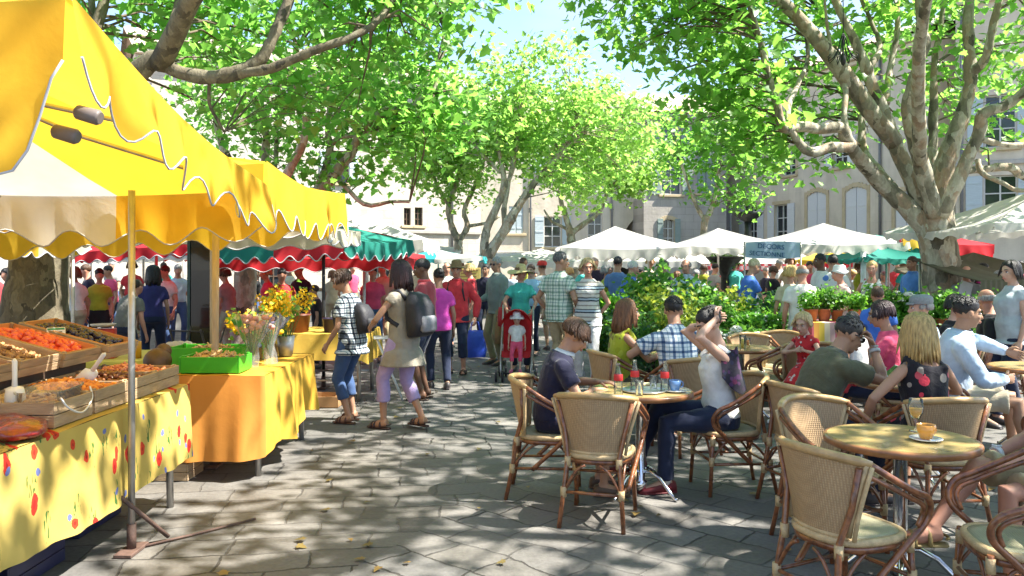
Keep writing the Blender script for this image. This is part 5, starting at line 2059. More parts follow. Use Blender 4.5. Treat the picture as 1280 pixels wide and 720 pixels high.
# ---- cloth-covered tables
def draped_table(label, cat, name, x0, x1, y0, y1, z, bots, mat, fold=.035, seed=1, grp='cloth covered stall tables', frame=True, clothlabel=None, skirts='flbr'):
    """a trestle table (thing) with a cloth laid over it (another thing). bots: hem height for front(-y), right(+x), back, left"""
    rng = random.Random(seed)
    o0 = V(((x0 + x1) / 2, (y0 + y1) / 2, 0))
    t = thing('trestle_table', label, 'table', o0, 0, grp)
    m = MB()
    m.box((0, 0, z - .018), (x1 - x0 - .02, y1 - y0 - .02, .03))
    m.build('table_top', M_DARKW, t)
    for sx in (-1, 1):
        for sy in (-1, 1):
            m = MB()
            bx, by = sx * ((x1 - x0) / 2 - .09), sy * ((y1 - y0) / 2 - .12)
            m.tube([V((bx, by, z - .03)), V((bx * 1.02, by, .0))], .024, 8)
            m.build('leg', M_STEEL if sx > 0 else M_POLE, t)
    m = MB()
    for sy in (-1, 1):
        by = sy * ((y1 - y0) / 2 - .12)
        m.tube([V((-((x1 - x0) / 2 - .09), by, .25)), V(((x1 - x0) / 2 - .09, by, .25))], .014, 6)
    m.build('cross_bar', M_STEEL, t)
    c = MB()
    nx, ny = 14, 26
    c.grid([[V((x0 + (x1 - x0) * i / nx, y0 + (y1 - y0) * j / ny, z + .003 + .003 * math.sin(i * 1.3 + j))) - o0 for j in range(ny + 1)] for i in range(nx + 1)])
    per = []
    N = 40
    cs = [((x0, y0), (x1, y0), (0, -1), bots[0]), ((x1, y0), (x1, y1), (1, 0), bots[1]), ((x1, y1), (x0, y1), (0, 1), bots[2]), ((x0, y1), (x0, y0), (-1, 0), bots[3])]
    s = 0
    for (a, b, nrm, bt) in cs:
        ln = math.hypot(b[0] - a[0], b[1] - a[1])
        k = max(8, int(ln / .03))
        for i in range(k):
            u = i / k
            per.append((V((a[0] + (b[0] - a[0]) * u, a[1] + (b[1] - a[1]) * u, 0)), V((*nrm, 0)), s + u * ln, bt(u) if callable(bt) else bt, min(u * ln, (1 - u) * ln), u))
        s += ln
    cols = []
    M_ = 9
    for (p, nrm, ss, bt, ce, u) in per:
        col = []
        f = (math.sin(ss * 17 + seed) * .5 + math.sin(ss * 29 + 2.3 * seed) * .3 + math.sin(ss * 7 + seed * 1.7) * .6)
        for v in range(M_ + 1):
            k = v / M_
            zz = z + .003 - (z - bt) * k
            o = .006 + (.020 + fold * (f + .6)) * k ** .9
            col.append(p + nrm * o + V((0, 0, zz)) - o0)
        cols.append(col)
    # corners: lean the columns next to a corner outwards
    cols.append(cols[0])
    c.grid(cols)
    cl = c.build('tablecloth', mat, None, o0)
    tag(cl, clothlabel, 'tablecloth')
    return t, cl


def floral_fn(nt, vec, f):
    v0 = coords(nt, 'Object')
    # flatten both visible faces on to one sheet: (y + x, z)
    sp = nd(nt, "ShaderNodeSeparateXYZ")
    nt.links.new(v0, sp.inputs[0])
    cb = nd(nt, "ShaderNodeCombineXYZ")
    nt.links.new(mathn(nt, 'ADD', sp.outputs[0], sp.outputs[1]), cb.inputs[0])
    nt.links.new(mathn(nt, 'ADD', sp.outputs[2], mathn(nt, 'MULTIPLY', sp.outputs[0], .0)), cb.inputs[1])
    wob = nd(nt, "ShaderNodeTexNoise", i_Scale=9.0, i_Detail=3)
    nt.links.new(v0, wob.inputs['Vector'])
    add = nd(nt, "ShaderNodeVectorMath", operation='MULTIPLY_ADD')
    add.inputs[1].default_value = (.075, .075, 0)
    nt.links.new(wob.outputs['Color'], add.inputs[0])
    nt.links.new(cb.outputs[0], add.inputs[2])
    base = ramp(nt, f, [(.3, (.54, .385, .085)), (.7, (.62, .46, .13))])

    def spots(scale, r, stretch, off, chance, col, inner=None):
        m = nd(nt, "ShaderNodeMapping")
        m.inputs['Scale'].default_value = (scale, scale * stretch, 1)
        m.inputs['Location'].default_value = (off, off * 1.7, 0)
        nt.links.new(add.outputs[0], m.inputs[0])
        v = nd(nt, "ShaderNodeTexVoronoi", voronoi_dimensions='2D', i_Scale=1.0, i_Randomness=.85)
        nt.links.new(m.outputs[0], v.inputs['Vector'])
        s2 = nd(nt, "ShaderNodeSeparateXYZ")
        nt.links.new(v.outputs['Color'], s2.inputs[0])
        k = mathn(nt, 'MULTIPLY', mathn(nt, 'LESS_THAN', v.outputs['Distance'], r), mathn(nt, 'LESS_THAN', s2.outputs[0], chance))
        c = col
        if inner:
            c = mixrgb(nt, mathn(nt, 'LESS_THAN', v.outputs['Distance'], r * .35), col, inner)
        return k, c
    out = base
    for args in ((7.5, .30, .6, .3, .55, (.07, .16, .03)), (5.6, .155, .62, .9, .6, (.62, .03, .015), (.34, .015, .01)), (6.6, .15, .7, 2.2, .34, (.62, .05, .015), (.36, .02, .01)), (8.5, .12, .8, 4.1, .26, (.14, .17, .40))):
        kk, c = spots(*args)
        if args[0] == 7.5:      # leaves: thin streaks
            nn = noise_out(nt, coords(nt, 'Object', (60, 60, 14)), 1.0, 2)
            kk = mathn(nt, 'MULTIPLY', kk, mathn(nt, 'GREATER_THAN', nn, .56))
        out = mixrgb(nt, kk, out, c)
    return out


M_FLORAL = pmat('poppy_print_cloth', (.6, .45, .12), .7, .1, 2, colfn=floral_fn, translucent=.18, bump=.15, bscale=9)
M_ORANGE = pmat('orange_cloth', (.66, .27, .05), .75, .08, 3, bump=.15, bscale=9, translucent=.2)


def orange_yellow_fn(nt, vec, f):
    sp = nd(nt, "ShaderNodeSeparateXYZ")
    nt.links.new(coords(nt, 'Object'), sp.inputs[0])
    k = mathn(nt, 'GREATER_THAN', mathn(nt, 'ADD', sp.outputs[1], mathn(nt, 'MULTIPLY', sp.outputs[0], .0)), -.73)
    return mixrgb(nt, k, (.68, .28, .05), ramp(nt, f, [(.3, (.60, .33, .03)), (.7, (.68, .40, .05))]))


M_OY = pmat('orange_and_yellow_cloth', (.62, .3, .03), .75, .08, 3, bump=.15, bscale=9, translucent=.2, colfn=orange_yellow_fn)
M_YCLOTH = pmat('yellow_cloth', (.62, .40, .06), .75, .08, 3, bump=.15, bscale=9, translucent=.15)
M_LIME = pmat('lime_cloth', (.52, .50, .10), .75, .08, 3, bump=.15, bscale=9, translucent=.15)

draped_table('long trestle table of the spice stall under a poppy print cloth', 'table', 'spice', -3.7, -2.2, 2.6, 5.45, .80, (lambda u: .3, lambda u: .30 + .02 * math.sin(u * 9), .5, .5), M_FLORAL, .022, 3,
             clothlabel='yellow cloth printed with red poppies hanging over the spice stall')
draped_table('trestle table of the flower stall under an orange cloth', 'table', 'flower', -2.95, -1.86, 6.0, 7.5, .78, (lambda u: .13 + .30 * max(0, .22 - u) / .22 + .03 * u, lambda u: .17 + .14 * u + .04 * math.sin(u * 11), .3, .35), M_OY, .045, 5,
             clothlabel='orange and yellow cloth hanging in folds from the flower stall')
draped_table('trestle table behind the flower stall under a plain yellow cloth', 'table', 'far', -3.0, -1.72, 9.3, 10.4, .80, (.50, .45, .5, .5), M_YCLOTH, .02, 6,
             clothlabel='plain yellow cloth on the far table behind the flowers')
draped_table('trestle table with lime cloth that carries the red scale', 'table', 'scale', -4.75, -2.75, 7.1, 8.0, .76, (.30, .35, .4, .4), M_LIME, .03, 7,
             clothlabel='lime green cloth under the red scale')
# knot in the orange cloth
m = MB()
kx = V((-2.52, 5.965, .34))
m.tube([kx + V((-.02, .0, .07)), kx, kx + V((-.05, -.02, -.16))], [.03, .018, .035], 8)
m.ell(kx, (.03, .03, .024))
o = m.build('cloth_knot', M_ORANGE, None)
tag(o, 'knot tied in the near edge of the orange cloth', 'cloth knot')

# ---- crates and produce
M_CRATE = pmat('raw_crate_wood', (.36, .255, .15), .75, .25, 6, stretch=(1, 1, 6), bump=.3, bscale=22)
M_CRATE2 = pmat('orange_crate_paper', (.62, .27, .08), .7, .15, 8)
M_DPLAS = pmat('dark_blue_plastic', (.018, .02, .06), .4, .2, 10)


def crate(label, loc, rz, w, l, h, tilt=0, mat=None, lining=None, grp='crates of the spice stall', slats=2, name='wooden_crate', cat='crate', cross=False):
    mat = mat or M_CRATE
    t = thing(name, label, cat, loc, R(rz), grp)
    t.rotation_euler = (R(tilt), 0, R(rz))
    m = MB()
    m.box((0, 0, .008), (w - .03, l - .03, .012), ch=.002)
    m.build('bottom', lining or mat, t)
    sh = h / slats
    for s in (-1, 1):
        m = MB()
        for q in range(slats):
            m.box((s * (w / 2 - .006), 0, sh * (q + .5)), (.012, l, sh * .93), ch=.002)
        m.build('side_panel', mat, t)
        m = MB()
        for q in range(slats):
            m.box((0, s * (l / 2 - .006), sh * (q + .5)), (w - .026, .012, sh * .93), ch=.002)
        m.build('end_panel', mat, t)
    for sx in (-1, 1):
        for sy in (-1, 1):
            m = MB()
            m.box((sx * (w / 2 - .024), sy * (l / 2 - .024), h / 2), (.022, .022, h + .01), ch=.002)
            m.build('corner_post', mat, t)
    if lining:
        m = MB()
        for s in (-1, 1):
            m.box((s * (w / 2 - .017), 0, h * .55), (.004, l - .04, h * .95), ch=.001)
            m.box((0, s * (l / 2 - .017), h * .55), (w - .05, .004, h * .95), ch=.001)
        if cross:
            m.box((0, 0, h * .5), (w - .03, .012, h * .9), ch=.001)
        m.build('lining', lining, t)
    return t


def heap(label, parent_t, dims, n, r, mat, shape=(1, 1, .7), seed=1, y0=0, name='dried_fruit', cat='dried fruit', h0=.05, dome=.04, grp='heaps of produce on the spice stall'):
    """a heap nobody could count, lying in a crate"""
    rng = random.Random(seed)
    w, l = dims
    m = MB()
    tmp = MB()
    tmp.ell((0, 0, 0), (1, 1, 1), None, 8, 6)
    # a packed bed under the pieces
    m.grid([[V((w * (i / 8 - .5), y0 + l * (j / 8 - .5), h0 - r * .4 + dome * (1 - (i / 4 - 1) ** 2) * (1 - (j / 4 - 1) ** 2))) for j in range(9)] for i in range(9)])
    for q in range(n):
        u, v = rng.uniform(-.5, .5), rng.uniform(-.5, .5)
        z = h0 + dome * (1 - (2 * u) ** 2) * (1 - (2 * v) ** 2) + rng.uniform(-.3, .5) * r
        rr = r * rng.uniform(.75, 1.25)
        M = Matrix.Translation(V((u * w * .93, y0 + v * l * .93, z))) @ Euler((rng.uniform(-1, 1), rng.uniform(-1, 1), rng.uniform(0, 6))).to_matrix().to_4x4() @ Matrix.Diagonal((rr * shape[0], rr * shape[1], rr * shape[2], 1))
        m.join(tmp, M)
    o = m.build(name, mat, None, fix=False)
    o.matrix_world = Matrix.LocRotScale(parent_t.location, parent_t.rotation_euler, None)
    tag(o, label, cat, grp, 'stuff')
    return o


def fruit(name, a, b_, rough=.45, coat=0):
    def fn(nt, vec, f):
        g_ = nd(nt, "ShaderNodeNewGeometry")
        return ramp(nt, g_.outputs['Random Per Island'], [(0, a), (1, b_)])
    return pmat(name, a, rough, .2, 20, colfn=fn, bump=.2, bscale=70, coat=coat)


F_RED = fruit('candied_red', (.62, .07, .03), (.80, .14, .05), .3, .3)
F_BLK = fruit('prune_black', (.012, .010, .022), (.04, .025, .06), .25, .4)
F_APR = fruit('apricot', (.62, .19, .03), (.75, .30, .05), .5)
F_NUT = fruit('nut_brown', (.22, .10, .04), (.42, .24, .10), .6)
F_DAT = fruit('date_brown', (.10, .03, .012), (.24, .09, .03), .35, .2)
F_FIG = fruit('pale_fig', (.40, .27, .13), (.55, .40, .22), .7)
F_PINK = fruit('pink_candied', (.62, .22, .10), (.75, .36, .2), .4)

# a dark riser along the back of the stall
m = MB()
m.box((-3.17, 4.45, .90), (.70, 1.7, .20))
o = m.build('display_riser', M_DARKW)
tag(o, 'dark wooden riser lifting the back row of crates', 'display stand')
ZT = .806
# back row, tilted towards the customer on the riser
c = crate('orange lined crate of red candied fruit at the back of the spice stall', (-3.02, 5.05, 1.07), 90, .42, .62, .09, 0, M_CRATE, M_CRATE2)
c.rotation_euler = Euler((R(15), 0, R(90)))
heap('heap of glossy red candied fruit in the back crate', c, (.36, .56), 170, .026, F_RED, seed=1)
c = crate('orange lined crate of black prunes next to the red fruit', (-2.98, 5.49, 1.07), 90, .42, .62, .09, 0, M_CRATE, M_CRATE2)
c.rotation_euler = Euler((R(15), 0, R(90)))
heap('heap of black prunes in the back crate', c, (.36, .56), 170, .024, F_BLK, seed=2)
c = crate('wooden crate of brown almonds on the riser', (-3.0, 4.58, 1.07), 90, .40, .60, .10)
c.rotation_euler = Euler((R(15), 0, R(90)))
heap('heap of brown almonds on the riser', c, (.36, .56), 190, .018, F_NUT, (1, .6, .5), seed=3)
c = crate('wooden crate of orange papaya pieces on the riser', (-3.0, 4.14, 1.07), 90, .40, .60, .10)
c.rotation_euler = Euler((R(15), 0, R(90)))
heap('heap of orange papaya pieces on the riser', c, (.36, .56), 150, .022, F_APR, seed=4)
c = crate('wooden crate of pale figs at the near end of the riser', (-3.0, 3.70, 1.07), 90, .40, .60, .10)
c.rotation_euler = Euler((R(15), 0, R(90)))
heap('heap of pale figs at the near end of the riser', c, (.36, .56), 130, .024, F_FIG, seed=5)
# front row on the cloth
FR = [(4.90, .42, 'wooden crate of dates at the far end of the front row', 'heap of sticky dark dates at the far end of the front row', F_DAT, .020, (1, .6, .55)),
      (5.26, .34, 'wooden crate of pink candied peel next to the table end', 'heap of pink candied peel next to the table end', F_PINK, .020, (1.3, .5, .4)),
      (4.52, .36, 'wooden crate of dried apricots in the front row', 'heap of orange dried apricots in the front row', F_APR, .024, (1, 1, .5)),
      (4.13, .36, 'wooden crate of cashew nuts behind the clear bucket', 'heap of pale cashew nuts behind the clear bucket', F_FIG, .017, (1.2, .6, .5))]
for q, (yy, ln, lb, hl, fm, r, shp) in enumerate(FR):
    c = crate(lb, (-2.52, yy, ZT), 90, ln, .52, .13)
    heap(hl, c, (ln - .05, .46), 170, r, fm, shp, seed=10 + q, h0=.095, dome=.05)
    
# scoops
M_WPLAS = pmat('white_plastic', (.70, .69, .66), .35, .05, 9)


def scoop(label, loc, rot):
    t = thing('scoop', label, 'scoop', loc, 0, 'white plastic scoops')
    t.rotation_euler = rot
    m = MB()
    n = 14
    rs = []
    for yy, r, op in ((0, .01, 1.0), (.012, .04, .95), (.05, .046, .85), (.10, .048, .75), (.13, .046, .62)):
        rs.append([V((r * math.sin(a), yy, -r * math.cos(a) + .0)) for a in np.linspace(-PI * op * .78, PI * op * .78, n)])
    inner = [[p * .93 + V((0, .004, 0)) for p in r] for r in rs]
    m.loft(rs, closed=False, caps=False)
    m.loft(inner, closed=False, caps=False)
    m.build('bowl', M_WPLAS, t)
    m = MB()
    m.tube([V((0, .01, 0)), V((0, -.04, .012)), V((0, -.12, .03)), V((0, -.135, .03))], [.014, .012, .013, .006], 8)
    m.build('handle', M_WPLAS, t)


scoop('white scoop stuck upright beside the clear bucket', (-2.50, 4.02, ZT + .20), Euler((R(-78), 0, R(20))))
scoop('white scoop lying on the dried apricots', (-2.42, 4.62, ZT + .20), Euler((R(-35), 0, R(70))))

# clear bucket
t = thing('plastic_bucket', 'clear plastic bucket with a white handle, half full of nuts', 'bucket', (-2.39, 4.14, ZT), R(8))


def rr_ring(a, b_, z, n=28, e=4):
    return [V((a * math.copysign(abs(math.cos(q)) ** (2 / e), math.cos(q)), b_ * math.copysign(abs(math.sin(q)) ** (2 / e), math.sin(q)), z)) for q in [2 * PI * k / n for k in range(n)]]


m = MB()
m.loft([rr_ring(.10, .17, .003), rr_ring(.115, .19, .165), rr_ring(.122, .197, .168), rr_ring(.122, .197, .178), rr_ring(.112, .187, .176), rr_ring(.097, .167, .008)], caps=False)
m.build('tub', glassy('clear_plastic', (.97, .96, .94), .13, (.85, .82, .76)), t)
m = MB()
m.tube([V(q) for q in smooth_path([(.125, -.19, .15), (.150, -.15, .09), (.158, 0, .045), (.150, .15, .09), (.125, .19, .15)], 5)], .005, 7)
m.build('handle', M_WPLAS, t)
hp = heap('mixed nuts filling the clear bucket', t, (.17, .30), 120, .017, F_NUT, seed=30, h0=.085, dome=.03)
# bags of red peppers
for q, (x, y, lb) in enumerate(((-2.30, 3.74, 'clear bag of dark red dried peppers nearest the table edge'), (-2.44, 3.86, 'clear bag of dark red dried peppers behind the other bag'))):
    rng = random.Random(q + 40)
    m = MB()
    rs = []
    for i in range(9):
        th = PI * i / 8
        rs.append([V((.12 * math.sin(th) ** .7 * math.cos(a) * (1 + .08 * math.sin(3 * a + i)), .16 * -math.cos(th) , .045 + .045 * math.sin(th) ** .7 * math.sin(a) * (1 + .12 * math.sin(5 * a + 2 * i)))) for a in [2 * PI * k / 20 for k in range(20)]])
    m.loft(rs)
    o = m.build('pepper_bag', pmat('red_pepper_bag', (.22, .015, .012), .18, .7, 16, bump=.8, bscale=14, coat=.6), None, (x, y, ZT - .003), R(20 + 50 * q))
    tag(o, lb, 'bag of peppers', 'bags of dried peppers')
# label cards on the produce
M_CARD = pmat('white_price_card', (.74, .74, .70), .6, .04, 12)
for q, (x, y, z, rz, lb) in enumerate(((-3.02, 5.30, 1.14, 75, 'white price card with green edge stuck between red fruit and prunes'), (-3.22, 5.55, 1.12, 80, 'white price card behind the prunes'), (-3.2, 4.30, 1.13, 80, 'white price card over the almonds'))):
    m = MB()
    m.box((0, 0, .03), (.11, .006, .06), ch=.002)
    m.box((0, -.0045, .05), (.10, .002, .012), ch=.0005, mat=1)
    for k in range(2):
        m.box((0, -.0045, .03 - k * .014), (.07 - .02 * k, .002, .005), ch=.0005, mat=2)
    m.box((0, 0, -.03), (.006, .005, .07), ch=.001)
    o = m.build('price_card', [M_CARD, pmat('green_ink', (.04, .25, .10), .6), pmat('dark_ink', (.03, .03, .05), .6)], None, (x, y, z), R(rz))
    o.rotation_euler = (R(-15), 0, R(rz - 40))
    tag(o, lb, 'price card', 'price cards on the produce')

# crates and boxes under the tables
for q, (x, y, lb) in enumerate(((-2.62, 3.55, 'dark blue plastic crate under the near end of the poppy cloth'), (-2.62, 4.12, 'dark blue plastic crate in the middle under the poppy cloth'), (-2.72, 4.95, 'dark blue plastic crate under the far end of the poppy cloth'))):
    crate(lb, (x, y, 0.004), 90, .5, .36, .28, 0, M_DPLAS, None, 'plastic crates under the spice stall', 4, 'plastic_crate')
crate('wooden fruit box on the ground under the orange cloth', (-2.62, 6.1, .004), 0, .42, .30, .13, 0, M_CRATE, None, 'boxes under the stalls')
crate('flat brown box under the far yellow table', (-2.2, 9.15, .004), 0, .5, .35, .13, 0, pmat('brown_cardboard', (.36, .20, .09), .8, .1, 6), None, 'boxes under the stalls', 1, 'cardboard_box', 'box')
m = MB()
m.tube([V((-2.16, 4.42, .33)), V((-2.02, 4.7, .02))], .013, 8)
m.tube([V((-2.14, 4.52, .012)), V((-1.9, 4.75, .012)), V((-1.62, 5.05, .012))], .008, 6)
o = m.build('iron_strut', M_RUST)
tag(o, 'rusty strut and bar on the paving at the foot of the near pole', 'strut')

# red-framed scale on the lime cloth
t = thing('dial_scale', 'red framed scale with a round white dial on the lime cloth', 'scale', (-3.72, 7.28, .763), R(14))
m = MB()
m.box((0, 0, .02), (.22, .18, .04))
m.box((0, .02, .15), (.20, .10, .24))
m.build('scale_body', pmat('red_enamel', (.42, .03, .02), .3, .1, 10, coat=.4), t)
m = MB()
m.tube([V((0, -.032, .15)), V((0, -.036, .15))], .085, 28)
m.build('dial', M_WHITEC, t)
m = MB()
m.box((.018, -.039, .172), (.075, .004, .014), Euler((0, R(-35), 0)), ch=.001)
m.build('needle', pmat('needle_red', (.3, .05, .04), .5), t)
m = MB()
m.lathe([(0, .29), (.09, .29), (.11, .31), (.105, .312), (.085, .296), (0, .296)], 24, caps=False)
m.build('weighing_pan', M_STEEL, t)
m = MB()
m.lathe([(0, 0), (.055, 0), (.055, .15), (.05, .152), (.05, .12), (0, .12)], 18, caps=False)
o = m.build('honey_jar', pmat('honey', (.60, .33, .03), .2, .1, 6, transmission=.2), None, (-3.44, 7.3, .763))
tag(o, 'jar of golden honey right of the red scale', 'jar')
for q, (x, lb) in enumerate(((-3.1, 'wicker basket with white cloth on the lime table'), (-4.25, 'wicker basket with white cloth at the left end of the lime table'))):
    t = thing('wicker_basket', lb, 'basket', (x, 7.45, .763), 0, 'wicker baskets on the lime table')
    m = MB()
    m.lathe([(0, .002), (.11, .002), (.15, .10), (.155, .10), (.15, .11), (.14, .10), (.10, .01), (0, .01)], 22, caps=False)
    m.build('basket_body', M_PALEC, t)
    m = MB()
    for k in range(9):
        m.ell((.08 * math.cos(k * 2.4), .08 * math.sin(k * 2.4), .10), (.045, .045, .035))
    m.build('cloth_lining', M_WCAN, t)

# green crates and flowers on the orange table
M_GPLAS = pmat('bright_green_plastic', (.05, .36, .02), .4, .08, 9)
GZ = .787
crate('bright green crate in front on the flower stall', (-2.30, 6.22, GZ), 0, .46, .30, .13, 0, M_GPLAS, None, 'green crates on the flower stall', 1, 'green_crate')
crate('bright green crate behind the front one on the flower stall', (-2.52, 6.72, GZ), 0, .62, .34, .15, 0, M_GPLAS, None, 'green crates on the flower stall', 1, 'green_crate')
crate('long wooden tray behind the green crates', (-2.5, 7.2, GZ), 0, .7, .3, .10, 0, M_CRATE, None, 'green crates on the flower stall', 1, 'wooden_tray', 'tray')
for q, (x, y, z, lb) in enumerate(((-2.30, 6.22, GZ, 'dried moss filling the front green crate'), (-2.52, 6.72, GZ, 'dried moss filling the rear green crate'))):
    t0 = bpy.data.objects.new('x', None)
    t0.location = (x, y, z)
    heap(lb, t0, (.40, .24), 110, .02, F_FIG, (1.4, .5, .4), 50 + q, name='dried_moss', cat='moss', h0=.10, dome=.05, grp='moss in the green crates')
    bpy.data.objects.remove(t0)
# dark cloth bag and round loaf at the table corner
m = MB()
m.ell((0, 0, .09), (.10, .12, .10))
m.ell((.02, .06, .16), (.06, .06, .06))
o = m.build('brown_gourd', pmat('brown_gourd_skin', (.10, .06, .035), .6, .3, 12), None, (-2.62, 5.86, .62))
o.location = (-2.72, 6.14, .785)
tag(o, 'dark brown gourd at the corner between the two stalls', 'gourd')


def cello_bouquet(label, x, y, z, flowers, h=.42, seed=1):
    rng = random.Random(seed)
    t = thing('bouquet', label, 'bouquet', (x, y, z), rng.uniform(0, 6), 'wrapped bouquets on the flower stall')
    t.rotation_euler = (R(rng.uniform(-12, 12)), R(rng.uniform(-14, 14)), rng.uniform(0, 6))
    m = MB()
    n = 22
    rs = []
    for k, (zz, r) in enumerate(((0, .05), (.08, .055), (.16, .045), (.26, .10), (h, .17))):
        rs.append([V((r * (1 + .12 * math.sin(5 * a + k)) * math.cos(a), r * (1 + .12 * math.sin(5 * a + k)) * math.sin(a), zz + (.04 * math.sin(3 * a) if k == 4 else 0))) for a in [2 * PI * q / n for q in range(n)]])
    m.loft(rs, caps=False)
    m.build('cellophane', glassy('cellophane', (.95, .96, .96), .12, (.8, .82, .82)), t)
    m = MB()
    for k in range(12):
        a, r = rng.uniform(0, 6.3), rng.uniform(.02, .13)
        m.tube([V((0, 0, .05)), V((r * .4 * math.cos(a), r * .4 * math.sin(a), .2)), V((r * math.cos(a), r * math.sin(a), h * .95))], .004, 5, 0)
    m.build('stem', pmat('green_stem', (.06, .14, .03), .6), t)
    m = MB()
    for k in range(20):
        a, r = rng.uniform(0, 6.3), rng.uniform(.0, .14)
        m.ell((r * math.cos(a), r * math.sin(a), h * rng.uniform(.72, 1.02)), (.03, .03, .022), None, 8, 6)
    m.build('blossom', flowers, t, fix=False)


P_PINK = pmat('pale_pink_petal', (.68, .38, .34), .6, .2, 20, translucent=.3)
P_WHITE = pmat('white_petal', (.75, .75, .68), .6, .1, 20, translucent=.3)
P_YEL = pmat('yellow_petal', (.80, .52, .02), .6, .15, 20, translucent=.35)
cello_bouquet('cellophane wrapped bouquet of pink flowers on the flower stall', -2.10, 6.45, .79, P_PINK, .40, 3)
cello_bouquet('cellophane wrapped bouquet of white flowers at the table corner', -1.99, 6.62, .79, P_WHITE, .38, 4)
cello_bouquet('cellophane wrapped bouquet of yellow flowers further back', -2.12, 6.95, .79, P_YEL, .36, 5)


def broom(label, x, y, z, h, seed, spread=.35):
    rng = random.Random(seed)
    nrng = np.random.default_rng(seed)
    t = thing('yellow_flowers', label, 'flowers', (x, y, z), 0, 'yellow flower sprays')
    m = MB()
    m.lathe([(0, 0), (.06, 0), (.08, .18), (.075, .18), (.055, .01), (0, .01)], 16, caps=False)
    m.build('bucket', pmat('zinc_bucket', (.3, .31, .32), .4, .15, 10, metal=.6), t)
    st, cen = MB(), []
    for k in range(26):
        a, r = rng.uniform(0, 6.3), spread * rng.random() ** .6
        e = V((r * math.cos(a), r * math.sin(a), h * rng.uniform(.7, 1.0)))
        mid = e * .5 + V((0, 0, .08))
        st.tube([V((0, 0, .05)), mid, e], [.004, .003, .002], 4, caps=False)
        for q in range(6):
            cen.append(tuple(mid.lerp(e, .35 + .13 * q)))
    st.build('stem', pmat('green_stem', (.06, .14, .03), .6), t, fix=False)
    link('blossom', leaves_mesh('blossom', cen, 5, .05, .032, P_YEL, nrng, .2, 1), t)
    link('foliage', leaves_mesh('foliage', cen[::2], 2, .09, .05, M_LEAF, nrng, .3, 1), t)


broom('tall spray of yellow broom in a bucket on the flower stall', -2.05, 7.25, .79, .60, 6, .30)
broom('low spray of yellow broom reaching left over the green crate', -2.28, 7.1, .79, .38, 7, .28)

# black case and stool things behind the flower stall: tall dark freezer-like panel
t = thing('dark_panel', 'tall narrow black panel with two pale edges behind the flower stall', 'display panel', (-3.55, 9.15, 0), R(6))
m = MB()
m.box((0, 0, 1.05), (.22, .10, 2.0))
m.build('panel', pmat('glossy_black', (.012, .012, .014), .12, .2, 5, coat=.5), t)
for s in (-1, 1):
    m = MB()
    m.box((s * .125, -.01, 1.05), (.03, .13, 2.02))
    m.build('edge_strip', pmat('teal_black_metal', (.03, .06, .065), .3, .2, 9, metal=.6), t)
# folding rack
t = thing('folding_rack', 'black metal folding rack between lime table and dark panel', 'rack', (-3.3, 8.35, 0), R(-20))
for s in (-1, 1):
    m = MB()
    m.tube([V((s * .22, -.25, 0)), V((s * .22, .18, .95))], .011, 6)
    m.tube([V((s * .20, .25, 0)), V((s * .20, -.16, .95))], .011, 6)
    m.build('leg', M_IRON, t)
m = MB()
for z in (.5, .7, .93):
    m.tube([V((-.22, -.16 + .02, z)), V((.22, -.14, z))], .008, 6)
m.build('cross_bar', M_IRON, t)
# pale crossed easel legs beyond the first walker
t = thing('folding_stand', 'white folding stand with crossed legs beside the yellow table', 'stand', (-1.48, 9.6, 0), R(10))
for s in (-1, 1):
    m = MB()
    m.tube([V((-.16, s * .12, 0)), V((.14, s * .12, .72))], .013, 6)
    m.build('leg', M_WPLAS, t)
    m = MB()
    m.tube([V((.16, s * .12, 0)), V((-.14, s * .12, .72))], .013, 6)
    m.build('leg', M_WPLAS, t)
m = MB()
m.box((0, 0, .74), (.36, .3, .02))
m.build('board', M_WPLAS, t)
# dark tubs of goods on the yellow table
for q, (x, y, r, h, c, lb) in enumerate(((-2.55, 9.6, .13, .20, (.16, .05, .03), 'dark red tub at the left of the yellow table'), (-2.15, 9.55, .11, .16, (.03, .02, .05), 'purple black tub in the middle of the yellow table'),
                                          (-1.9, 9.7, .12, .22, (.10, .06, .03), 'brown tub at the right of the yellow table'), (-2.75, 9.9, .12, .26, (.25, .2, .12), 'tan tub behind the dark red one'))):
    m = MB()
    m.lathe([(0, 0), (r * .8, 0), (r, h), (r * 1.05, h), (r * 1.05, h + .015), (r * .9, h + .012), (r * .8, h - .04), (0, h - .04)], 20, caps=False)
    o = m.build('tub', pmat('tub_colour_%d' % q, c, .4, .3, 9), None, (x, y, .803))
    tag(o, lb, 'tub', 'tubs on the yellow table')
# ------------------------------------------------------------------ the people
C_ = cloth
NAVY = C_('navy_jersey', (.014, .014, .035))
WHITE = C_('white_cotton', (.66, .65, .62))
JEAN = C_('blue_denim', (.045, .085, .19), bump=.2, bscale=60)
DJEAN = C_('dark_denim', (.018, .025, .055), bump=.2, bscale=60)
KHAKI = C_('khaki_twill', (.42, .34, .20))
OLIVE = C_('olive_cotton', (.085, .085, .05))
PINK = C_('pink_cotton', (.60, .07, .15))
LBLUE = C_('pale_blue_cotton', (.42, .52, .64))
BLUE = C_('bright_blue_cotton', (.06, .16, .55))
TURQ = C_('turquoise_jersey', (.06, .42, .36))
REDS = C_('red_cotton', (.55, .04, .05))
GREYT = C_('grey_cotton', (.30, .30, .29))
BLACK = C_('black_cotton', (.015, .015, .017))
LILAC = C_('lilac_cotton', (.36, .28, .50))
LIME = C_('lime_cotton', (.36, .38, .03))
MAG = C_('magenta_cotton', (.55, .06, .35))
CHECK = C_('black_white_blue_check', (.5, .5, .5), colfn=plaid_fn((.55, .60, .62), (.10, .12, .16), (.22, .38, .46), .055))
PLAID = C_('pale_green_plaid', (.5, .5, .5), colfn=plaid_fn((.62, .66, .56), (.50, .62, .58), (.35, .48, .52), .09))
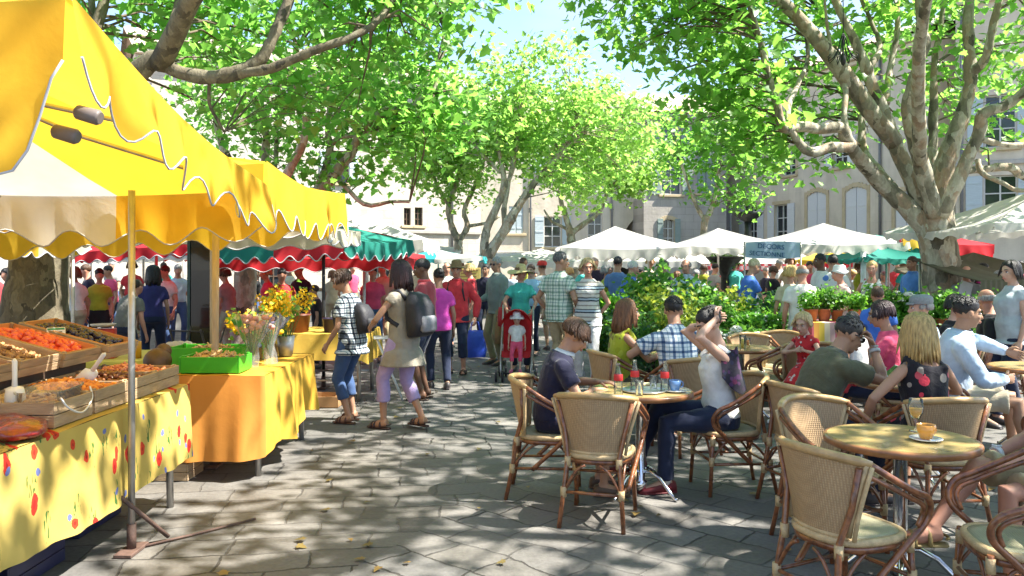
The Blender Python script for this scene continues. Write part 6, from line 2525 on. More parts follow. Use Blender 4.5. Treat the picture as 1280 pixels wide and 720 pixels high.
PLAIDB = C_('blue_white_plaid', (.5, .5, .5), colfn=plaid_fn((.72, .74, .74), (.20, .28, .42), (.45, .58, .66), .075))
STRIPE = C_('cream_and_navy_stripes', (.5, .5, .5), colfn=stripes_fn([(.05, (.62, .60, .55)), (.02, (.02, .02, .03)), (.03, (.42, .50, .55)), (.015, (.05, .05, .06)), (.045, (.60, .56, .48)), (.02, (.30, .26, .22))], .155))
REDPR = C_('red_flowered_cotton', (.5, .03, .03), colfn=blotch_fn((.52, .025, .03), [(.5, .03, .03), (.6, .5, .45), (.45, .02, .03), (.2, .01, .02)], 22, .4))
BLKFL = C_('black_cloth_with_coral_flowers', (.02, .02, .03), colfn=blotch_fn((.012, .011, .016), [(.62, .05, .08), (.012, .01, .016), (.5, .08, .10), (.30, .26, .22)], 13, .42))
DARKFL = C_('dark_patterned_scarf', (.02, .02, .03), colfn=blotch_fn((.016, .012, .024), [(.10, .015, .05), (.02, .02, .05), (.06, .02, .07), (.012, .01, .02)], 26, .5))
FLWH = C_('white_cloth_with_dark_flowers', (.6, .6, .6), colfn=blotch_fn((.66, .65, .62), [(.05, .05, .06), (.5, .12, .12), (.66, .65, .62), (.66, .65, .62)], 12, .3))
BEIGE = C_('beige_linen', (.46, .39, .28))
TUNIC = C_('grey_brown_tunic', (.27, .24, .19))
BRN, DKB, BLK, BLD, GRY, WHT, AUB = (.07, .035, .018), (.035, .022, .016), (.012, .010, .010), (.46, .31, .12), (.28, .27, .26), (.55, .53, .5), (.16, .07, .03)


def ST(label, px, d, h, ht=1.70, **kw):
    return person(label, (px - 640) / FPX * d, d, h, ht, **kw)


SEAT = .462
# --- seated on the terrace
boy = person('boy in a navy shirt with white trim, head bent, sitting at the bottle table', .27, 5.68, -88, 1.56, det=2, seat=SEAT, lean=17, head=(4, 34, 0), skin='tan', hs=1.04,
             top=('tee', NAVY, -.06, .02, WHITE), bottom=('knee', NAVY), hair=('mop', (.075, .036, .018)), shoes=('shoe', (.10, .06, .04)),
             hands=[(-.12, .40, .835), (.06, .34, .80)], poles=[(-1, -.2, -.5), (1, -.1, -.9)], hdirs=[((.4, 1, 0), (0, 0, -1)), ((-.5, .9, 0), (0, 0, -1))])
wom = person('woman in a white top tying up her dark hair with both hands raised', 1.50, 5.78, 92, 1.68, fem=True, det=2, seat=SEAT, lean=3, head=(8, 24, 6), skin='fair',
             top=('tank', WHITE, -.06, .014), bottom=('long', DJEAN), hair=('bun', BLK), shoes=('sock', (.14, .015, .02)),
             hands=[(-.10, .05, 1.25), (.11, .0, 1.20)], poles=[(-.6, 1, .25), (.6, 1, -.5)], hdirs=[((.8, -.1, .45), (.2, -.9, .2)), ((-.8, -.1, .45), (-.2, -.9, .2))], curl=(40, 40),
             feet=[(-.10, .42, .085), (.06, .60, .20)], fyaw=(8, -4))
grn = person('young woman with straight brown hair in a lime green top, seen in profile', .98, 7.42, -78, 1.66, fem=True, det=2, seat=SEAT, lean=10, head=(0, 2, 0), skin='tan',
             top=('tank', C_('lime_and_brown_print', (.3, .36, .03), colfn=blotch_fn((.36, .40, .03), [(.42, .45, .05), (.2, .16, .03), (.36, .4, .03), (.30, .34, .02)], 16, .5)), -.06, .015), bottom=('knee', OLIVE), hair=('long', AUB),
             hands=[(-.16, .44, .86), (.12, .42, .83)], poles=[(-1, -.3, -.6), (1, -.5, -.9)])
pld = person('dark haired man in a blue and white plaid shirt seen from behind', 1.47, 7.04, 10, 1.76, det=2, seat=SEAT, lean=14, head=(-20, 8, 0), skin='tan', top=('tee', PLAIDB, -.06, .022, PLAIDB), bottom=('long', DJEAN), hair=('short', BLK),
             hands=[(-.24, .36, .80), (.22, .40, .82)], poles=[(-1, -.5, -.4), (1, -.4, -.5)])
olv = person('man in an olive shirt, chin on one hand, looking at his phone', 2.02, 5.42, -78, 1.74, det=2, seat=SEAT, lean=31, head=(0, 26, 0), skin='olive', top=('tee', OLIVE, -.06, .022, OLIVE), bottom=('long', DJEAN), hair=('short', (.03, .028, .027)),
             hands=[(-.10, .60, .80), (.065, .425, 1.035)], poles=[(-1, 0, -.8), (.5, .6, -1)], hdirs=[((.1, 1, .2), (.2, -.3, 1)), ((-.35, -.25, 1), (-.3, -1, 0))], curl=(35, 55))
bln = person('woman with long blonde hair and a black dress with coral flowers, back to us', 2.62, 5.05, 8, 1.68, fem=True, det=2, seat=SEAT, lean=8, head=(-14, 6, 0), skin='tan', top=('tank', BLKFL, -.06, .015), bottom=('skirt', BLKFL), hair=('long', BLD),
             hands=[(-.34, .16, .58), (.22, .38, .80)], poles=[(-1, -.6, 0), (1, -.5, -.5)])
shm = person('man with short black hair in an open pale blue shirt and beige shorts', 3.62, 6.60, -112, 1.80, det=2, seat=SEAT, lean=10, side=6, head=(16, 6, 0), skin='olive', top=('shirt', LBLUE, -.08, .026), bottom=('short', BEIGE), hair=('short', BLK),
             hands=[(-.26, .42, .84), (.05, .36, .66)], poles=[(-1, -.2, .1), (1, -.6, -.4)], feet=[(-.16, .44, .085), (.20, .48, .085)])
gcap = person('older man wearing a flat grey cap, seated beyond the blonde woman', 4.0, 7.72, 82, 1.70, det=1, seat=SEAT, lean=4, head=(0, 2, 0), skin='fair', top=('shirt', LBLUE), bottom=('long', KHAKI), hair=('bald', GRY))
pnk = person('woman in a pink shirt with a dark bob, holding a child on her lap', 3.36, 7.06, 62, 1.66, fem=True, det=2, seat=SEAT, lean=8, head=(0, 12, 0), skin='tan', top=('tee', PINK, -.06, .018), bottom=('long', DJEAN), hair=('bob', (.03, .012, .014)),
             hands=[(-.05, .42, .72), (.12, .38, .74)])
chw = person('small dark haired child in a white shirt on the lap of the woman in pink', 3.02, 6.98, 30, 1.02, det=1, hs=1.32, seat=.63, lean=10, head=(-60, 6, 0), skin='olive', top=('tee', WHITE), bottom=('short', REDS), hair=('short', BLK), feet=[(-.12, .40, .3), (.12, .40, .3)])
chr_ = person('blonde child in a red flowered dress eating something on a chair', 2.93, 7.92, 125, 1.18, fem=True, det=2, hs=1.28, seat=.50, lean=10, head=(10, 16, 0), skin='fair', top=('cap', REDPR, -.06, .018), bottom=('skirt', REDPR), hair=('bob', (.55, .40, .2)), shoes=('sock', (.7, .69, .66)),
              hands=[(-.07, .21, 1.12), (.05, .23, 1.11)], poles=[(-1, .3, -.5), (1, .3, -.7)], feet=[(-.12, .38, .26), (.16, .46, .20)], curl=(50, 50))
part = person('person in khaki shorts with crossed bare legs and white watch at the right edge', 2.82, 3.98, 90, 1.76, det=2, seat=SEAT, lean=2, skin='red', top=('tee', LBLUE), bottom=('short', KHAKI), hair=('short', GRY), shoes=('sandal', (.30, .22, .08)),
              hands=[(-.08, .34, .64), (.20, .30, .60)], feet=[(-.12, .40, .085), (-.02, .72, .30)], hdirs=[((.3, 1, -.3), (0, 0, -1)), ((-.5, 1, -.2), (0, 0, -1))])
drk = person('dark haired woman in a black and white top just behind the man in pale blue', 4.62, 8.4, -150, 1.66, fem=True, det=1, seat=SEAT, lean=4, head=(-20, 4, 0), skin='fair', top=('cap', BLACK), bottom=('long', DJEAN), hair=('bob', BLK))
bal = person('bald man seated behind the dark haired woman', 5.35, 8.95, 60, 1.76, det=1, seat=SEAT, lean=2, head=(-50, 6, 0), skin='red', top=('tee', BLACK), bottom=('long', KHAKI), hair=('bald', GRY))

# --- walkers on the left
w1 = ST('short haired woman in a checked shirt and cropped jeans, black bag at her back', 440, 8.2, 66, 1.58, fem=True, det=2, lean=10, head=(22, 24, 0), skin='tan', top=('tee', CHECK, -.17, .022), bottom=('capri', JEAN, .014), hair=('bob', (.05, .024, .014)), shoes=('sandal', (.09, .035, .02)),
        hands=[(-.18, .20, .86), (.20, .22, .86)], feet=[(-.10, -.03, .085), (.11, .06, .085)])
w2 = ST('woman with long dark hair, grey tunic, lilac trousers and a dark backpack', 504, 7.85, 58, 1.66, fem=True, det=2, lean=3, head=(20, 6, 0), skin='tan', top=('cap', TUNIC, -.28, .018), bottom=('capri', LILAC, .018), hair=('long', (.03, .018, .016)), shoes=('sandal', (.06, .03, .025)),
        hands=[(-.15, .30, 1.02), (.24, .04, .80)], poles=[(-1, -.4, -.4), (1, -1, 0)], feet=[(-.10, .17, .085), (.11, -.16, .11)])
ST('dark skinned man in a red collared shirt behind the backpack', 531, 9.6, 80, 1.69, det=1, head=(15, 10, 0), skin='brown', top=('tee', C_('red_blue_polo', (.3, .05, .06)), -.08, .02, REDS), bottom=('knee', DJEAN), hair=('short', BLK), shoes=('sandal', (.05, .03, .02)))
ST('girl in a magenta top with a black bag on her back', 549, 10.4, 15, 1.56, fem=True, det=1, head=(10, 8, 0), skin='olive', top=('tee', MAG, -.10, .02), bottom=('long', DJEAN), hair=('bun', BLK), feet=[(-.1, .1, .085), (.1, -.1, .1)])
red = ST('man in a red shirt with a brown brimmed hat and cropped dark jeans', 571, 11.8, 172, 1.66, det=2, g=1.08, head=(6, 4, 0), skin='red', top=('shirt', REDS, -.14, .024), bottom=('capri', DJEAN, .022), hair=('short', BRN), shoes=('sandal', (.05, .03, .02)),
         hands=[(-.30, .05, .86), (.22, .20, 1.02)], poles=[(-1, -.8, 0), (1, -.8, -.2)])
ghm = ST('grey haired man with sunglasses, grey green shirt and khaki trousers', 622, 12.9, 128, 1.74, det=1, head=(10, 2, 0), skin='tan', top=('shirt', C_('grey_green_cotton', (.20, .24, .22)), -.12, .024), bottom=('long', C_('dull_khaki', (.26, .24, .14))), hair=('short', GRY), hands=[(-.22, .10, .80), (.16, .22, 1.02)])
hatw = ST('woman in a turquoise top and a wide straw hat pushing the red stroller', 651, 12.2, 176, 1.60, fem=True, det=2, head=(38, 4, 0), skin='red', top=('tee', TURQ, -.10, .018), bottom=('long', DJEAN), hair=('bob', AUB), hands=[(-.20, .34, .98), (.20, .34, .98)], poles=[(-1, -.6, -.3), (1, -.6, -.3)])
pl = ST('tall grey haired man in a pale plaid shirt and khaki trousers, hand on hip', 699, 11.0, -42, 1.79, det=2, g=1.08, head=(-38, 4, 0), skin='tan', top=('tee', PLAID, -.12, .026, PLAID), bottom=('long', KHAKI, .024), hair=('short', (.10, .10, .10)), hands=[(-.22, .06, .90), (.19, .14, .98)], poles=[(-1, -1, 0), (.8, -1, 0)])
strp = ST('blonde woman in a striped top and white trousers beside the plaid shirted man', 735, 10.8, 158, 1.70, fem=True, det=2, g=1.05, head=(24, 6, 0), skin='red', top=('cap', STRIPE, -.12, .022), bottom=('long', C_('white_denim', (.62, .60, .60)), .02), hair=('bob', (.42, .31, .15)), shoes=('sandal', (.06, .04, .03)),
          hands=[(-.10, -.10, .90), (.20, -.08, .95)], poles=[(-1, -.2, 0), (1, -.2, 0)])
capm = ST('person in a white shirt and a red cap behind the plaid shirted man', 678, 15, 20, 1.68, det=1, skin='tan', top=('tee', WHITE), bottom=('knee', BEIGE), hair=('short', BRN))
ST('person in a sky blue shirt partly hidden by the straw hat', 664, 14.2, 160, 1.62, det=1, skin='fair', top=('tee', C_('sky_blue_cotton', (.32, .52, .70))), bottom=('long', DJEAN), hair=('short', BRN))
ST('dark haired person in navy between the red shirt and the grey haired man', 607, 16.2, 170, 1.62, det=1, skin='olive', top=('tee', NAVY), bottom=('long', DJEAN), hair=('short', BLK))
ST('person in a yellow shirt just right of the blonde woman', 758, 14.6, -120, 1.60, fem=True, det=1, skin='tan', top=('tee', LIME), bottom=('long', OLIVE), hair=('bob', GRY))
ST('white haired man in a bright blue shirt among the shrubs', 786, 13.4, -66, 1.68, det=1, skin='red', lean=6, head=(-10, 10, 0), top=('shirt', BLUE), bottom=('long', DJEAN), hair=('short', WHT))
ST('dark haired man standing left of the bright blue shirt', 772, 14.4, -30, 1.76, det=1, skin='tan', top=('tee', C_('steel_blue_cotton', (.10, .18, .36))), bottom=('long', DJEAN), hair=('short', BLK))
ST('man in a dark navy polo facing left over the shrubs', 830, 14.2, 100, 1.70, det=1, skin='olive', top=('tee', NAVY), bottom=('long', KHAKI), hair=('short', BLK))
ST('balding man in a pale blue shirt right of the navy polo', 858, 13.3, 150, 1.71, det=1, skin='red', head=(0, 10, 0), top=('shirt', LBLUE), bottom=('long', BEIGE), hair=('bald', GRY))
ST('fair short haired woman in a blue tee leaning over the plants', 934, 12.4, -78, 1.72, fem=True, det=1, lean=8, head=(0, 22, 0), skin='tan', top=('tee', BLUE), bottom=('long', JEAN), hair=('short', (.45, .38, .24)), hands=[(-.1, .36, .98), (.12, .36, .95)])
ST('old man in a white tee seen from behind by the striped cloth', 1003, 10.5, -12, 1.62, det=1, g=1.06, skin='red', top=('tee', WHITE, -.14, .024), bottom=('long', GREYT), hair=('bald', GRY), head=(0, 10, 0))
ST('woman in a white top and dark red skirt left of the old man', 988, 11.3, -20, 1.60, fem=True, det=1, skin='tan', top=('tee', BEIGE), bottom=('skirt', C_('wine_red_cotton', (.22, .02, .05))), hair=('bob', BLD))
ST('dark haired man in a white tee turned left under the white parasol', 1026, 13.5, 100, 1.80, det=1, skin='brown', top=('tee', WHITE), bottom=('long', DJEAN), hair=('short', BLK))
ST('man in a white tee with a blue print on its back', 1041, 13.0, -10, 1.78, det=1, skin='tan', top=('tee', C_('white_tee_blue_print', (.6, .6, .6), colfn=blotch_fn((.64, .64, .62), [(.10, .2, .5), (.64, .64, .62), (.64, .64, .62), (.64, .64, .62)], 8, .4))), bottom=('long', JEAN), hair=('short', BLK))
bagw = ST('older woman in pale pink with a white hat carrying a plastic bag', 1054, 11.4, 95, 1.60, fem=True, det=1, skin='red', lean=6, top=('cap', C_('pale_pink_cotton', (.62, .42, .38))), bottom=('long', BEIGE), hair=('short', WHT), hands=[(-.16, .26, 1.0), (.18, .24, 1.02)])
ST('tanned woman in a white sleeveless top with dark flowers', 1090, 12.0, 150, 1.67, fem=True, det=1, skin='red', top=('tank', FLWH), bottom=('knee', BEIGE), hair=('short', BLD), hands=[(-.3, .1, .9), (.2, .2, 1.0)])
ST('boy in a bright blue tee with his back to the terrace', 1097, 9.0, -15, 1.36, det=1, hs=1.1, skin='tan', top=('tee', BLUE), bottom=('short', BEIGE), hair=('short', BRN))
ST('man in a blue shirt at the green parasol stall', 1141, 14.0, 110, 1.76, det=1, skin='tan', top=('shirt', C_('mid_blue_cotton', (.10, .25, .60))), bottom=('long', DJEAN), hair=('short', BRN))
ST('balding man holding a leaflet behind the tree trunk', 1208, 12.6, 150, 1.60, det=1, skin='red', top=('tee', GREYT), bottom=('long', DJEAN), hair=('bald', WHT), hands=[(-.1, .3, 1.1), (.1, .3, 1.1)])
ST('dark haired man in black and magenta right of the leaflet', 1228, 13.2, -140, 1.64, det=1, skin='olive', top=('tee', C_('black_magenta', (.3, .02, .12), colfn=blotch_fn((.03, .02, .03), [(.5, .02, .2), (.03, .02, .03)], 6, .5))), bottom=('long', DJEAN), hair=('short', BLK))
ST('grey haired woman in a white blouse at the right hand flower stall', 1250, 12.2, 140, 1.52, fem=True, det=1, skin='fair', top=('tee', WHITE), bottom=('long', BEIGE), hair=('bob', GRY))
ST('woman with thick black hair in a pale grey top standing at the right edge', 1266, 8.6, 86, 1.66, fem=True, det=2, g=1.15, skin='fair', head=(20, 6, 0), top=('cap', C_('pale_grey_jersey', (.38, .43, .46)), -.14, .02), bottom=('long', DJEAN), hair=('mid', BLK))

# --- shoppers behind the left stalls
LEFT = [(95, 13.0, 60, 1.58, 1, WHITE, BEIGE, AUB, 'mid', 'auburn haired woman in a white top left of the thin pole'),
        (112, 14.4, 120, 1.62, 0, NAVY, JEAN, BRN, 'short', 'man in navy just right of the thin pole'),
        (124, 13.4, -150, 1.55, 1, LIME, BLACK, BLK, 'bun', 'woman with a black bun and a yellow top behind the prunes'),
        (139, 15.6, 140, 1.60, 0, PINK, DJEAN, BLK, 'short', 'shopper in pink further back at the left'),
        (156, 10.6, -20, 1.46, 0, C_('dull_grey_tee', (.16, .155, .14)), DJEAN, DKB, 'short', 'man in a dull grey tee bending behind the scale'),
        (191, 11.6, 20, 1.60, 1, C_('indigo_cotton', (.03, .03, .12)), DJEAN, BLK, 'long', 'woman with long black hair in indigo behind the near pole'),
        (210, 14.0, 150, 1.60, 0, WHITE, JEAN, BRN, 'short', 'man in a white tee right of the long black hair'),
        (222, 15.5, -150, 1.62, 0, LBLUE, JEAN, GRY, 'short', 'man in pale blue left of the dark panel'),
        (12, 14.0, 160, 1.55, 1, MAG, JEAN, BLK, 'bob', 'woman in magenta at the left edge beside the old trunk'),
        (-4, 13.0, 100, 1.6, 0, REDS, DJEAN, BRN, 'short', 'man in red cut off by the left edge'),
        (284, 13.2, 70, 1.56, 1, C_('dusty_rose', (.35, .2, .2)), BEIGE, BRN, 'bob', 'woman in dusty rose between the dark panel and a tree'),
        (336, 14.2, 120, 1.56, 1, PINK, JEAN, BLD, 'bob', 'fair haired woman in pink under the red awning'),
        (352, 12.8, -160, 1.56, 0, REDS, BLACK, BLK, 'short', 'man in red behind the yellow broom'),
        (377, 13.6, 150, 1.64, 0, NAVY, DJEAN, BRN, 'short', 'man in navy behind the yellow broom'),
        (397, 12.4, 100, 1.30, 1, BLACK, BLACK, DKB, 'short', 'short person in black behind the tubs'),
        (466, 13.2, -170, 1.60, 1, PINK, JEAN, BLK, 'bun', 'woman in a pink blouse between the two near walkers'),
        (480, 14.6, 160, 1.66, 0, BEIGE, KHAKI, BRN, 'short', 'man in beige behind the long dark hair'),
        (590, 14.8, 100, 1.63, 1, REDS, BEIGE, BLD, 'bob', 'woman in red partly behind the man with the hat'),
        (558, 15.8, 190, 1.66, 0, WHITE, JEAN, GRY, 'bald', 'bald man in white far behind the man with the hat')]
for (px, d, h, ht, fem, tp, bt, hc, hk, lb) in LEFT:
    ST(lb, px, d, h, ht, fem=bool(fem), det=1 if d < 12 else 0, skin='tan' if px % 2 else 'red', top=('tee', tp), bottom=('long', bt), hair=(hk, hc), lean=5 if d > 11 else 28, head=(0, 8, 0))
# --- people further off, each in clothes of their own
TOPS = [('white', WHITE), ('pale blue', LBLUE), ('red', REDS), ('black', BLACK), ('pink', PINK), ('grey', GREYT), ('navy', NAVY), ('beige', BEIGE), ('lime', LIME), ('turquoise', TURQ)]
BOTS = [('jeans', JEAN), ('dark trousers', DJEAN), ('khaki trousers', KHAKI), ('beige trousers', BEIGE)]
HRS = [('black', BLK, 'short'), ('grey', GRY, 'short'), ('fair', BLD, 'bob'), ('brown', BRN, 'bob'), ('auburn', AUB, 'mid')]
FARP = [(505, 19), (520, 23), (575, 21), (640, 19.5), (654, 24), (668, 21), (712, 18.5), (727, 22), (744, 19), (751, 24), (797, 17.2), (812, 21), (846, 18.2), (871, 17.0), (880, 22), (893, 19), (905, 24), (918, 21), (958, 20), (966, 17.5), (975, 21.5), (987, 19), (1012, 18), (1066, 19.5), (1075, 17.5), (1105, 18.5), (1122, 20), (1132, 17), (1158, 18.6), (1216, 17), (1238, 16), (1262, 15), (1275, 17.5), (1246, 19), (70, 18), (140, 20), (165, 17.5), (205, 19), (245, 18), (320, 18.5), (362, 17), (415, 18), (440, 20)]
rg = random.Random(5)
for i, (px, d) in enumerate(FARP):
    (tn, tm), (bn, bm_), (hn, hc, hk) = TOPS[(i * 7) % 10], BOTS[(i * 3 + i // 10) % 4], HRS[(i * 2 + i // 20) % 5]
    where = 'left' if px < 480 else ('middle' if px < 800 else 'right')
    ST('%s haired shopper in a %s top and %s, far %s of the crowd' % (hn, tn, bn, where), px, d, rg.uniform(0, 360), rg.uniform(1.44, 1.82), fem=hk != 'short', det=0, skin=rg.choice(('tan', 'red', 'fair', 'olive')),
       top=('tee', tm), bottom=('long', bm_), hair=(hk, hc), head=(rg.uniform(-20, 20), rg.uniform(0, 15), 0), group='shoppers far off in the crowd',
       hands=[(-.2, rg.uniform(0, .3), rg.uniform(.8, 1.05)), (.2, rg.uniform(0, .3), rg.uniform(.8, 1.05))])
finalize_people()

# ------------------------------------------------------------------ what they wear and carry
M_STRAW = pmat('straw', (.52, .42, .20), .7, .15, 40, bump=.3, bscale=120)


def at_head(name, label, cat, p, mb, mat):
    o = mb.build(name, mat)
    M = Matrix.Translation(p['world'](p['H'])) @ Matrix.Rotation(p['root'].rotation_euler[2], 4, 'Z') @ p['RH'].to_4x4() @ Matrix.Scale(p['S'] * p['hs'], 4)
    o.matrix_world = M
    return tag(o, label, cat)


def brim_hat(wb, hc, dip=.02):
    m = MB()
    prof = [(.0, hc), (.05, hc), (.078, hc - .018), (.088, .06), (.092, .05)]
    n = 26
    rs = [[V((r * .94 * math.cos(2 * PI * k / n), -.01 + r * 1.14 * math.sin(2 * PI * k / n), z)) for k in range(n)] for r, z in prof]
    for r, dz in ((.13, .0), (wb, -dip)):
        rs.append([V((r * math.cos(2 * PI * k / n), -.01 + r * 1.06 * math.sin(2 * PI * k / n), .045 + dz * (1 + .9 * math.cos(4 * PI * k / n)))) for k in range(n)])
    m.loft(rs, caps=False)
    m.loft([[p + V((0, 0, -.006)) for p in r] for r in rs], caps=False)
    return m


at_head('straw_hat', 'wide straw hat on the woman in turquoise', 'hat', hatw, brim_hat(.215, .15, .03), M_STRAW)
at_head('brimmed_hat', 'brown brimmed hat on the man in the red shirt', 'hat', red, brim_hat(.155, .15, .012), pmat('brown_felt', (.20, .13, .06), .85, .15, 20))


def flat_cap(peak=.075):
    m = MB()
    n = 22
    rs = [[V((r * 1.0 * math.cos(2 * PI * k / n), -.012 + r * 1.2 * math.sin(2 * PI * k / n), z)) for k in range(n)] for r, z in ((.085, .04), (.092, .06), (.088, .10), (.06, .128), (.0, .134))]
    m.loft(rs, caps=False)
    m.loft([[V((w_ * math.cos(a), .075 + l * math.sin(a), z)) for a in np.linspace(0, PI, 12)] for w_, l, z in ((.078, .01, .055), (.080, .04, .052), (.070, peak, .040), (.068, peak, .034), (.078, .01, .046))], closed=False, caps=False)
    return m


at_head('flat_cap', 'flat grey cap on the older man', 'cap', gcap, flat_cap(.05), pmat('grey_tweed', (.22, .24, .25), .9, .15, 60))
at_head('red_cap', 'red cap on the person in white', 'cap', capm, flat_cap(.09), pmat('red_cap_cloth', (.58, .04, .03), .8, .1, 20))
at_head('white_hat', 'small white hat on the older woman in pale pink', 'hat', bagw, brim_hat(.12, .14, .02), pmat('white_hat_cloth', (.66, .66, .64), .85, .05, 20))


def glasses(p, label):
    m = MB()
    for s in (-1, 1):
        m.ell((s * .033, .092, .004), (.026, .007, .019), None, 12, 8)
        m.tube([V((s * .056, .085, .01)), V((s * .080, .02, .008)), V((s * .080, -.01, .004))], .0035, 5)
    m.tube([V((-.012, .10, .010)), V((.012, .10, .010))], .003, 5)
    at_head('sunglasses', label, 'sunglasses', p, m, pmat('dark_lens', (.01, .01, .012), .1, .1, 20, coat=.5))


glasses(ghm, 'dark sunglasses on the grey haired man')
glasses(olv, 'dark sunglasses worn by the man with the phone')


def backpack(p, label, mat, mat2, sc_=1.0, cat='backpack', strap=True, off=(0, 0, 0)):
    sp, M0 = p['spine'](.24), p['RT']
    t = thing('backpack', label, cat)
    t.matrix_world = Matrix.Translation(p['world'](sp + M0 @ V(off))) @ Matrix.Rotation(p['root'].rotation_euler[2], 4, 'Z') @ M0.to_4x4() @ Matrix.Scale(p['S'], 4)
    m = MB()
    n = 20
    rs = []
    for z, w_, d_ in ((-.24, .10, .05), (-.22, .15, .09), (-.10, .165, .115), (.06, .155, .105), (.17, .12, .075), (.21, .06, .03)):
        rs.append([V((w_ * sc_ * math.copysign(abs(math.cos(a)) ** .7, math.cos(a)), -.13 - d_ * sc_ * .9 + d_ * sc_ * math.copysign(abs(math.sin(a)) ** .7, math.sin(a)), z * sc_)) for a in [2 * PI * k / n for k in range(n)]])
    m.loft(rs)
    m.build('bag_body', mat, t)
    m = MB()
    m.loft([[V((w_ * sc_ * math.copysign(abs(math.cos(a)) ** .7, math.cos(a)), -.13 - .19 * sc_ + d_ * sc_ * math.sin(a), z * sc_)) for a in [2 * PI * k / n for k in range(n)]] for z, w_, d_ in ((-.19, .09, .03), (-.17, .115, .05), (-.06, .115, .05), (-.03, .10, .03))])
    m.build('front_pocket', mat2, t)
    if strap:
        for s in (-1, 1):
            m = MB()
            m.tube([V((s * .085, -.12, .14)), V((s * .10, -.04, .222)), V((s * .105, .06, .20)), V((s * .115, .125, .10)), V((s * .135, .10, -.04)), V((s * .14, -.05, -.12))], .016, 6, flat=1.5)
            m.build('strap', mat, t)
    return t


BKP = pmat('black_nylon', (.018, .018, .024), .6, .3, 12, bump=.2)
BKG = pmat('grey_nylon', (.20, .20, .22), .6, .3, 12, bump=.2)
backpack(w2, 'dark backpack with a grey pocket on the woman in lilac trousers', BKP, BKG)
backpack(w1, 'black shoulder bag on the back of the woman in checks', BKP, BKP, .75, 'bag', True, (.02, .03, -.03))
backpack(red, 'black backpack whose straps cross the red shirt', BKP, BKP, .9)
# phone
wp = olv['world'](V((-.06, .67, .845)))
m = MB()
m.box((0, 0, 0), (.072, .145, .009), ch=.003)
m.box((0, 0, .0055), (.064, .125, .002), ch=.0005, mat=1)
o = m.build('mobile_phone', [pmat('white_phone', (.6, .6, .6), .3), pmat('dark_screen', (.01, .03, .035), .08, .2, 6, coat=.5)], None, wp)
o.rotation_euler = Euler((R(28), R(8), R(-62)))
tag(o, 'white mobile phone in the hand of the man in olive', 'phone')
# watches
for p, i, lb, c in ((part, 1, 'white square wristwatch on the arm at the right edge', (.7, .7, .7)), (olv, 1, 'silver wristwatch on the man with the phone', (.4, .4, .4))):
    a, e, w_ = p['arms'][i]
    m = MB()
    q = w_.lerp(e, .14)
    ax = (w_ - e).normalized()
    pw = [p['world'](q - ax * .012), p['world'](q + ax * .012)]
    m.tube(pw, .036, 14)
    x_ = V((0, 0, 1))
    m.box(p['world'](q) + x_ * .036, (.036, .036, .012), Euler((0, 0, .3)), ch=.003)
    m.box(p['world'](q) + x_ * .0425, (.026, .026, .003), Euler((0, 0, .3)), ch=.0005, mat=1)
    o = m.build('wristwatch', [pmat('watch_%d' % i + lb[:5], c, .35), pmat('watch_dial', (.02, .03, .02), .2)])
    tag(o, lb, 'wristwatch')
# patterned scarf over the shoulder of the woman tying her hair
m = MB()
P = []
for i in range(13):
    u = i / 12
    row = []
    for j in range(11):
        v = j / 10
        ang = R(-195) + R(150) * u
        z = .47 - .32 * v * (.55 + .45 * math.sin(PI * u)) - .02 * math.sin(9 * u)
        rr = .125 + .05 * v + .010 * math.sin(17 * u + 3 * v)
        row.append(wom['spine'](max(.02, z)) + V((rr * 1.22 * math.cos(ang), rr * math.sin(ang) - .01, 0)))
    P.append(row)
m.grid(P)
m.grid([[p + V((0, 0, -.006)) for p in r] for r in P])
o = m.build('patterned_scarf', DARKFL)
o.matrix_world = Matrix.Translation(wom['world'](V((0, 0, 0)))) @ Matrix.Rotation(wom['root'].rotation_euler[2], 4, 'Z') @ Matrix.Scale(wom['S'], 4)
tag(o, 'dark patterned scarf round the shoulders of the woman tying her hair', 'scarf')
# shirt emblem of the boy: a white leaping streak and a crest
m = MB()
RTb = boy['RT']
for (x0, z0_, pts) in ((.055, .33, [(0, 0), (.012, .03), (.035, .045), (.06, .04), (.045, .03), (.03, .012), (.034, -.02), (.02, .0)]), (.045, .24, [(-.02, .02), (.05, .03), (.055, -.02), (.015, -.05), (-.02, -.02)])):
    o0 = boy['spine'](z0_) + RTb @ V((x0 - .02, .150, 0))
    m.prism(pts, .002, o0, RTb @ V((1, -.5, 0)).normalized(), RTb @ V((0, .03, 1)))
o = m.build('shirt_emblem', WHITE, boy['root'])
# white plastic bag, brown bag, red handbag, blue bag


def carry_bag(label, loc, size, mat, rz=0, cat='bag', name='shopping_bag', handles=True):
    t = thing(name, label, cat, loc, R(rz))
    sx, sy, sz = size
    m = MB()
    n = 20
    rs = []
    for z, k in ((0, .82), (.04, 1), (.4, 1.06), (.75, .96), (1, .86)):
        rs.append([V((sx / 2 * k * math.copysign(abs(math.cos(a)) ** .6, math.cos(a)) * (1 + .05 * math.sin(5 * a + 9 * z)), sy / 2 * k * math.copysign(abs(math.sin(a)) ** .6, math.sin(a)), z * sz)) for a in [2 * PI * q / n for q in range(n)]])
    m.loft(rs)
    m.build('bag_body', mat, t)
    if handles:
        for s in (-1, 1):
            m = MB()
            m.tube([V((-sx * .25, s * sy * .2, sz * .98)), V((-sx * .15, s * sy * .1, sz * 1.3)), V((sx * .15, s * sy * .1, sz * 1.3)), V((sx * .25, s * sy * .2, sz * .98))], .008, 6)
            m.build('handle', mat, t)
    return t


def at_hand(p, i, dz):
    return p['world'](p['arms'][i][2]) + V((0, 0, dz))


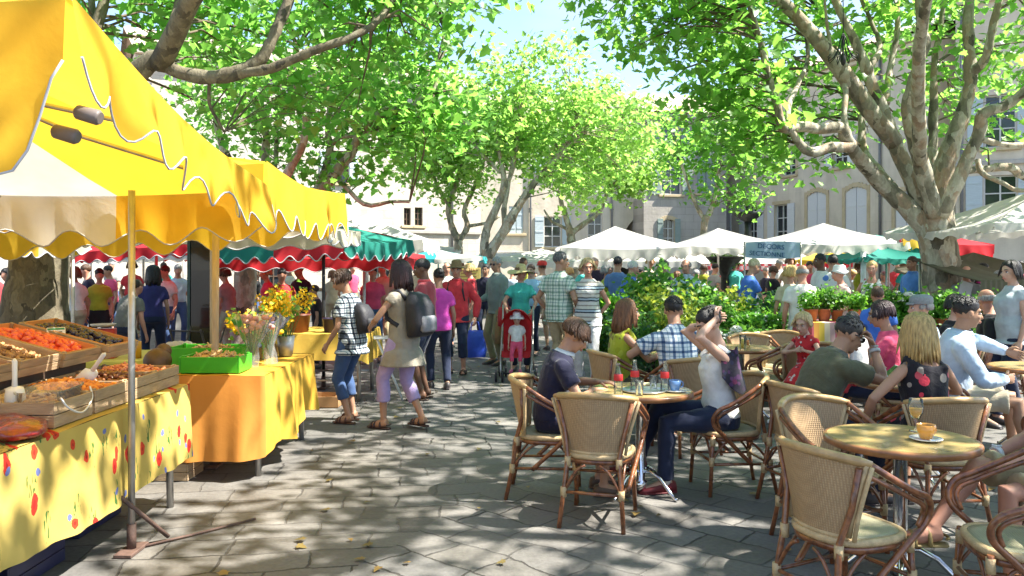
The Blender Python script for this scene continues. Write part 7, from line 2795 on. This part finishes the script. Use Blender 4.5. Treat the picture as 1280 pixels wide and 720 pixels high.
carry_bag('white plastic carrier bag held by the older woman in pale pink', at_hand(bagw, 0, -.50) + V((0, -.12, 0)), (.30, .18, .36), fabric('white_plastic_film', (.66, .68, .66), .4), 10)
carry_bag('brown paper bag held by the grey haired man', at_hand(ghm, 0, -.47), (.24, .13, .34), pmat('brown_paper', (.30, .20, .09), .8, .1, 8), 60)
carry_bag('red handbag at the elbow of the woman in turquoise', W(631, 408, 12.35), (.22, .14, .30), pmat('red_leather', (.5, .03, .03), .45, .15, 12), 40)
t = carry_bag('bright blue shopping trolley bag behind the man in red', W(594, 455, 14.0) + V((0, 0, .06)), (.36, .26, .52), pmat('royal_blue_nylon', (.03, .08, .55), .5, .15, 10), 15)
for s in (-1, 1):
    m = MB()
    m.tube([V((s * .15 - .02, .16, -.05)), V((s * .15 + .02, .16, -.05))], .05, 14)
    m.build('wheel', BKP, t)
m = MB()
m.prism([(0, 0), (.21, 0), (.21, .28), (0, .28)], .003, at_hand(ST.__globals__['olv'], 0, 0) * 0 + W(1196, 372, 12.2), V((1, .15, -.35)).normalized(), V((.25, 0, .95)).normalized())
o = m.build('leaflet', pmat('grey_white_paper', (.55, .58, .60), .7, .1, 10))
tag(o, 'pale leaflet held up by the balding man', 'leaflet')

# the stroller and the toddler
sx, sy = W(646, 0, 11.25).x, 11.25
t = thing('stroller', 'red stroller with a round hood pushed by the woman in turquoise', 'stroller', (sx, sy, 0), R(176))
M_HOOD = pmat('red_stroller_cloth', (.50, .02, .025), .7, .12, 9, bump=.2, translucent=.2)
m = MB()
n = 12
rs = []
for k in range(9):
    a = R(-8) + R(118) * k / 8
    rs.append([V((.24 * math.cos(b_), .02 - .27 * math.cos(a) * math.sin(b_) * .9 + .02, .66 + .33 * math.sin(b_) * (.75 + .25 * math.sin(a)) * (1 if a > 0 else .96))) for b_ in np.linspace(0, PI, n)])
m.loft(rs, closed=False, caps=False)
m.build('hood', M_HOOD, t)
m = MB()
m.loft([[V((-.2, y_, z_)), V((-.17, y_ - .03, z_ - .02)), V((.17, y_ - .03, z_ - .02)), V((.2, y_, z_))] for y_, z_ in ((-.20, .90), (-.14, .55), (-.08, .38), (.16, .42), (.20, .34))], closed=False, caps=False)
m.build('seat', M_HOOD, t)
for s in (-1, 1):
    m = MB()
    m.tube([V((s * .22, -.36, 1.02)), V((s * .22, -.20, .66)), V((s * .22, .12, .30)), V((s * .20, .30, .08))], .012, 7)
    m.tube([V((s * .22, -.10, .55)), V((s * .23, -.26, .10))], .011, 7)
    m.build('frame_tube', M_STEEL, t)
    for yy in (-.27, .30):
        for k in (-1, 1):
            m = MB()
            m.tube([V((s * .22 + k * .045 - .013, yy, .08)), V((s * .22 + k * .045 + .013, yy, .08))], [.08, .08], 20)
            m.build('wheel', BKP, t)
m = MB()
m.tube([V((-.2, .30, .12)), V((.2, .30, .12))], .012, 7)
m.build('foot_rest', BKP, t)
tod = person('toddler in a white cap and pink trousers sitting in the stroller', sx, sy - .03, 176, .84, det=1, hs=1.5, seat=.44, lean=-12, head=(0, 14, 0), skin='fair', top=('tee', WHITE), bottom=('capri', PINK), hair=('short', BRN), feet=[(-.12, .44, .36), (.12, .44, .36)], shoes=('shoe', (.5, .08, .2)))
finalize_people()
at_head('toddler_cap', 'white sun cap on the toddler', 'cap', tod, brim_hat(.14, .14, .02), MATS['white_hat_cloth'])
# ------------------------------------------------------------------ the plant stall
M_POTB = pmat('black_plastic_pot', (.02, .02, .022), .5, .2, 12)
M_POTT = pmat('terracotta', (.36, .12, .06), .8, .2, 12)
M_PLEAF = leaf_mat('glossy_shrub_leaf', (.07, .20, .03), (.22, .52, .06), .4)
M_PLEAF2 = leaf_mat('bright_seedling_leaf', (.10, .30, .03), (.24, .58, .05), .4)
M_PLEAF3 = leaf_mat('yellow_green_shrub_leaf', (.16, .24, .03), (.40, .52, .06), .4)
M_PLEAF4 = leaf_mat('blue_green_leaf', (.05, .13, .07), (.10, .32, .12), .3)
PL = {}


def plant_proto(kind, seed):
    rng = random.Random(seed)
    nrng = np.random.default_rng(seed)
    t = thing('potted_plant', '', 'plant')
    m = MB()
    ph = .24 if kind != 'tray' else .10
    if kind == 'tray':
        m.box((0, 0, .045), (.52, .30, .09), ch=.01)
    else:
        m.lathe([(0, .003), (.095, .003), (.13, ph - .02), (.14, ph - .02), (.14, ph), (.125, ph), (.12, ph - .04), (0, ph - .04)], 18, caps=False)
    m.build('pot', M_POTT if kind in ('terra', 'herb') else M_POTB, t)
    st, cen = MB(), []
    H_, sp = {'tall': (1.25, .30), 'shrub': (.75, .30), 'yellow': (.85, .28), 'tray': (.24, .2), 'hydr': (.42, .26), 'terra': (.38, .2), 'blue': (.6, .3), 'herb': (.26, .16)}[kind]
    ns = {'tall': 9, 'tray': 40}.get(kind, 16)
    for k in range(ns):
        if kind == 'tray':
            b0 = V((rng.uniform(-.24, .24), rng.uniform(-.13, .13), ph - .02))
            e = b0 + V((rng.uniform(-.05, .05), rng.uniform(-.05, .05), H_ * rng.uniform(.6, 1)))
        else:
            b0 = V((rng.uniform(-.05, .05), rng.uniform(-.05, .05), ph - .05))
            a, r = rng.uniform(0, 6.3), sp * rng.random() ** .5
            e = V((r * math.cos(a), r * math.sin(a), ph + H_ * rng.uniform(.45, 1.0)))
        mid = b0.lerp(e, .5) + V((0, 0, .06 * H_))
        st.tube([b0, mid, e], [.007, .005, .002], 4, caps=False)
        nn = {'tall': 9, 'tray': 3}.get(kind, 5)
        cen += [tuple(mid.lerp(e, q / (nn - 1))) for q in range(nn)]
    st.build('stem', pmat('green_stem', (.06, .14, .03), .6), t, fix=False)
    mat = {'tray': M_PLEAF2, 'yellow': M_PLEAF3, 'blue': M_PLEAF4, 'herb': M_PLEAF2}.get(kind, M_PLEAF)
    per, rad, sz = {'tall': (12, .16, .085), 'tray': (6, .05, .055), 'hydr': (9, .12, .085)}.get(kind, (9, .13, .065))
    link('foliage', leaves_mesh('foliage', cen, per, rad, sz, mat, nrng, .35, 1), t)
    if kind == 'hydr':
        for k in range(6):
            fm = MB()
            a, r = rng.uniform(0, 6.3), sp * rng.uniform(.3, 1)
            c = V((r * math.cos(a), r * math.sin(a), ph + H_ * rng.uniform(.75, 1.08)))
            for q in range(26):
                d = V((rng.gauss(0, 1), rng.gauss(0, 1), abs(rng.gauss(0, 1)))).normalized() * .055
                fm.ell(c + d, (.020, .020, .013), None, 6, 4)
            fm.build('flower_head', P_WHITE, t, fix=False)
    return t


ORD = ['first', 'second', 'third', 'fourth', 'fifth', 'sixth', 'seventh', 'eighth', 'ninth', 'tenth', 'eleventh', 'twelfth']
DESC = {'tall': 'tall glossy shrub', 'shrub': 'bushy green shrub', 'yellow': 'yellow green shrub', 'tray': 'seedling tray', 'hydr': 'white hydrangea',
        'terra': 'terracotta potted plant', 'blue': 'blue green bush', 'herb': 'small potted herb'}
rgp = random.Random(12)


def plant_row(where, y, z, items, dy=.12):
    cnt = {}
    for (px, kind, s) in items:
        v = rgp.randint(0, 1)
        key = (kind, v)
        yy = y + rgp.uniform(-dy, dy)
        if key not in PL:
            PL[key] = plant_proto(kind, 100 + v * 7 + len(kind) * 13)
            o = PL[key]
        else:
            o = copy_tree(PL[key])
        o.location = ((px - 640) / FPX * yy, yy, z)
        o.rotation_euler = (0, 0, rgp.uniform(0, 6.3) if kind != 'tray' else rgp.uniform(-.1, .1))
        o.scale = (s, s, s)
        cnt[kind] = cnt.get(kind, 0) + 1
        o['label'] = '%s %s from the left %s' % (ORD[cnt[kind] - 1], DESC[kind], where)
        o['group'] = 'potted plants of the plant stall'


def bench(label, px0, px1, y, z, dep=.5):
    x0, x1 = (px0 - 640) / FPX * y, (px1 - 640) / FPX * y
    t = thing('plant_bench', label, 'bench', ((x0 + x1) / 2, y, 0), 0, 'plant benches')
    m = MB()
    m.box((0, 0, z - .02), (x1 - x0, dep, .035))
    m.build('plank_top', M_CRATE, t)
    for s in (-1, 1):
        for q in (-1, 1):
            m = MB()
            m.tube([V((s * ((x1 - x0) / 2 - .08), q * (dep / 2 - .06), z - .03)), V((s * ((x1 - x0) / 2 - .04), q * (dep / 2 - .03), 0))], .022, 7)
            m.build('leg', M_POLE, t)


plant_row('in the back plant row', 11.9, 0.004, [(795, 'tall', .95), (818, 'tall', 1.1), (845, 'shrub', 1.35), (868, 'tall', .95), (890, 'shrub', 1.3), (925, 'yellow', 1.15), (950, 'shrub', 1.2), (975, 'blue', 1.35)])
plant_row('in the middle plant row', 10.9, 0.004, [(757, 'shrub', .9), (782, 'blue', 1.1), (805, 'tall', .8), (828, 'yellow', 1.2), (852, 'yellow', 1.15), (875, 'shrub', 1.15), (966, 'hydr', 1.3)])
bench('long plank bench holding trays of seedlings', 888, 972, 10.6, .62)
plant_row('on the long plank bench', 10.6, .62, [(898, 'tray', 1), (924, 'tray', 1.05), (952, 'tray', 1), (905, 'terra', .7)], .08)
plant_row('in the front plant row', 9.9, 0.004, [(800, 'blue', 1.0), (822, 'shrub', 1.05), (845, 'yellow', 1.05), (868, 'yellow', .95), (912, 'hydr', 1.15), (938, 'hydr', 1.1), (962, 'shrub', .8), (985, 'terra', 1.0)])
bench('low bench of small plants behind the striped woman', 748, 800, 11.6, .55)
plant_row('on the low bench behind the striped woman', 11.6, .55, [(752, 'herb', 1), (764, 'herb', 1.1), (777, 'terra', .9), (790, 'hydr', .8)], .1)
# plants round the foot of the big tree
bench('plank bench of leafy plants left of the big tree', 1095, 1150, 11.2, .66)
plant_row('on the bench left of the big tree', 11.2, .66, [(1098, 'terra', 1), (1110, 'yellow', .5), (1122, 'tray', 1), (1136, 'hydr', .8), (1148, 'tray', 1)], .1)
bench('plank bench of leafy plants under the big tree', 1155, 1240, 11.0, .66)
plant_row('on the bench under the big tree', 11.0, .66, [(1162, 'tray', 1.1), (1178, 'terra', .9), (1196, 'shrub', .5), (1212, 'tray', 1), (1230, 'terra', .8)], .1)
plant_row('on the ground before the big tree', 10.3, .004, [(1100, 'shrub', .8), (1120, 'shrub', .7), (1150, 'tall', .6), (1185, 'blue', .8), (1215, 'shrub', .8)])


def gay_stripes(nt, vec, f):
    sp = nd(nt, "ShaderNodeSeparateXYZ")
    nt.links.new(coords(nt, 'Object'), sp.inputs[0])
    t_ = mathn(nt, 'FRACT', mathn(nt, 'DIVIDE', mathn(nt, 'ADD', sp.outputs[0], 2.0), .5))
    cols = [(.30, .36, .06), (.42, .08, .10), (.62, .30, .05), (.60, .42, .05), (.60, .52, .36), (.45, .30, .28), (.36, .03, .10), (.60, .38, .06)]
    return ramp(nt, t_, [(i / len(cols), c) for i, c in enumerate(cols)], 'CONSTANT')


draped_table('small table under a striped cloth with pots on it', 'table', 's', 3.50, 4.30, 9.35, 9.95, .93, (.12, .15, .2, .15), pmat('gaily_striped_cloth', (.5, .3, .1), .75, .1, 3, colfn=gay_stripes, translucent=.1), .03, 9,
             grp='cloth covered stall tables', clothlabel='cloth with broad green, orange and red stripes on the pot table')
plant_row('on the striped cloth', 9.6, .934, [(1014, 'herb', .62), (1030, 'terra', .62), (1046, 'terra', .55), (1068, 'herb', .6)], .05)

# ------------------------------------------------------------------ fountain, banner, lantern, far stalls
M_BRONZE = pmat('dark_cast_iron', (.035, .04, .038), .45, .3, 12, metal=.6)
t = thing('fountain', 'dark cast iron fountain with a broad bowl and finial above the parasols', 'fountain', (W(935, 0, 30).x, 30, 0))
m = MB()
m.lathe([(0, 0), (1.6, 0), (1.7, .1), (1.7, .55), (1.8, .6), (1.8, .68), (1.55, .68), (1.55, .3), (0, .3)], 36, caps=False)
m.build('stone_basin', M_ASHLAR, t)
m = MB()
m.lathe([(.35, .3), (.3, .5), (.16, .7), (.12, 1.2), (.2, 1.4), (.14, 1.6), (.10, 2.4), (.16, 2.6), (.12, 2.9), (.14, 3.2)], 18)
m.build('column', M_BRONZE, t)
m = MB()
m.lathe([(.12, 3.2), (.3, 3.3), (.5, 3.45), (.56, 3.55), (.5, 3.56), (.3, 3.45), (.1, 3.42)], 28, caps=False)
m.build('bowl', M_BRONZE, t)
m = MB()
m.lathe([(.1, 3.42), (.07, 3.6), (.10, 3.75), (.06, 3.9), (.03, 4.15), (0, 4.25)], 14, caps=False)
m.build('finial', M_BRONZE, t)
t = thing('iron_planter', 'dark iron planter of red flowers on a column under the white parasols', 'planter', (W(906, 0, 21).x, 21, 0))
m = MB()
m.lathe([(0, 0), (.3, 0), (.25, .2), (.12, .4), (.10, 1.3), (.2, 1.5), (.45, 1.75), (.50, 1.8), (.46, 1.82), (.2, 1.65), (0, 1.6)], 20, caps=False)
m.build('column', M_BRONZE, t)
link('foliage', leaves_mesh('foliage', [(.3 * math.cos(k), .3 * math.sin(k), 1.85 + .1 * math.sin(3 * k)) for k in range(14)], 14, .22, .10, M_PLEAF, NPR, .4, 1), t)
link('blossom', leaves_mesh('blossom', [(.3 * math.cos(k), .3 * math.sin(k), 1.95) for k in range(10)], 5, .2, .06, pmat('red_petal', (.5, .04, .04), .6), NPR, .4, 1), t)

# blue banner with dark lettering
t = thing('banner', 'pale blue banner with two lines of dark lettering under the white parasols', 'banner', (W(966, 0, 16.1).x, 16.1, .27), R(-6), None, .86)
m = MB()
P = [[V((-.62 + 1.24 * i / 16, .012 * math.sin(i * .9), 1.72 + .36 * j / 4 + (.05 * math.sin(PI * i / 16) if j == 4 else 0) - .03 * math.sin(PI * i / 16))) for j in range(5)] for i in range(17)]
m.grid(P)
m.grid([[p + V((0, .012, 0)) for p in r] for r in P])
m.build('banner_cloth', pmat('pale_blue_banner', (.40, .54, .68), .8, .08, 4, bump=.2, bscale=6), t)
for s in (-1, 1):
    m = MB()
    m.tube([V((s * .64, .02, -.30)), V((s * .64, .02, 2.1))], .018, 8)
    m.build('post', M_STEEL, t)
for i, (txt, z, x, s) in enumerate((('DECORS', 1.925, -.05, .16), ('SECTIONNE', 1.755, -.14, .15))):
    cu = bpy.data.curves.new('lettering', 'FONT')
    cu.body = txt
    cu.size = s
    cu.extrude = .004
    cu.align_x = 'CENTER'
    o = bpy.data.objects.new('lettering', cu)
    COL.objects.link(o)
    cu.materials.append(pmat('dark_blue_ink', (.02, .10, .25), .6))
    o.parent = t
    o.location = (x, -.022, z)
    o.rotation_euler = (R(90), R(4), 0)
    bpy.context.view_layer.update()
    me = bpy.data.meshes.new_from_object(o.evaluated_get(bpy.context.evaluated_depsgraph_get()))
    q = link('lettering', me, t, o.location, None)
    q.rotation_euler = o.rotation_euler
    bpy.data.objects.remove(o)
    q.name = 'lettering'

# wrought iron lamp hanging in the big tree
p0 = W(1054, 42, 12.3)
t = thing('hanging_lantern', 'black wrought iron lantern with curling arms hanging in the big tree', 'lantern', p0)
m = MB()
m.tube([V((0, 0, .75)), V((0, 0, 0))], .008, 6)
m.build('chain', M_IRON, t)
for k in range(8):
    a = 2 * PI * k / 8
    m = MB()
    m.tube([V((r * math.cos(a), r * math.sin(a), z)) for r, z in ((.01, 0), (.04, -.08), (.07, -.22), (.14, -.36), (.21, -.42), (.235, -.36), (.2, -.32))], .008, 6)
    m.build('arm', M_IRON, t)
m = MB()
m.lathe([(0, -.5), (.03, -.47), (.045, -.42), (.04, -.36), (.014, -.28), (.012, -.05), (0, 0)], 14, caps=False)
m.build('stem', M_IRON, t)

# far stalls: counters that close the market at the back
M_SILL = pmat('white_counter', (.62, .61, .58), .7, .08, 4)


def check_red(nt, vec, f):
    c = nd(nt, "ShaderNodeTexChecker", i_Scale=9.0)
    nt.links.new(coords(nt, 'Object'), c.inputs['Vector'])
    c.inputs['Color1'].default_value = (.55, .05, .06, 1)
    c.inputs['Color2'].default_value = (.60, .45, .42, 1)
    return c.outputs['Color']


M_CHK = pmat('red_check_cloth', (.5, .05, .05), .8, .1, 4, colfn=check_red)


def stall(label, px0, px1, d, awn, val, zt=2.0, goods=None, counter=M_SILL):
    x0, x1 = (px0 - 640) / FPX * d, (px1 - 640) / FPX * d
    w_ = x1 - x0
    t = thing('market_stall', label, 'market stall', ((x0 + x1) / 2, d, 0), 0, 'stalls at the back of the market')
    m = MB()
    P = [[V((-w_ / 2 + w_ * i / 10, -.2 + 1.9 * j / 5, zt + .32 * j / 5 - .03 * math.sin(PI * j / 5) + .02 * math.sin(i * 2))) for j in range(6)] for i in range(11)]
    m.grid(P)
    m.grid([[p + V((0, 0, -.01)) for p in r] for r in P])
    m.build('awning', awn, t)
    m = MB()
    N = 60
    rows = [[V((-w_ / 2 + w_ * i / N, -.21 + .01 * math.sin(i * 1.1), zt + .01 - (.24 - .05 * abs(math.cos(PI * i / 6))) * j / 3)) for j in range(4)] for i in range(N + 1)]
    m.grid(rows)
    m.build('valance', val, t)
    for s in (-1, 1):
        for y_, hh in ((-.15, zt), (1.6, zt + .3)):
            m = MB()
            m.tube([V((s * (w_ / 2 - .06), y_, 0)), V((s * (w_ / 2 - .06), y_, hh))], .02, 7)
            m.build('post', M_STEEL, t)
    m = MB()
    m.box((0, .35, .42), (w_ - .2, .8, .84))
    m.build('counter', counter, t)
    rng = random.Random(int(px0 * 3 + d))
    k = int(w_ / .34)
    for i in range(k):
        c = rng.choice([(.5, .08, .04), (.55, .3, .04), (.2, .3, .05), (.4, .34, .22), (.12, .05, .03), (.6, .55, .4)])
        m = MB()
        bx = -w_ / 2 + .25 + i * (w_ - .5) / max(1, k - 1)
        m.box((bx, .28, .89), (.28, .42, .09), ch=.008)
        for q in range(10):
            m.ell((bx + rng.uniform(-.1, .1), .28 + rng.uniform(-.16, .16), .94), (.045, .045, .04), None, 7, 5)
        m.build('produce_tray', pmat('produce_%02d%02d' % (int(c[0] * 99), int(c[1] * 99)), c, .6, .35, 14), t, fix=False)


stall('stall with a white awning and red checked valance behind the plants', 876, 1012, 25, M_WCAN, M_CHK, 1.62)
stall('stall with a plain red valance right of the checked one', 1014, 1062, 22.5, M_WCAN, M_RCAN, 1.72, counter=M_CHK)
stall('fruit stall with a dark red counter under the green parasol', 1100, 1160, 16.6, M_GCAN, M_GCAN, 1.95, counter=pmat('dark_red_counter', (.14, .02, .03), .7, .2, 5))
stall('flower counter with a red front at the right edge', 1215, 1285, 11.6, M_OCAN, M_OCAN, 1.38, counter=pmat('red_counter', (.4, .05, .04), .7, .15, 5))
stall('white stall far behind the near walkers', 470, 575, 26, M_WCAN, M_WCAN, 1.9)
stall('white stall at the far left behind the shoppers', 70, 200, 20.5, M_WCAN, M_WCAN, 1.85)
stall('white stall behind the dark panel', 205, 330, 19.5, M_WCAN, M_RCAN, 1.9)
stall('white stall far left of the lane behind the red awnings', 335, 465, 22.5, M_WCAN, M_WCAN, 1.9)
stall('low white stall at the end of the lane', 600, 712, 31, M_WCAN, M_WCAN, 1.75)
stall('white stall behind the bright blue shirt', 735, 870, 25.5, M_WCAN, M_WCAN, 1.7)
# yellow notice board
t = thing('notice_board', 'yellow notice with lines of brown writing beside the man with the hat', 'notice', W(587, 420, 18.5) * 1)
t.location = (W(587, 0, 18.5).x, 18.5, 0)
m = MB()
m.box((0, 0, 1.36), (.50, .03, .34))
m.build('board', pmat('yellow_board', (.62, .46, .14), .7, .1, 6), t)
for s in (-1, 1):
    m = MB()
    m.tube([V((s * .2, .03, 0)), V((s * .2, .03, 1.5))], .018, 7)
    m.build('post', M_POLE, t)
m = MB()
for q in range(4):
    m.box((-.02 * q, -.018, 1.47 - .07 * q), (.40 - .05 * (q % 2), .004, .022), ch=.0005)
m.build('written_line', pmat('brown_ink', (.2, .1, .05), .7), t)

# a few dry leaves blown over the paving
rl_ = np.random.default_rng(44)
n_ = 130
ps_ = np.stack([rl_.uniform(-2, 4.5, n_), rl_.uniform(3.2, 14, n_), rl_.uniform(.012, .02, n_)], 1)
M_ = rand_rot(n_, 6.0, rl_)
vs_ = np.einsum('nij,kj->nki', M_, _LV) * rl_.uniform(.03, .075, n_)[:, None, None] + ps_[:, None, :]
o = link('fallen_leaves', np_mesh('fallen_leaves', vs_.reshape(-1, 3), _LF, len(_LV), n_, leaf_mat('dry_leaf', (.20, .15, .05), (.2, .15, .04), .2)))
tag(o, 'small dry leaves scattered over the paving of the square', 'leaves', None, 'stuff')
